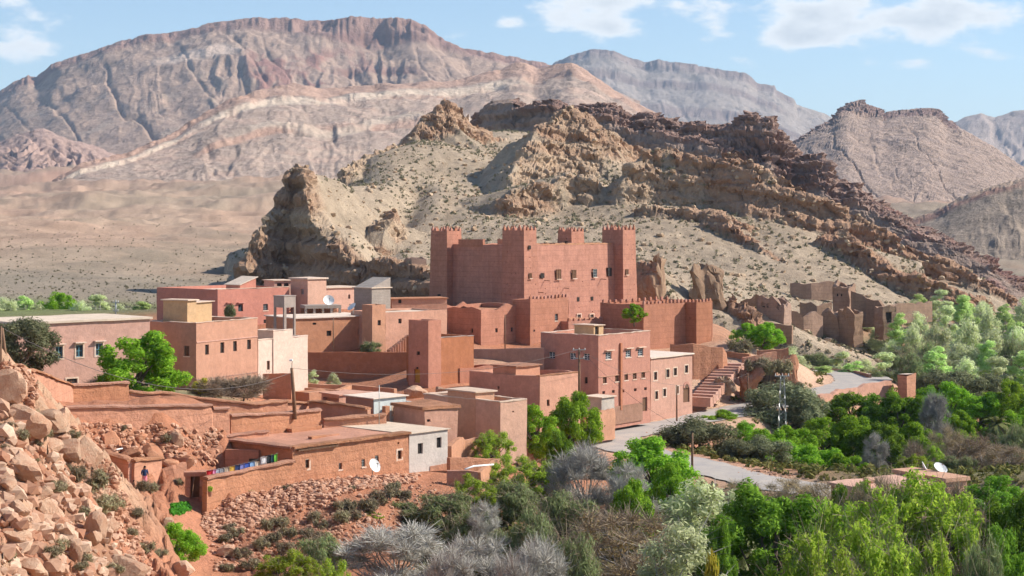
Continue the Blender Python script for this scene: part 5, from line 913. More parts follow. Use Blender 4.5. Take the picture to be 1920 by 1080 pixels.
LM = dict(green=leaf_mat('fig_leaf', (.14, .29, .022), (.38, .58, .06), .5), dark=leaf_mat('walnut_leaf', (.10, .21, .02), (.27, .44, .055), .45), lime=leaf_mat('spring_leaf', (.23, .38, .035), (.50, .64, .09), .55), olive=leaf_mat('olive_leaf', (.13, .15, .075), (.29, .30, .17), .3), pale=leaf_mat('poplar_leaf', (.44, .60, .19), (.70, .82, .38), .55), palest=leaf_mat('aspen_leaf', (.58, .66, .34), (.78, .82, .52), .55),
          tam=leaf_mat('tamarisk_leaf', (.16, .21, .08), (.33, .38, .18), .4), tan=leaf_mat('bud_leaf', (.30, .23, .10), (.48, .37, .18), .3), yellow=leaf_mat('blossom_leaf', (.42, .40, .04), (.62, .55, .08)), twig=leaf_mat('grey_twig', (.33, .31, .27), (.52, .49, .44), .0), twigb=leaf_mat('brown_twig', (.27, .21, .145), (.46, .37, .26), .0), shrub=leaf_mat('desert_shrub', (.17, .155, .085), (.34, .30, .18), .15), straw=leaf_mat('dry_grass', (.38, .30, .15), (.55, .44, .25), .2), palm=leaf_mat('palm_leaf', (.10, .12, .04), (.24, .24, .09), .2), crop=leaf_mat('crop_leaf', (.06, .20, .02), (.13, .34, .04)))
BARK = plain_mat('bark', (.13, .10, .08), .9, .25, 5); BARKG = plain_mat('grey_bark', (.36, .33, .30), .9, .2, 5)
def leaves(rng, cen, rad, n, size, shell=.55, elong=1.0, up=0.):
    """leaf-sized quads spread through ellipsoid clumps"""
    cen = np.asarray(cen, float); rad = np.asarray(rad, float); w = rad.prod(1) ** (2 / 3); k = rng.choice(len(cen), n, p=w / w.sum())
    d = rng.normal(size=(n, 3)); d /= np.linalg.norm(d, axis=1)[:, None]; r = shell + (1 - shell) * rng.random(n) ** .7; r = np.where(rng.random(n) < .12, r * rng.random(n), r) * (1 + .16 * rng.normal(size=n) * (rng.random(n) < .3))
    p = cen[k] + d * rad[k] * r[:, None]
    nn = rng.normal(size=(n, 3)) * .55 + d * 1.1 + np.array([0, 0, .35]); nn /= np.linalg.norm(nn, axis=1)[:, None]
    ax = rng.normal(size=(n, 3)) + np.array([0, 0, up]); a = np.cross(nn, ax); a /= np.linalg.norm(a, axis=1)[:, None]; b = np.cross(nn, a)
    s = (size * (.6 + .8 * rng.random(n)))[:, None]; bb = b * s * elong; aa = a * s / max(1, elong ** .5)
    V = np.stack([p - bb, p + aa * .55 - bb * .1, p + bb, p - aa * .55 - bb * .1], 1).reshape(-1, 3); return V, np.arange(4 * n).reshape(n, 4)
def clumps(rng, R, H, z0, n, rr, lump=.35, top=.5):
    c = []; r = []
    while len(c) < n:
        d = rng.normal(size=3); d /= np.linalg.norm(d); q = (.35 + .65 * rng.random()) ** .6
        x, y, z = d[0] * R * q, d[1] * R * q, z0 + (H - z0) * (.5 + .5 * d[2] * q)
        k = 1 - top * max(0, (z - z0) / (H - z0) - .5); c.append((x * k, y * k, z)); e = rr * (1 - lump / 2 + lump * rng.random()); r.append((e * R, e * R * (.8 + .4 * rng.random()), e * R * (.85 + .4 * rng.random())))
    return np.array(c), np.array(r)
def limbs(rng, cen, H, z0, r0, nl, tips=0, tl=.8):
    mb = MB(); tr = [(0, 0, -.6)]; lean = rng.normal(size=2) * .12
    zt = z0 + (H - z0) * .35
    for k in range(1, 5): f = k / 4; tr.append((lean[0] * f * H * .4 + .05 * rng.normal(), lean[1] * f * H * .4 + .05 * rng.normal(), zt * f))
    mb.tube(tr, [r0 * (1.25 - .45 * k / 4) for k in range(5)], 7); top = Vector(tr[-1])
    for i in range(min(nl, len(cen))):
        c = Vector(cen[i]); s = Vector(tr[2]) .lerp(top, .3 + .7 * rng.random()); m = s.lerp(c, .5) + Vector((rng.normal() * .25, rng.normal() * .25, -.15 + rng.normal() * .2)); mb.tube([s, m, c], [r0 * .5, r0 * .32, r0 * .1], 5, False)
        for t in range(tips):
            d = Vector(rng.normal(size=3)); d.z = abs(d.z) * .6 + .2; d.normalize(); st = m.lerp(c, .3 + .7 * rng.random()); e = st + d * tl * (.6 + .8 * rng.random()); mb.tube([st, st.lerp(e, .5) + Vector(rng.normal(size=3)) * tl * .08, e], [r0 * .16, r0 * .1, r0 * .03], 3, False)
    return mb
def twigs(rng, cen, rad, n, ln, wd):
    """fine bare twigs: long thin blades radiating outwards and up"""
    cen = np.asarray(cen); rad = np.asarray(rad); k = rng.integers(0, len(cen), n); d = rng.normal(size=(n, 3)); d[:, 2] = np.abs(d[:, 2]) * .8 + .15; d /= np.linalg.norm(d, axis=1)[:, None]
    p = cen[k] + d * rad[k] * (rng.random(n)[:, None] * .75); e = p + (d + rng.normal(size=(n, 3)) * .35) * (ln * (.5 + rng.random(n)))[:, None]; a = np.cross(e - p, rng.normal(size=(n, 3))); a /= np.linalg.norm(a, axis=1)[:, None]; a *= wd
    V = np.stack([p - a, p + a, e + a * .35, e - a * .35], 1).reshape(-1, 3); return V, np.arange(4 * n).reshape(n, 4)
PROTO = {}
def proto(key, R, H, z0, nc, rr, nleaf, size, mat, nl=8, r0=.16, bark=None, tips=0, tl=.8, elong=1.3, up=0., tw=0, twm=None, twl=.7, seed=0, lump=.5, top=.5, shell=.55):
    rng = np.random.default_rng(seed + 11); cen, rad = clumps(rng, R * (1 - rr * .8), H - R * rr * .5, z0 + R * rr * .5, nc, rr, lump, top); tb = limbs(rng, cen, H, z0, r0, nl, tips, tl); Vs = []; Fs = []; o = 0
    cm = []
    if nleaf:
        V, Fc = leaves(rng, cen, rad, nleaf, size, shell, elong, up); Vs.append(V); Fs.append(Fc); o = len(V); cm += [0] * len(Fc)
    if tw:
        V, Fc = twigs(rng, cen, rad, tw, twl, (.010 if not nleaf else .008) + .001 * R); Vs.append(V); Fs.append(Fc + o); cm += [1 if nleaf else 0] * len(Fc)
    me = mesh_np('crown', np.concatenate(Vs), np.concatenate(Fs), False)
    if nleaf: me.materials.append(mat)
    if tw: me.materials.append(twm)
    if nleaf and tw: me.polygons.foreach_set('material_index', np.array(cm, np.int32))
    tm = tb.mesh('trunk', True); tm.materials.append(bark or BARK); Va = np.concatenate(Vs); PROTO[key] = (tm, me, float(np.percentile(np.hypot(Va[:, 0], Va[:, 1]), 96)), float(np.percentile(Va[:, 2], 99.3)))
for k in range(3):
    proto(f'green{k}', 3.0, 6.0, .3, 70 + 12 * k, .185, 19000, .09, LM['green'], 10, .17, seed=k, tips=2)
    proto(f'lime{k}', 3.0, 6.0, .3, 85, .16, 15000, .085, LM['lime'], 14, .15, seed=20 + k, tips=5, tl=1.0, tw=900, twm=LM['twigb'], shell=.3)
    proto(f'pale{k}', 1.5, 8.0, .5, 34, .40, 7000, .10, LM['pale' if k < 2 else 'palest'], 12, .10, BARKG, seed=30 + k, tips=3, elong=1.6, up=1.5, tw=200, twm=LM['twig'], top=.75, shell=.25)
for k in range(2):
    proto(f'dark{k}', 3.0, 6.0, .3, 80, .18, 19000, .09, LM['dark'], 12, .18, seed=40 + k, tips=2)
    proto(f'olive{k}', 2.6, 4.6, .1, 30, .32, 14000, .075, LM['olive'], 10, .2, seed=50 + k, elong=1.8, shell=.4)
    proto(f'tam{k}', 2.4, 4.6, .1, 34, .30, 10000, .075, LM['tam'], 10, .12, seed=60 + k, elong=2.2, up=2., tw=900, twm=LM['twigb'], shell=.3, top=.7)
    proto(f'tan{k}', 3.0, 5.4, .3, 50, .24, 4200, .06, LM['tan'], 34, .10, BARKG, seed=70 + k, tips=6, tl=.7, tw=6000, twm=LM['twigb'], twl=.5, shell=.3)
    proto(f'bare{k}', 2.8, 5.0, .2, 70, .20, 0, .1, None, 40, .09, BARKG, seed=80 + k, tips=5, tl=.5, tw=14000, twm=LM['twig'], twl=.36)
    proto(f'bareb{k}', 2.2, 2.6, .0, 22, .36, 300, .06, LM['tan'], 14, .06, BARK, seed=90 + k, tips=6, tl=.8, tw=7000, twm=LM['twigb'], twl=.4)
    proto(f'palest{k}', 1.9, 7.0, .4, 30, .42, 6000, .085, LM['palest'], 12, .10, BARKG, seed=100 + k, tips=3, elong=1.6, up=1.5, tw=500, twm=LM['twig'], top=.7, shell=.2)
    proto(f'yellow{k}', 1.0, 2.2, .1, 12, .42, 1500, .09, LM['yellow'], 5, .04, seed=110 + k, tips=2, shell=.3)
for k in range(4): proto(f'shrub{k}', .75, .8, .0, 10, .45, 900, .055, LM['shrub'], 4, .02, seed=120 + k, elong=2.0, up=1., tips=2, tl=.3, tw=260, twm=LM['twigb'], twl=.25, shell=.35)
TN = dict(green='broadleaf_tree', dark='walnut_tree', lime='almond_tree', olive='olive_tree', pale='poplar_tree', palest='poplar_tree', tam='tamarisk_tree', tan='budding_tree', bare='bare_tree', bareb='bare_shrub', yellow='flowering_shrub', shrub='shrub')
_vi = {}
def plant(kind, X, Y, w, h, label, cat='tree', group=None, z=None, name=None):
    ks = [q for q in PROTO if q.rstrip('0123456789') == kind]; i = _vi.get(kind, 0); _vi[kind] = i + 1; tm, me, R, H = PROTO[ks[i % len(ks)]]
    rd = random.Random(i * 31 + len(kind)); z = gz(X, Y) if z is None else z
    o = link(name or TN[kind], None, None, None, (X, Y, z - .05), rd.uniform(0, 6.28)); o.empty_display_size = .3; s = w / (2 * R); o.scale = (s, s * rd.uniform(.92, 1.08), h / H); tag(o, label, cat, group)
    link('trunk', tm, None, o); link('branches' if kind.startswith('bare') else 'crown', me, None, o); return o
def tree(kind, px, yt, wpx, D, label, group=None, yb=None, cat='tree'):
    X = (px - CX) / F * D; z = gz(X, D) if yb is None else ZC - (yb - YH) / F * D; zt = ZC - (yt - YH) / F * D
    w = wpx / F * D; hm = w * {'green': .86, 'dark': .86, 'lime': .8, 'olive': .78, 'tam': .7, 'pale': 1.5, 'palest': 1.4}.get(kind, .5)
    if zt - z < hm: z = max(zt - hm, z - hm * .5)
    plant(kind, X, D, w, max(1.0, zt - z), label, cat, group, z)
GV = 'trees filling the valley'
TREES = [
 ('green', 262, 626, 165, 160, 'big bright green tree before the long salmon house', 745), ('olive', 42, 600, 125, 158, 'grey-green olive tree at the far left wall', 715),
 ('green', 1000, 762, 95, 181, 'green tree against the peach courtyard house'), ('green', 1076, 740, 105, 186, 'tall green tree right below the utility pole'), ('lime', 925, 808, 85, 166, 'light green tree at the corner of the peach house'), ('dark', 1052, 812, 75, 172, 'dark green tree below the pole beside bare branches'),
 ('green', 1215, 820, 165, 171, 'dense round green tree standing where the roads meet'), ('green', 1262, 868, 85, 164, 'small green tree left of the lower road pole'), ('green', 1185, 905, 90, 150, 'green sapling below the round green tree'),
 ('olive', 1310, 786, 134.2, 203, 'olive tree in the fork of the road'), ('olive', 1390, 826, 91.5, 193, 'left of two olive trees above the lower road'), ('olive', 1432, 820, 97.6, 193, 'right of two olive trees above the lower road'), ('olive', 1466, 724, 164.7, 236, 'large dark olive tree behind the lattice pylon'), ('olive', 1512, 760, 73.2, 232, 'silvery olive shrub right of the lattice pylon'),
 ('green', 1352, 770, 75.64, 228, 'upright green tree left of the lattice pylon'), ('green', 1395, 792, 85.4, 222, 'green tree at the pylon foot, left side'), ('green', 1440, 806, 109.8, 208, 'green tree before the pylon foot'), ('green', 1490, 800, 97.6, 218, 'green tree right of the pylon foot'),
 ('dark', 1588, 738, 103.7, 248, 'first dark green tree along the road parapet'), ('dark', 1640, 742, 97.6, 246, 'second dark green tree along the road parapet'), ('dark', 1690, 737, 109.8, 244, 'dark green tree below the mud pier'), ('dark', 1738, 728, 91.5, 246, 'dark green tree right of the mud pier'),
 ('green', 1545, 785, 103.7, 224, 'green orchard tree in the middle row, leftmost'), ('green', 1602, 782, 103.7, 224, 'green orchard tree in the middle row, second'), ('dark', 1655, 795, 103.7, 221, 'dark orchard tree beside the bare grey tree'), ('green', 1716, 792, 109.8, 226, 'orchard tree above the brown bush'),
 ('green', 1478, 832, 128.1, 199, 'front-row orchard tree nearest the olives'), ('green', 1535, 838, 115.9, 197, 'front-row orchard tree, second from the olives'), ('green', 1588, 852, 97.6, 192, 'front-row orchard tree left of the bright grass'), ('green', 1500, 870, 85.4, 186, 'low green tree beside the lower road end'),
 ('green', 1782, 720, 97.6, 262, 'green tree at the right below the grey olive'), ('green', 1842, 738, 97.6, 258, 'green tree behind the palm'), ('green', 1892, 716, 103.7, 258, 'green tree at the right frame edge, upper'), ('green', 1914, 768, 97.6, 236, 'green tree right of the palm'), ('green', 1792, 772, 79.3, 242, 'green tree left of the palm'),
 ('olive', 1812, 700, 128.1, 276, 'grey olive tree below the pale poplars'), ('olive', 1748, 694, 85.4, 282, 'grey olive tree behind the mud pier'),
 ('bare', 1756, 740, 65, 238, 'bare grey tree among dark green trees'), ('bare', 1642, 815, 55, 204, 'bare white-grey tree by the bright grass'), ('bareb', 1716, 826, 60, 200, 'round reddish-brown bush above the bright grass'), ('lime', 1752, 838, 54.9, 196, 'slim yellow-green tree beside the brown bush'), ('lime', 1716, 852, 67.1, 192, 'yellow-green shrub behind the two satellite dishes'), ('tam', 1800, 855, 80, 188, 'feathery green bush right of the dishes'),
 ('tan', 1832, 818, 120, 198, 'budding brown tree at the right, upper'), ('tan', 1890, 835, 110, 190, 'budding brown tree at the right frame edge'), ('tan', 1775, 800, 80, 205, 'sparse budding tree left of the palm'), ('tam', 1905, 800, 80, 215, 'grey-green bush at the right frame edge'),
 ('tan', 1480, 898, 95, 160, 'leafless thicket tree beside the lower road'), ('tan', 1545, 905, 95, 156, 'leafless thicket tree left of the flat roof'), ('tan', 1395, 900, 80, 160, 'thin brown tree before the lower road'), ('green', 1622, 906, 75, 152, 'green sapling before the left end of the flat roof'), ('dark', 1580, 915, 80, 150, 'dark green bush at the left end of the flat roof'), ('tan', 1650, 895, 110, 150, 'thin budding tree before the flat roof'), ('lime', 1560, 945, 134.2, 142, 'light green tree left before the flat-roofed house'), ('lime', 1690, 925, 146.4, 146, 'light green tree before the middle of the flat-roofed house'), ('tan', 1790, 905, 80, 150, 'thin brown tree at the corner of the flat-roofed house'), ('bareb', 1590, 925, 80, 150, 'brown thicket shrub before the flat roof'),
 ('palest', 1310, 905, 150, 152, 'pale olive-green bushy tree before the lower road'), ('palest', 1385, 925, 90, 148, 'pale thin tree left of the big dark green tree'),
 ('dark', 1440, 918, 256.2, 140, 'large dark green tree in the right foreground'), ('lime', 1610, 935, 213.5, 134, 'light green tree in front of the flat-roofed house'), ('lime', 1735, 895, 213.5, 142, 'olive-green tree with dark limbs below the dishes'), ('lime', 1520, 1008, 207.4, 122, 'spring-green tree at the bottom edge'), ('lime', 1655, 1000, 231.8, 120, 'spring-green tree at the bottom edge, centre right'), ('lime', 1570, 1040, 146.4, 112, 'low spring-green crown cut by the bottom edge'), ('lime', 1755, 1025, 158.6, 116, 'spring-green tree beside the dark lower right corner'), ('yellow', 1345, 1040, 50, 118, 'small yellow flowering shrub at the bottom edge'),
 ('dark', 1860, 895, 146.4, 156, 'dark green tree at the right edge above the shade'), ('dark', 1905, 930, 146.4, 142, 'dark tree at the right edge, lower'), ('dark', 1890, 1000, 170.8, 126, 'dark tree filling the lower right corner'), ('tan', 1815, 940, 80, 146, 'thin brown tree before the pink slope'), ('tam', 1838, 1020, 100, 122, 'shaded bush in the lower right corner'), ('dark', 1345, 985, 85.4, 132, 'small dark green tree left of the big dark tree'),
 ('tan', 1165, 955, 230, 134, 'wide brown budding tree in the bottom centre'), ('palest', 1275, 985, 150, 126, 'pale olive bush right of the wide brown tree'), ('tam', 1075, 1008, 120, 122, 'grey-green bush at the bottom edge, centre'),
 ('bare', 1090, 838, 140, 158, 'bare grey tree below the dark green tree'), ('bare', 1180, 872, 95, 156, 'smaller bare grey tree below the round green tree'), ('tam', 1062, 925, 130, 142, 'dark feathery bush in the bottom centre'), ('tam', 960, 905, 100, 148, 'feathery green bush left of centre bottom'), ('lime', 890, 892, 95, 148, 'yellow-green tree below the small enclosure'), ('lime', 968, 858, 120, 157, 'sparse light green tree with dark forked limbs'), ('lime', 1025, 868, 75, 160, 'light green sapling beside the bare grey tree'),
 ('tam', 832, 925, 130, 142, 'grey-green feathery tree below the white house'), ('tam', 755, 942, 95, 143, 'grey-green feathery bush on the red slope foot'), ('tam', 890, 960, 110, 136, 'green feathery tree above the grey thicket'), ('tam', 1000, 960, 90, 134, 'feathery bush above the bare thicket'),
 ('bare', 735, 988, 235, 120, 'huge round grey bare bush at the bottom'), ('bare', 890, 1012, 170, 116, 'grey bare thicket tree right of the huge bare bush'), ('bare', 1000, 1018, 165, 114, 'grey bare thicket tree at bottom centre'), ('bare', 910, 945, 90, 134, 'whitish bare tree between feathery trees'), ('bare', 840, 1040, 120, 108, 'low grey bare tree cut by the bottom edge'), ('bare', 960, 1050, 120, 106, 'lowest grey bare tree at the bottom edge'),
 ('lime', 540, 1030, 110, 117, 'low yellow-green tree at the bottom, left'), ('tam', 600, 1005, 95, 120, 'grey-green bush left of the huge bare bush'), ('lime', 620, 1050, 90, 108, 'small spring-green tree left of the huge bare bush'), ('lime', 690, 960, 50, 138, 'small bright green shrub on the red slope'),
 ('green', 330, 985, 105, 118, 'bright green bush on the footpath bank', 1062), ('green', 305, 938, 62, 136, 'small bright green bush by the garden bed', 985), ('lime', 330, 922, 46, 140, 'thin green sapling before the mud gate', 950),
 ('bareb', 400, 706, 95, 163, 'bare brown bush above the terrace wall, left', 757), ('bareb', 455, 702, 95, 165, 'bare brown bush above the terrace wall, right', 760), ('yellow', 376, 708, 34, 162, 'yellow blossoming shrub above the terrace wall', 745), ('bareb', 205, 700, 90, 164, 'dry bush before the long salmon house', 735),
 ('green', 1402, 607, 63.44, 268, 'left of two round trees above the rock outcrop', 650), ('green', 1436, 606, 65.88, 266, 'right of two round trees above the rock outcrop', 650), ('green', 1189, 570, 44, 262, 'green bush growing on the crenellated wall', 602), ('tam', 432, 571, 24, 226, 'little tree before the pink house', 605), ('tam', 696, 640, 46, 216, 'bush at the foot of the narrow tower house', 660),
 ('palest', 587, 694, 24, 205, 'pale thin sapling before the garden wall, left', 722), ('palest', 625, 700, 34, 203, 'pale thin sapling before the garden wall, right', 725),
]
for t in TREES: tree(t[0], t[1], t[2], t[3], t[4], t[5], GV, t[6] if len(t) > 6 else None, 'bush' if t[0] in ('bareb', 'yellow') else 'tree')
def nth(n): return ('first', 'second', 'third', 'fourth', 'fifth', 'sixth', 'seventh', 'eighth', 'ninth', 'tenth', 'eleventh', 'twelfth')[n - 1] if n <= 12 else f'{n}th'
def poplars():
    rd = random.Random(5); xs = [1380, 1450, 1500, 1540, 1600, 1650, 1700, 1780, 1850, 1960]; ys = [640, 612, 588, 602, 612, 596, 566, 548, 566, 560]
    rows = ((405, 0, 1690, 1960, 40), (372, 12, 1590, 1960, 42), (345, 36, 1460, 1960, 44), (322, 62, 1440, 1950, 46), (304, 88, 1500, 1950, 50), (290, 112, 1650, 1960, 54))
    rn = ('rearmost', 'fifth', 'fourth', 'third', 'second', 'front')
    for r, (D, dy, x0, x1, st) in enumerate(rows):
        x = x0; q = 0
        while x < x1:
            q += 1; k = rd.choice(['pale', 'pale', 'palest', 'palest', 'tam' if r > 2 else 'pale']); px = x + rd.uniform(-8, 8); yt = np.interp(px, xs, ys) + dy + rd.uniform(-22, 8)
            tree(k, px, yt, st * rd.uniform(1.0, 1.45), D + rd.uniform(-7, 7), {'pale': 'pale green poplar', 'palest': 'whitish thin poplar', 'tam': 'grey-green willow'}[k] + f' beyond the road bend, {nth(q)} from left in the {rn[r]} row', 'poplars beyond the road bend'); x += st
    for i, (k, px, yt, w) in enumerate((('palest', 10, 560, 60), ('pale', 45, 556, 55), ('green', 108, 550, 85), ('palest', 150, 566, 50), ('pale', 185, 553, 55), ('palest', 225, 572, 50), ('pale', 268, 566, 50), ('palest', 70, 572, 50), ('tam', -25, 560, 70))):
        tree(k, px, yt, w, 285 + 4 * (i % 3), {'palest': f'pale sapling behind the long house, {nth(1 + sum(a < px for a in (10, 70, 150, 225)))} from left', 'pale': f'light green tree behind the long house, {nth(1 + sum(a < px for a in (45, 185, 268)))} from left', 'green': 'bright green tree in the gardens behind the long house', 'tam': 'grey tree in the gardens at the left frame edge'}[k], 'garden trees behind the long house', 596 + (i % 3) * 4)
poplars()
def palm():
    D = 228; X, Y, _ = Wp(1868, 830, D); z = gz(X, Y); o = link('palm_tree', None, None, None, (X, Y, z)); tag(o, 'date palm among the green trees at the right', 'palm'); H = ZC - (795 - YH) / F * D - z; tb = MB(); tb.tube([(0, 0, -.5), (.1, 0, H * .5), (.05, .1, H)], [.3, .24, .26], 8); tb.build('trunk', BARK, o, True); rd = random.Random(3)
    for k in range(34):
        a = rd.uniform(0, 6.28); el = rd.uniform(-.5, 1.3); L = rd.uniform(2.2, 3.0); mb = MB(); pts = []
        for i in range(7):
            f = i / 6; r = L * f * math.cos(el) * (1 - .1 * f); pts.append(Vector((math.cos(a) * r, math.sin(a) * r, H + L * f * math.sin(el) - 1.5 * f * f)))
        sd = Vector((-math.sin(a), math.cos(a), 0))
        for i in range(6):
            for s in (-1, 1):
                w = .42 * math.sin(math.pi * min(1, (i + .6) / 6.5)); p, q = pts[i], pts[i + 1]; mb.quad(p, q, q + sd * s * w * .8 + Vector((0, 0, -.12)) + (q - p) * .6, p + sd * s * w + Vector((0, 0, -.12)) + (q - p) * .5)
        mb.build('frond', LM['palm'], o)
palm()
# ------------------------------------------------------------------ rocks
def ico(sub):
    import bmesh
    bm = bmesh.new(); bmesh.ops.create_icosphere(bm, subdivisions=sub, radius=1); V = np.array([v.co[:] for v in bm.verts]); Fc = np.array([[v.index for v in f.verts] for f in bm.faces]); bm.free(); return V, Fc
ICO = {k: ico(k) for k in (1, 2, 3, 4, 5)}
def rock_np(seed, sub=3, planes=11, flat=(1, 1, .75), rough=.06):
    rng = np.random.default_rng(seed); V, Fc = ICO[sub]; n = rng.normal(size=(planes, 3)); n /= np.linalg.norm(n, axis=1)[:, None]; d = .45 + .5 * rng.random(planes)
    q = np.maximum(V @ n.T, .001); r = np.minimum((d / q).min(1), 1.15); P = V * r[:, None]
    if rough: P = P * (1 + rough * (fbm(P[:, 0] * 2.2 + seed + P[:, 2], P[:, 1] * 2.2 - P[:, 2] * 1.3, 4, seed % 97))[:, None] + rough * .6 * (cells(P[:, 0] * 3 + P[:, 2] * 2, P[:, 1] * 3 - P[:, 2], seed % 89)[2] - .5)[:, None])
    return P * np.array(flat), Fc
def rock_mat(name, a, b, c):
    m, nt, N, L, bs = new_mat(name); g = N.new('ShaderNodeTexCoord').outputs['Object']; oi = N.new('ShaderNodeObjectInfo').outputs['Random']
    n1 = nz(N, L, g, 1.1, 6, .6); n2 = nz(N, L, g, 6, 6, .7); k = mixc(N, L, mr(N, L, n1, .35, .65), a, b); k = mixc(N, L, mr(N, L, n2, .45, .75, 0, .6), k, c); hs = N.new('ShaderNodeHueSaturation'); L.new(k, hs.inputs['Color']); L.new(mr(N, L, oi, 0, 1, .8, 1.2), hs.inputs['Value']); L.new(hs.outputs[0], bs.inputs['Base Color']); bump(N, L, bs, n2, .12, .9); return m
RK = rock_mat('tan_boulder', (.50, .33, .225), (.42, .225, .14), (.56, .42, .31)); RKR = rock_mat('red_boulder', (.42, .18, .10), (.48, .25, .15), (.36, .16, .09)); RKB = rock_mat('brown_crag', (.29, .18, .115), (.37, .255, .17), (.25, .15, .095))
BM = []
for k in range(9):
    P, Fc = rock_np(500 + k, 3, 9 + k % 5); me = mesh_np('boulder', P, Fc, True); me.materials.append(RK); BM.append(me)
BMR = []
for k in range(5):
    P, Fc = rock_np(600 + k, 3, 10); me = mesh_np('boulder', P, Fc, True); me.materials.append(RKR); BMR.append(me)
for me in BM + BMR:      # crisp facets
    try: me.set_sharp_from_angle(angle=math.radians(24))
    except Exception: pass
GB = 'boulders strewn over the foreground slope'
BOULD = [(50, 778, 75, 55, 'flat pale boulder at the foot of the leaning pole'), (80, 765, 100, 40, 'broad pale boulder below the stacked stone heap'), (15, 720, 60, 60, 'pale boulder at the left edge by the leaning pole'), (115, 785, 40, 45, 'pale blocky boulder end beside the mud terrace wall'),
         (40, 870, 90, 62, 'large overhanging tan boulder at the left edge'), (162, 845, 58, 56, 'rounded tan boulder above the dark pen wall'), (128, 840, 55, 60, 'red-brown rock face left of the rounded tan boulder'), (98, 828, 44, 40, 'small tan boulder above the shaded hollow'),
         (95, 950, 48, 48, 'tilted tan block in the middle of the slope'), (80, 920, 34, 34, 'rough tan rock left of the tilted block'), (40, 955, 46, 40, 'tan boulder at the lower left'), (180, 985, 42, 52, 'upright split boulder with a shaded left face'), (200, 1002, 34, 46, 'pale right half of the split boulder'), (176, 1005, 46, 40, 'squared brown boulder below the split one'), (160, 950, 30, 40, 'narrow pale rock on the slope'),
         (235, 1060, 80, 60, 'large pale boulder at the bottom edge'), (60, 1060, 70, 50, 'brown-faced boulder at the bottom left'), (25, 1000, 60, 34, 'flat pale slab at the left edge, low'), (140, 1030, 30, 44, 'pale standing rock near the bottom edge'), (310, 975, 36, 30, 'pale boulder beside the footpath bush'), (340, 1068, 50, 30, 'pale boulder at the bottom of the footpath'), (425, 1032, 42, 26, 'flat pinkish boulder on the right bank of the path'), (15, 905, 40, 40, 'tan rock at the left edge beneath the overhang'), (120, 900, 40, 40, 'reddish rock in the slope centre'), (205, 975, 36, 40, 'pale rock above the split boulder'), (240, 1050, 40, 34, 'tan rock at the slope rim near the path'), (190, 925, 30, 28, 'pale rock on the rim beside the dark shrub')]
for i, (px, py, w, h, lab) in enumerate(BOULD):
    X, Y, z = cast(px, py + h * .35); s = w / F * Y / 2; o = link('boulder', BM[i % len(BM)], None, None, (X, Y, z + h / F * Y * .25), i * 1.7); o.scale = (s * 1.08, s * 1.0, h / F * Y / 2 * 1.45); o.rotation_euler = (.25 * math.sin(i * 2.1), .3 * math.cos(i * 1.3), i * 1.7); tag(o, lab, 'boulder', GB)
for i, (px, py, w, h, lab) in enumerate(((330, 820, 24, 32, 'pale upright boulder on the red bank below the terrace wall'), (265, 818, 26, 22, 'red rock on the bank below the terrace wall'), (240, 848, 44, 26, 'long red boulder by the curved pen wall'), (205, 820, 36, 44, 'red crag left of the bank'), (285, 845, 50, 36, 'broad red rock face in the bank'), (228, 872, 30, 22, 'red rock above the sunlit pen wall'), (350, 862, 40, 34, 'red rubble mound beside the byre'), (315, 868, 36, 24, 'red rock mound above the leaning mud wall'))):
    X, Y, z = cast(px, py + h * .3); s = w / F * Y / 2; o = link('boulder', (BM if i == 0 else BMR)[i % 5], None, None, (X, Y, z + .2)); o.scale = (s * 1.1, s, h / F * Y / 2 * 1.35); o.rotation_euler = (.3 * math.sin(i), .2, i * 2.2); tag(o, lab, 'boulder', 'rocks in the red bank')
for i, (px, py, w, h, D, lab) in enumerate(((777, 735, 46, 26, 186, 'straw-covered mound before the red tower house'), (826, 730, 34, 22, 189, 'grey boulder in shade beside the straw mound'))):
    X, Y, Z = Wp(px, py, D); o = link('mound', BM[3 + i], None, None, (X, Y, Z - .2), .6); o.scale = (w / F * D / 1.9, w / F * D / 2, h / F * D * .75); tag(o, lab, 'mound')
# crags around the stair and the standing rock beside the kasbah
def crag(name, lab, px, yt, yb, w, D, mat, seed, dep=.8, cat='rock', group=None, flat=1.0):
    V0, Fc = ICO[5]; bxy = (np.abs(V0) ** 4).sum(1) ** -.25; P = rock_np(seed, 5, 14, (1, 1, 1), .3)[0] * np.minimum(bxy, 1.35)[:, None] * .9; z0 = ZC - (yb - YH) / F * D; h = (yb - yt) / F * D; sx = w / F * D / 2
    P = P * np.array([sx, sx * dep, h * .62]); P[:, 2] += h * .38; n = fbm(P[:, 0] * .5 + P[:, 2] * .15, P[:, 1] * .5, 3, seed) * .12 * sx; P[:, 0] += n; P[:, 1] += n; q_ = (cells(P[:, 0] * .5 + P[:, 1] * .4, P[:, 2] * .45, seed)[2] - .5) * .22 * sx; P[:, 0] += q_ * np.sign(P[:, 0]); P[:, 1] += q_ * np.sign(P[:, 1])
    me = mesh_np('rock', P, Fc, False)
    try: me.set_sharp_from_angle(angle=math.radians(28))
    except Exception: pass
    o = link(name, me, mat, None, ((px - CX) / F * D, D, z0)); return tag(o, lab, cat, group)
crag('standing_rock', 'tall standing brown rock right of the kasbah bastion', 1325, 480, 610, 84, 338, RKB, 701, .7); crag('standing_rock', 'sloping brown rock shoulder between kasbah and standing rock', 1218, 478, 600, 78, 322, RKB, 703, .7)
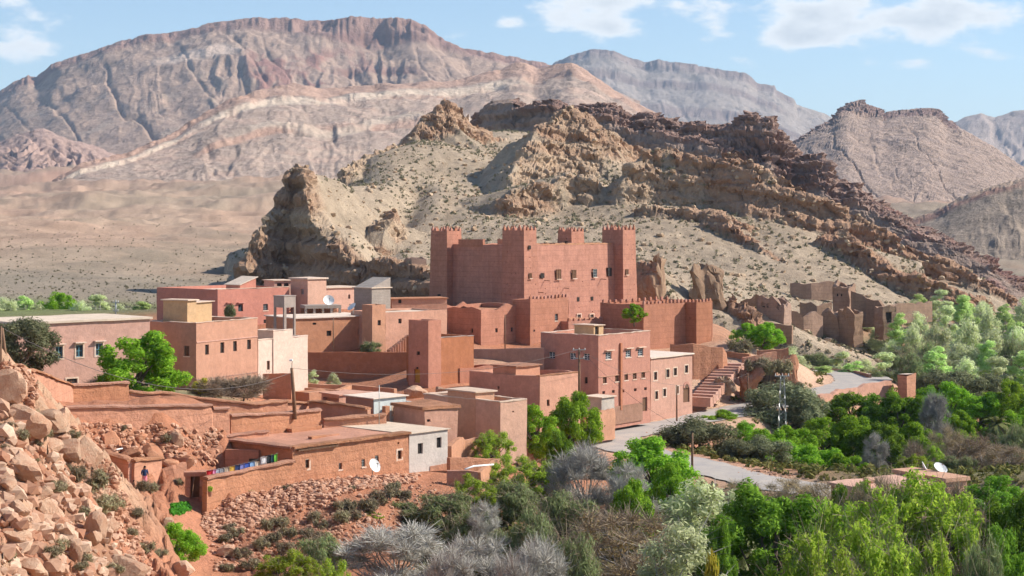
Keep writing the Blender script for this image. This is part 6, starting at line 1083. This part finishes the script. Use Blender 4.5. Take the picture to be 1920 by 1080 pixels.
for i, (px, yt, yb, w, D, lab) in enumerate(((1405, 682, 745, 50, 249, 'red rock outcrop beside the steps'), (1440, 680, 745, 56, 251, 'grey-pink rock in the middle of the outcrop'), (1478, 668, 742, 40, 254, 'steep red rock end of the outcrop by the road'), (1362, 700, 738, 40, 244, 'stony bank right of the lower steps'), (1338, 678, 712, 30, 251, 'red rock left of the upper steps'), (1455, 705, 745, 44, 250, 'low rock at the foot of the outcrop'))): crag('outcrop_rock', lab, px, yt, yb, w, D, RKR if i % 2 == 0 else RKB, 720 + i, .9, 'rock', 'rock outcrop beside the steps')
# ------------------------------------------------------------------ uncountable stuff: rubble, dry stone, scrub, grass
def scatter(name, pts, scl, protos, mat, seed, col=None, flat=True, zs=1.0, sink=.25):
    rng = np.random.default_rng(seed); Vs = []; Fs = []; o = 0; pts = np.asarray(pts); k = rng.integers(0, len(protos), len(pts)); a = rng.random(len(pts)) * 6.283
    for q in range(len(protos)):
        I = np.where(k == q)[0]
        if not len(I): continue
        P, Fc = protos[q]; c, s = np.cos(a[I]), np.sin(a[I]); R = np.zeros((len(I), 3, 3)); R[:, 0, 0] = c; R[:, 0, 1] = -s; R[:, 1, 0] = s; R[:, 1, 1] = c; R[:, 2, 2] = zs
        V = np.einsum('nij,vj->nvi', R, P) * scl[I][:, None, None]; V += pts[I][:, None, :]; V[:, :, 2] += (scl[I] * (.5 - sink))[:, None]
        Vs.append(V.reshape(-1, 3)); Fs.append((Fc[None] + (np.arange(len(I)) * len(P))[:, None, None] + o).reshape(-1, Fc.shape[1])); o += len(I) * len(P)
    me = mesh_np(name, np.concatenate(Vs), np.concatenate(Fs), not flat); ob = link(name, me, mat); ob['kind'] = 'stuff'; return ob
SR = [rock_np(800 + k, 1, 7, (1, .9, .75), 0) for k in range(8)]
def stone_mat(name, a, b):
    m, nt, N, L, bs = new_mat(name); g = N.new('ShaderNodeNewGeometry').outputs['Random Per Island']; t = N.new('ShaderNodeTexCoord').outputs['Object']; k = mixc(N, L, g, a, b); k = mixc(N, L, mr(N, L, nz(N, L, t, 7, 4), .4, .7, 0, .4), k, tuple(q * .7 for q in a)); L.new(k, bs.inputs['Base Color']); return m
STN = stone_mat('field_stone', (.38, .18, .105), (.58, .36, .25)); STT = stone_mat('tan_stone', (.34, .155, .09), (.60, .44, .32))
def pxpoly(poly, n, seed):
    rng = np.random.default_rng(seed); P = np.array(poly, float); o = []; lo, hi = P.min(0), P.max(0)
    while len(o) < n:
        q = lo + rng.random(2) * (hi - lo); c = False; j = len(P) - 1
        for i in range(len(P)):
            if (P[i, 1] > q[1]) != (P[j, 1] > q[1]) and q[0] < (P[j, 0] - P[i, 0]) * (q[1] - P[i, 1]) / (P[j, 1] - P[i, 1]) + P[i, 0]: c = not c
            j = i
        if c: o.append(cast(q[0], q[1]))
    return np.array(o)
rg = np.random.default_rng(2)
def logn(n, a, b): return a + (b - a) * rg.random(n) ** 2.6
p = pxpoly([(392, 945), (470, 925), (560, 905), (700, 893), (790, 890), (780, 905), (690, 915), (560, 950), (470, 990), (400, 1010), (375, 985)], 2600, 3); scatter('dry_stone', p, logn(len(p), .13, .36), SR, STN, 4)
p = pxpoly([(0, 760), (110, 780), (175, 860), (195, 890), (225, 970), (260, 1050), (290, 1080), (0, 1080)], 1150, 5); scatter('slope_rubble', p, logn(len(p), .05, .6), SR, STT, 6, sink=.55)
p = pxpoly([(188, 850), (215, 880), (245, 945), (300, 1080), (262, 1080), (200, 960)], 700, 25); scatter('flank_rubble', p, logn(len(p), .04, .32), SR, STN, 26, sink=.4)
p = pxpoly([(130, 795), (420, 800), (405, 870), (340, 880), (250, 862), (190, 845)], 800, 7); scatter('bank_rubble', p, logn(len(p), .07, .42), SR, STN, 8)
p = pxpoly([(390, 1000), (560, 950), (830, 900), (840, 960), (700, 1010), (560, 1050), (400, 1075)], 1700, 9); scatter('slope_stone', p, logn(len(p), .05, .3), SR, STN, 10)
p = pxpoly([(2, 690), (30, 690), (70, 715), (70, 760), (2, 750)], 420, 11); p[:, 2] += rg.random(len(p)) * .4; scatter('stone_heap', p, logn(len(p), .14, .36), SR, STN, 12)
p = pxpoly([(1150, 800), (1400, 755), (1400, 775), (1200, 830)], 150, 13); scatter('verge_stone', p, logn(len(p), .05, .22), SR, STN, 14)
p = pxpoly([(1290, 880), (1470, 880), (1500, 900), (1330, 885)], 160, 15); scatter('verge_stone', p, logn(len(p), .05, .25), SR, STN, 16)
# scrub tufts on the hill and the plain
SH = []
for k in range(6):
    rng = np.random.default_rng(900 + k); V, Fc = leaves(rng, [[0, 0, .15]], [[1, 1, .75]], 16, .5, .5); SH.append((V, Fc))
SCM = leaf_mat('hill_scrub', (.15, .14, .085), (.28, .25, .16), .2)
def scrub():
    X, Y, Z, R, base = HILL; rng = np.random.default_rng(3); ok = np.where((Z > base + .3) & (R < .55) & (Y < 690))[0]
    dens = np.clip(.4 + 1.3 * fbm(X[ok] * .04, Y[ok] * .04, 4, 21), .03, 1) * (Y[ok] / 500) ** 2; dens /= dens.sum(); I = rng.choice(ok, 9000, p=dens); pts = np.stack([X[I], Y[I], Z[I]], 1); scatter('hill_scrub', pts, .22 + .5 * rng.random(len(I)) ** 2, SH, SCM, 31)
    ok = np.where((Z > base + .3) & (Y < 620))[0]; I = rng.choice(ok, 3000); pts = np.stack([X[I], Y[I], Z[I]], 1); scatter('hill_stone', pts, .2 + .9 * rng.random(len(I)) ** 4, SR, stone_mat('hill_stone', (.40, .27, .17), (.56, .42, .29)), 32)
    px = rng.uniform(-160, 520, 3000); D = 300 * np.exp(rng.random(3000) ** 1.5 * 1.3); Xg = (px - CX) / F * D; zg = ground(Xg, D); scatter('plain_scrub', np.stack([Xg, D, zg], 1), (.14 + .30 * rng.random(3000) ** 3), SH, SCM, 33)
    # rough ground cover beneath the valley trees
    n = 15000; px = rng.uniform(780, 2060, n); D = 100 * np.exp(rng.random(n) * 1.35); X = (px - CX) / F * D; z = ground(X, D); dr = poly_d(X, D, ROAD[::3])[0]; k = (dr > 5) & (z < 1.2) & ((px > 1250) | (D < 165)); scatter('valley_undergrowth', np.stack([X, D, z], 1)[k], .25 + .5 * rng.random(k.sum()) ** 2, SH, leaf_mat('undergrowth', (.10, .13, .03), (.30, .27, .10), .25), 34)
    p = pxpoly([(1600, 862), (1720, 855), (1730, 880), (1610, 885)], 900, 18); scatter('grass', p, np.full(len(p), .35), SH, LM['crop'], 35)
    p = pxpoly([(322, 948), (352, 944), (358, 955), (340, 966), (318, 965)], 260, 19); scatter('garden_bed', p, np.full(len(p), .2), SH, LM['crop'], 36)
    p = pxpoly([(450, 915), (520, 902), (540, 908), (470, 924)], 160, 20); scatter('verge_grass', p, np.full(len(p), .14), SH, LM['straw'], 37)
scrub()
# ------------------------------------------------------------------ shrubs one can count on the foreground slopes
SHR = [(37, 815, 34), (80, 812, 34), (12, 800, 26), (70, 825, 20), (10, 838, 20), (62, 778, 34), (98, 770, 30), (70, 862, 14), (170, 900, 60), (185, 935, 58), (212, 945, 44), (140, 890, 46), (112, 915, 40), (155, 955, 30), (115, 1025, 44), (96, 1035, 34), (18, 1045, 26), (150, 1062, 30), (210, 1070, 40), (160, 1050, 34), (255, 962, 30), (275, 1030, 34), (300, 1040, 30), (245, 1000, 26), (268, 912, 30), (280, 915, 34), (335, 905, 20), (312, 822, 24), (230, 802, 16), (140, 815, 24), (20, 745, 24), (420, 1010, 30), (445, 1000, 28), (500, 985, 30), (525, 980, 34), (510, 1010, 36), (540, 1000, 34), (490, 1020, 34), (590, 970, 30), (600, 985, 28), (640, 970, 34), (665, 968, 32), (690, 950, 40), (718, 935, 44), (735, 915, 32), (655, 950, 34), (635, 950, 30), (740, 925, 26), (575, 1000, 30), (600, 1010, 34), (455, 1040, 34), (470, 1060, 40), (425, 1065, 26), (430, 990, 24), (535, 1030, 36), (760, 930, 30), (1415, 690, 40), (1440, 690, 44), (1465, 690, 40), (1470, 715, 34), (1425, 720, 30), (1385, 655, 44), (1495, 720, 24), (660, 915, 14), (537, 915, 16)]
for si, (px, py, w) in enumerate(sorted(SHR)):
    X, Y, z = cast(px, py + w * .25)
    if px > 1380: X, Y, z = Wp(px, py + 8, 249 if py > 660 else 262); z -= .2
    loc = 'on the rocky foreground slope at left' if px < 300 else 'on the red slope below the stone wall' if px < 800 else 'on the outcrop beside the steps'
    plant('shrub', X, Y, w / F * Y * 1.1, w / F * Y * .75, 'dry grey-green shrub ' + loc + f', {nth(1 + sum(1 for q in sorted(SHR)[:si] if (q[0] < 300) == (px < 300) and (q[0] < 800) == (px < 800)))} from left', 'shrub', 'desert shrubs ' + loc, z)
# ------------------------------------------------------------------ poles, wires, dishes, lamp, pylon
def pole(name, lab, px, yt, yb, D, r=.11, lean=(0, 0), arms=(), mat=None):
    X, Y, Zb = Wp(px, yb, D); H = (yb - yt) / F * D; o = link(name, None, None, None, (X, Y, Zb)); tag(o, lab, 'pole'); mb = MB(); mb.tube([(0, 0, -.8), (lean[0] * .5, lean[1] * .5, H * .5), (lean[0], lean[1], H)], [r * 1.15, r, r * .85], 8); mb.build('shaft', mat or M['polew'], o, True)
    for (dz, w, dy) in arms: mb = MB(); mb.box(-w, w, -.05 + dy, .05 + dy, H + dz - .05, H + dz + .05); mb.build('crossarm', M['steel'], o)
    for (dz, w, dy) in arms:
        for s in (-.85, 0, .85): mb = MB(); mb.tube([(s * w, dy, H + dz + .05), (s * w, dy, H + dz + .22)], [.05, .03], 6); mb.build('insulator', M['dish'], o)
    return Vector((X + lean[0], Y + lean[1], Zb + H))
p_left = pole('utility_pole', 'leaning wooden pole at the far left edge', 22, 615, 760, 108, .10, (-.6, 0)); pole('utility_pole', 'second thin pole at the left frame edge', 2, 612, 770, 106, .07)
p_lamp = pole('lamp_pole', 'dark leaning wooden lamp pole in front of the cream house', 553, 690, 770, 157, .16, (-.3, 0))
o = link('street_lamp', None, None, None, tuple(p_lamp)); tag(o, 'small white street lamp on the leaning pole', 'lamp'); mb = MB(); mb.tube([(0, 0, -.2), (.05, -.1, .5), (.1, -.3, .75)], .035, 5); mb.build('arm', M['steel'], o); mb = MB(); mb.box(-.1, .14, -.75, -.2, .68, .84); mb.jitter(.02); mb.build('lamp_head', M['dish'], o)
p_mid = pole('utility_pole', 'tall utility pole with crossarm before the three-storey house', 1086, 655, 760, 190, .13, (0, 0), ((-.05, .75, 0), (-1.0, .6, 0)))
p_road = pole('utility_pole', 'wooden pole on the sandy verge', 1269, 722, 778, 224, .1); p_low = pole('utility_pole', 'wooden pole beside the lower road', 1298, 812, 900, 176, .12); p_out = pole('utility_pole', 'wooden pole before the rock outcrop', 1402, 700, 742, 242, .1); p_left2 = pole('utility_pole', 'pale thin pole with brackets behind the long house', 217, 562, 600, 200, .09, (0, 0), ((-.3, .35, 0), (-1.3, .3, 0)), M['steel'])
pole('utility_pole', 'slim pole before the orange row house', 625, 595, 660, 216, .07); pole('utility_pole', 'slim pole against the kasbah annex', 947, 590, 652, 248, .08); pole('antenna_mast', 'thin mast before the blue house', 711, 722, 790, 162, .035, (0, 0), (), M['steel'])
def pylon():
    D = 222; X, Y, Z = Wp(1467, 800, D); H = (800 - 706) / F * D; o = link('lattice_pylon', None, None, None, (X, Y, Z - 1)); tag(o, 'grey steel lattice pylon rising from the trees', 'pylon'); H += 1; w0, w1 = .55, .22
    c = [(-1, -1), (1, -1), (1, 1), (-1, 1)]
    for sx, sy in c: mb = MB(); mb.tube([(sx * w0, sy * w0, -1), (sx * w1, sy * w1, H)], .055, 4); mb.build('leg', M['steel'], o)
    n = 9
    for k in range(n):
        a, b = k / n, (k + 1) / n; wa = w0 + (w1 - w0) * a; wb = w0 + (w1 - w0) * b
        for i in range(4): (x0, y0), (x1, y1) = c[i], c[(i + 1) % 4]; mb = MB(); mb.tube([(x0 * wa, y0 * wa, H * a), (x1 * wb, y1 * wb, H * b)] if k % 2 else [(x1 * wa, y1 * wa, H * a), (x0 * wb, y0 * wb, H * b)], .03, 3); mb.build('brace', M['steel'], o)
    mb = MB(); mb.box(-1.0, .9, -.08, .08, H, H + .12); mb.build('crossarm', M['steel'], o)
    for s in (-.9, 0, .8): mb = MB(); mb.tube([(s, 0, H + .12), (s, 0, H + .4)], [.06, .04], 6); mb.build('insulator', M['dish'], o)
    return Vector((X, Y, Z + H - 1))
p_py = pylon()
def wire(lab, a, b, sag, r=.016):
    pts = [a.lerp(b, k / 16) + Vector((0, 0, -sag * 4 * (k / 16) * (1 - k / 16))) for k in range(17)]; mb = MB(); mb.tube([p - a for p in pts], r, 4); o = mb.build('power_line', M['cable'], None, loc=tuple(a)); tag(o, lab, 'cable')
wire('sagging cable from the far left pole to the lamp pole', p_left, p_lamp + Vector((0, 0, -.4)), 2.6, .02); wire('cable from the lamp pole to the tall utility pole', p_lamp, p_mid, 1.5); wire('cable from the tall utility pole to the pole on the verge', p_mid, p_road, .8); wire('cable from the verge pole to the outcrop pole', p_road, p_out, .7); wire('cable from the tall utility pole to the lower road pole', p_mid, p_low, .9)
def dish(lab, px, py, D, r, yaw, tilt=.5):
    X, Y, Z = Wp(px, py, D); o = link('satellite_dish', None, None, None, (X, Y, Z - r * 1.2), yaw); tag(o, lab, 'satellite dish'); mb = MB(); Rm = Matrix.Translation((0, 0, r * 1.2)) @ Matrix.Rotation(math.pi / 2 - tilt, 4, 'X'); n, m = 16, 5; mb.v.append(tuple(Rm @ Vector((0, 0, 0))))
    for j in range(1, m + 1):
        for i in range(n): q = r * j / m; t = 2 * math.pi * i / n; mb.v.append(tuple(Rm @ Vector((q * math.cos(t), q * math.sin(t), .35 * q * q / r))))
    for i in range(n): mb.f.append((0, 1 + i, 1 + (i + 1) % n))
    for j in range(m - 1):
        for i in range(n): a = 1 + j * n + i; b = 1 + j * n + (i + 1) % n; mb.f.append((a, a + n, b + n, b))
    mb.build('reflector', M['dish'], o, True); mb = MB(); mb.tube([(0, .12, 0), (0, .1, r * 1.15)], .04, 6); mb.build('mast', M['steel'], o); mb = MB(); f = Rm @ Vector((0, 0, r * .95)); mb.tube([tuple(Rm @ Vector((0, -r * .9, .3 * r))), tuple(f)], .02, 4); mb.build('feed_arm', M['steel'], o); mb = MB(); mb.tube([tuple(f - Vector((0, .05, 0))), tuple(f + Vector((0, .1, 0)))], .06, 6); mb.build('receiver', M['concrete'], o)
dish('white satellite dish on the ground before the red mud house', 700, 874, 147.2, .62, .9, .45); dish('left white satellite dish on the flat roof among the trees', 1731, 876, 166, .55, 1.35, .5); dish('right white satellite dish on the flat roof among the trees', 1762, 880, 165, .7, .5, .9); dish('white satellite dish beside the concrete frame', 616, 564, 229, .75, .3, .5); dish('tilted grey satellite dish on the roof by the narrow tower', 661, 577, 221, .65, -.9, .8)
# flat-roofed house half hidden by trees
h = house('valley_house', 'flat-roofed pink house half hidden by trees below the road', 'house', 1595, 1775, 1812, 903, 960, 160, 30, M['peach'], [], par=0, slab=.35, rmat=M['peach'], L=7, jit=.08, rag=.1)
x0 = -14; h.body(-9, -.02, 1.2, 6, -2, h.H - .4, M['peach'], [], par=0, slab=.3, rmat=M['peach'], name='low_wing', rname='low_wing_roof', jit=.08)
for (x, y) in ((-7.5, 2.5), (-1.5, 2.5)):
    mb = MB(); P, Fc = rock_np(77, 2, 9); mb.v = [tuple(q * A([.7, .6, .5]) + A([x, y, h.H + .35])) for q in P]; mb.f = [tuple(q) for q in Fc]; mb.build('stone_pile', STN, h.root)
# ------------------------------------------------------------------ washing on the courtyard wall
CL = [(393, 'red', (.5, .03, .04)), (399, 'pink', (.75, .3, .5)), (407, 'pale blue', (.4, .46, .52)), (415, 'grey', (.35, .36, .38)), (424, 'beige', (.5, .4, .3)), (434, 'yellow', (.65, .42, .08)), (444, 'navy', (.03, .05, .14)), (453, 'violet blue', (.2, .22, .5)), (463, 'royal blue', (.06, .12, .45)), (472, 'sky blue', (.3, .5, .75)), (480, 'cream', (.6, .52, .42)), (494, 'white', (.75, .75, .75)), (502, 'black', (.03, .035, .04)), (508, 'dark teal', (.03, .07, .09)), (514, 'bright green', (.2, .6, .08))]
for i, (px, cn, c) in enumerate(CL):
    f = (px - 384) / (549 - 384); D = 136.5 + 8.1 * f; yt = 899 - 33 * f - (15 if px < 485 else 21); X, Y, Z = Wp(px, yt, D + .32); w = 9 / F * D; hh = (13 if px < 485 else 15) / F * D; mb = MB(); n = 5
    for s in (0, .05):
        for j in range(5):
            for k in range(n): mb.v.append(((k / (n - 1) - .5) * w * 1.2, (k / (n - 1) - .5) * w * .9 + s + .06 * math.sin(k * 2.1 + j + i), -hh * j / 4 + .03 * math.sin(k * 1.9 + i)))
    for s in (0, 25):
        for j in range(4):
            for k in range(n - 1): a = s + j * n + k; mb.f.append((a, a + 1, a + n + 1, a + n))
    for k in range(n - 1): mb.f.append((k, k + 1, 26 + k, 25 + k)); mb.f.append((20 + k, 21 + k, 46 + k, 45 + k))
    for j in range(4): mb.f.append((j * 5, j * 5 + 5, j * 5 + 30, j * 5 + 25)); mb.f.append((j * 5 + 4, j * 5 + 9, j * 5 + 34, j * 5 + 29))
    o = mb.build('laundry', plain_mat('cloth_' + cn.replace(' ', '_'), c, .9, .1, 5), None, True, (X, Y, Z)); tag(o, cn + ' garment hung to dry above the courtyard wall', 'laundry', 'washing on the courtyard wall')
a, b = Vector(Wp(386, 883, 136.9)), Vector(Wp(522, 849, 143.6)); wire('washing line above the courtyard wall', a, b, .15, .012)
# flower pot by the gate
X, Y, Z = Wp(394, 931, 136); o = link('flower_pot', None, None, None, (X, Y, Z)); tag(o, 'clay pot with a green plant at the courtyard corner', 'pot'); mb = MB(); mb.tube([(0, 0, 0), (0, 0, .35), (0, 0, .4)], [.13, .2, .22], 10); mb.build('pot', M['mud'], o); V, Fc = leaves(np.random.default_rng(5), [[0, 0, .6]], [[.22, .22, .25]], 160, .07); link('plant', mesh_np('plant', V, Fc, False), LM['green'], o)
# ------------------------------------------------------------------ people
def skin_body(name, bones, rad, mat, parent=None, sub=2):
    names = list(rad); me = bpy.data.meshes.new(name); me.from_pydata([rad[k][0] for k in names], [(names.index(a), names.index(b)) for a, b in bones], []); o = link(name, me, mat, parent)
    md = o.modifiers.new('skin', 'SKIN')
    if not me.skin_vertices: me.attributes.new('skin', 'FLOAT', 'POINT')
    sv = me.skin_vertices[0].data
    for i, k in enumerate(names): r = rad[k][1]; sv[i].radius = r if isinstance(r, tuple) else (r, r)
    sv[0].use_root = True; s = o.modifiers.new('smooth', 'SUBSURF'); s.levels = s.render_levels = sub; return o
SKIN = plain_mat('skin', (.34, .17, .10), .55, .06); HAIR = plain_mat('black_scarf', (.02, .018, .02), .8); PINKS = plain_mat('pink_skirt', (.72, .19, .24), .9, .2, 9); NAVY = plain_mat('navy_cloth', (.03, .05, .12), .9); BROWN = plain_mat('brown_cloth', (.10, .06, .05), .9)
def person(lab, px, py, D, h, top, skirt, yaw, bend=.0, scarf=True):
    X, Y, Z = Wp(px, py, D); Z = max(Z, gz(X, Y)); k = h / 1.65; o = link('person', None, None, None, (X, Y, Z), yaw); o.scale = (k, k, k); tag(o, lab, 'person'); f = lambda x, y, z: (x, y - bend * max(0, z - .9), z)
    R = {'pelvis': (f(0, 0, .95), (.15, .11)), 'waist': (f(0, 0, 1.1), (.13, .10)), 'chest': (f(0, 0, 1.28), (.16, .11)), 'neck': (f(0, -.01, 1.44), .055), 'headb': (f(0, -.03, 1.52), .085), 'headt': (f(0, -.02, 1.62), .08)}
    B = [('pelvis', 'waist'), ('waist', 'chest'), ('chest', 'neck'), ('neck', 'headb'), ('headb', 'headt')]
    for s, q in ((-1, 'l'), (1, 'r')):
        R['hip' + q] = (f(.09 * s, 0, .9), .09); R['knee' + q] = (f(.10 * s, -.03, .5), .065); R['ank' + q] = ((.10 * s, .02, .09), .042); R['toe' + q] = ((.11 * s, -.13, .04), .035); R['sho' + q] = (f(.17 * s, 0, 1.38), .06); R['elb' + q] = (f(.25 * s, .02 - .08 * (s > 0), 1.13), .043); R['wri' + q] = (f(.24 * s, -.16 - .1 * (s > 0), .97), .03); R['pal' + q] = (f(.235 * s, -.21 - .1 * (s > 0), .91), (.04, .022))
        B += [('pelvis', 'hip' + q), ('hip' + q, 'knee' + q), ('knee' + q, 'ank' + q), ('ank' + q, 'toe' + q), ('chest', 'sho' + q), ('sho' + q, 'elb' + q), ('elb' + q, 'wri' + q), ('wri' + q, 'pal' + q)]
        for i in range(5):
            a = (i - 2) * .018; L = (.055, .075, .08, .075, .06)[i]; bx = f(.235 * s, -.21 - .1 * (s > 0), .91); n1, n2 = f'f{i}a{q}', f'f{i}b{q}'
            R[n1] = ((bx[0] + a, bx[1] - .012, bx[2] - L * .55), .010); R[n2] = ((bx[0] + a * 1.1, bx[1] - .03, bx[2] - L), .008); B += [('pal' + q, n1), (n1, n2)]
    skin_body('body', B, R, SKIN, o)
    mb = MB(); mb.tube([f(0, -.115, 1.575), f(0, -.135, 1.555)], [.012, .018], 6); mb.build('nose', SKIN, o)
    for s in (-1, 1): mb = MB(); mb.tube([f(.03 * s, -.105, 1.585), f(.03 * s, -.118, 1.585)], .012, 6); mb.build('eye', HAIR, o)
    mb = MB(); mb.tube([f(-.025, -.112, 1.515), f(.025, -.112, 1.515)], .008, 5); mb.build('mouth', PINKS, o)
    def ringed(nm, rings, mat, n=16):
        mb = MB()
        for (cx, cy, z, rx, ry) in rings:
            for i in range(n): t = 2 * math.pi * i / n; w = 1 + .06 * math.sin(i * 2.5 + z * 9) * (z < .9); mb.v.append((cx + rx * w * math.cos(t), cy + ry * w * math.sin(t), z))
        for j in range(len(rings) - 1):
            for i in range(n): a = j * n + i; b = j * n + (i + 1) % n; mb.f.append((a, b, b + n, a + n))
        return mb.build(nm, mat, o, True)
    q = lambda z: -bend * max(0, z - .9)
    ringed('skirt', [(0, 0, .16, .27, .25), (0, 0, .5, .23, .21), (0, 0, .85, .20, .16), (0, q(1.02), 1.02, .16, .13)], skirt); ringed('shirt', [(0, q(.9), .9, .19, .155), (0, q(1.1), 1.1, .165, .135), (0, q(1.3), 1.3, .19, .14), (0, q(1.42), 1.42, .12, .09)], top)
    for s in (-1, 1): mb = MB(); mb.tube([f(.16 * s, 0, 1.39), f(.25 * s, .02 - .08 * (s > 0), 1.13), f(.243 * s, -.12 - .08 * (s > 0), 1.0)], [.085, .065, .05], 8); mb.build('sleeve', top, o, True)
    ringed('headscarf' if scarf else 'hair', [(0, q(1.38) + .03, 1.38 if scarf else 1.5, .13, .12), (0, q(1.52) + .035, 1.52, .105, .10), (0, q(1.6) + .02, 1.62, .105, .115), (0, q(1.66) + .01, 1.70, .07, .08), (0, q(1.7), 1.735, .01, .01)], HAIR)
person('woman in dark headscarf and long pink skirt standing by the mud walls', 271, 935, 131.8, 1.58, NAVY, PINKS, .5, .12); person('small dark-clothed figure crouching left of the woman in pink', 248, 938, 131, .95, BROWN, NAVY, 1.2, .35)
# white plastic chairs and odds: a pale pipe down the red bank
mb = MB(); p0, p1 = Vector(Wp(218, 843, 137)), Vector(Wp(272, 820, 146)); mb.tube([Vector((0, 0, 0)), (p1 - p0) * .5 + Vector((0, 0, -.3)), p1 - p0], .06, 6); tag(mb.build('pipe', M['dish'], None, True, tuple(p0)), 'pale plastic pipe lying down the red bank', 'pipe')
mb = MB(); p0, p1 = Vector(Wp(872, 880, 152.5)), Vector(Wp(925, 871, 156)); mb.tube([Vector((0, 0, 0)), (p1 - p0) * .3 + Vector((0, 0, .15)), p1 - p0], .09, 6); tag(mb.build('pipe', M['dish'], None, True, tuple(p0)), 'white pipe lying across the small red enclosure', 'pipe')
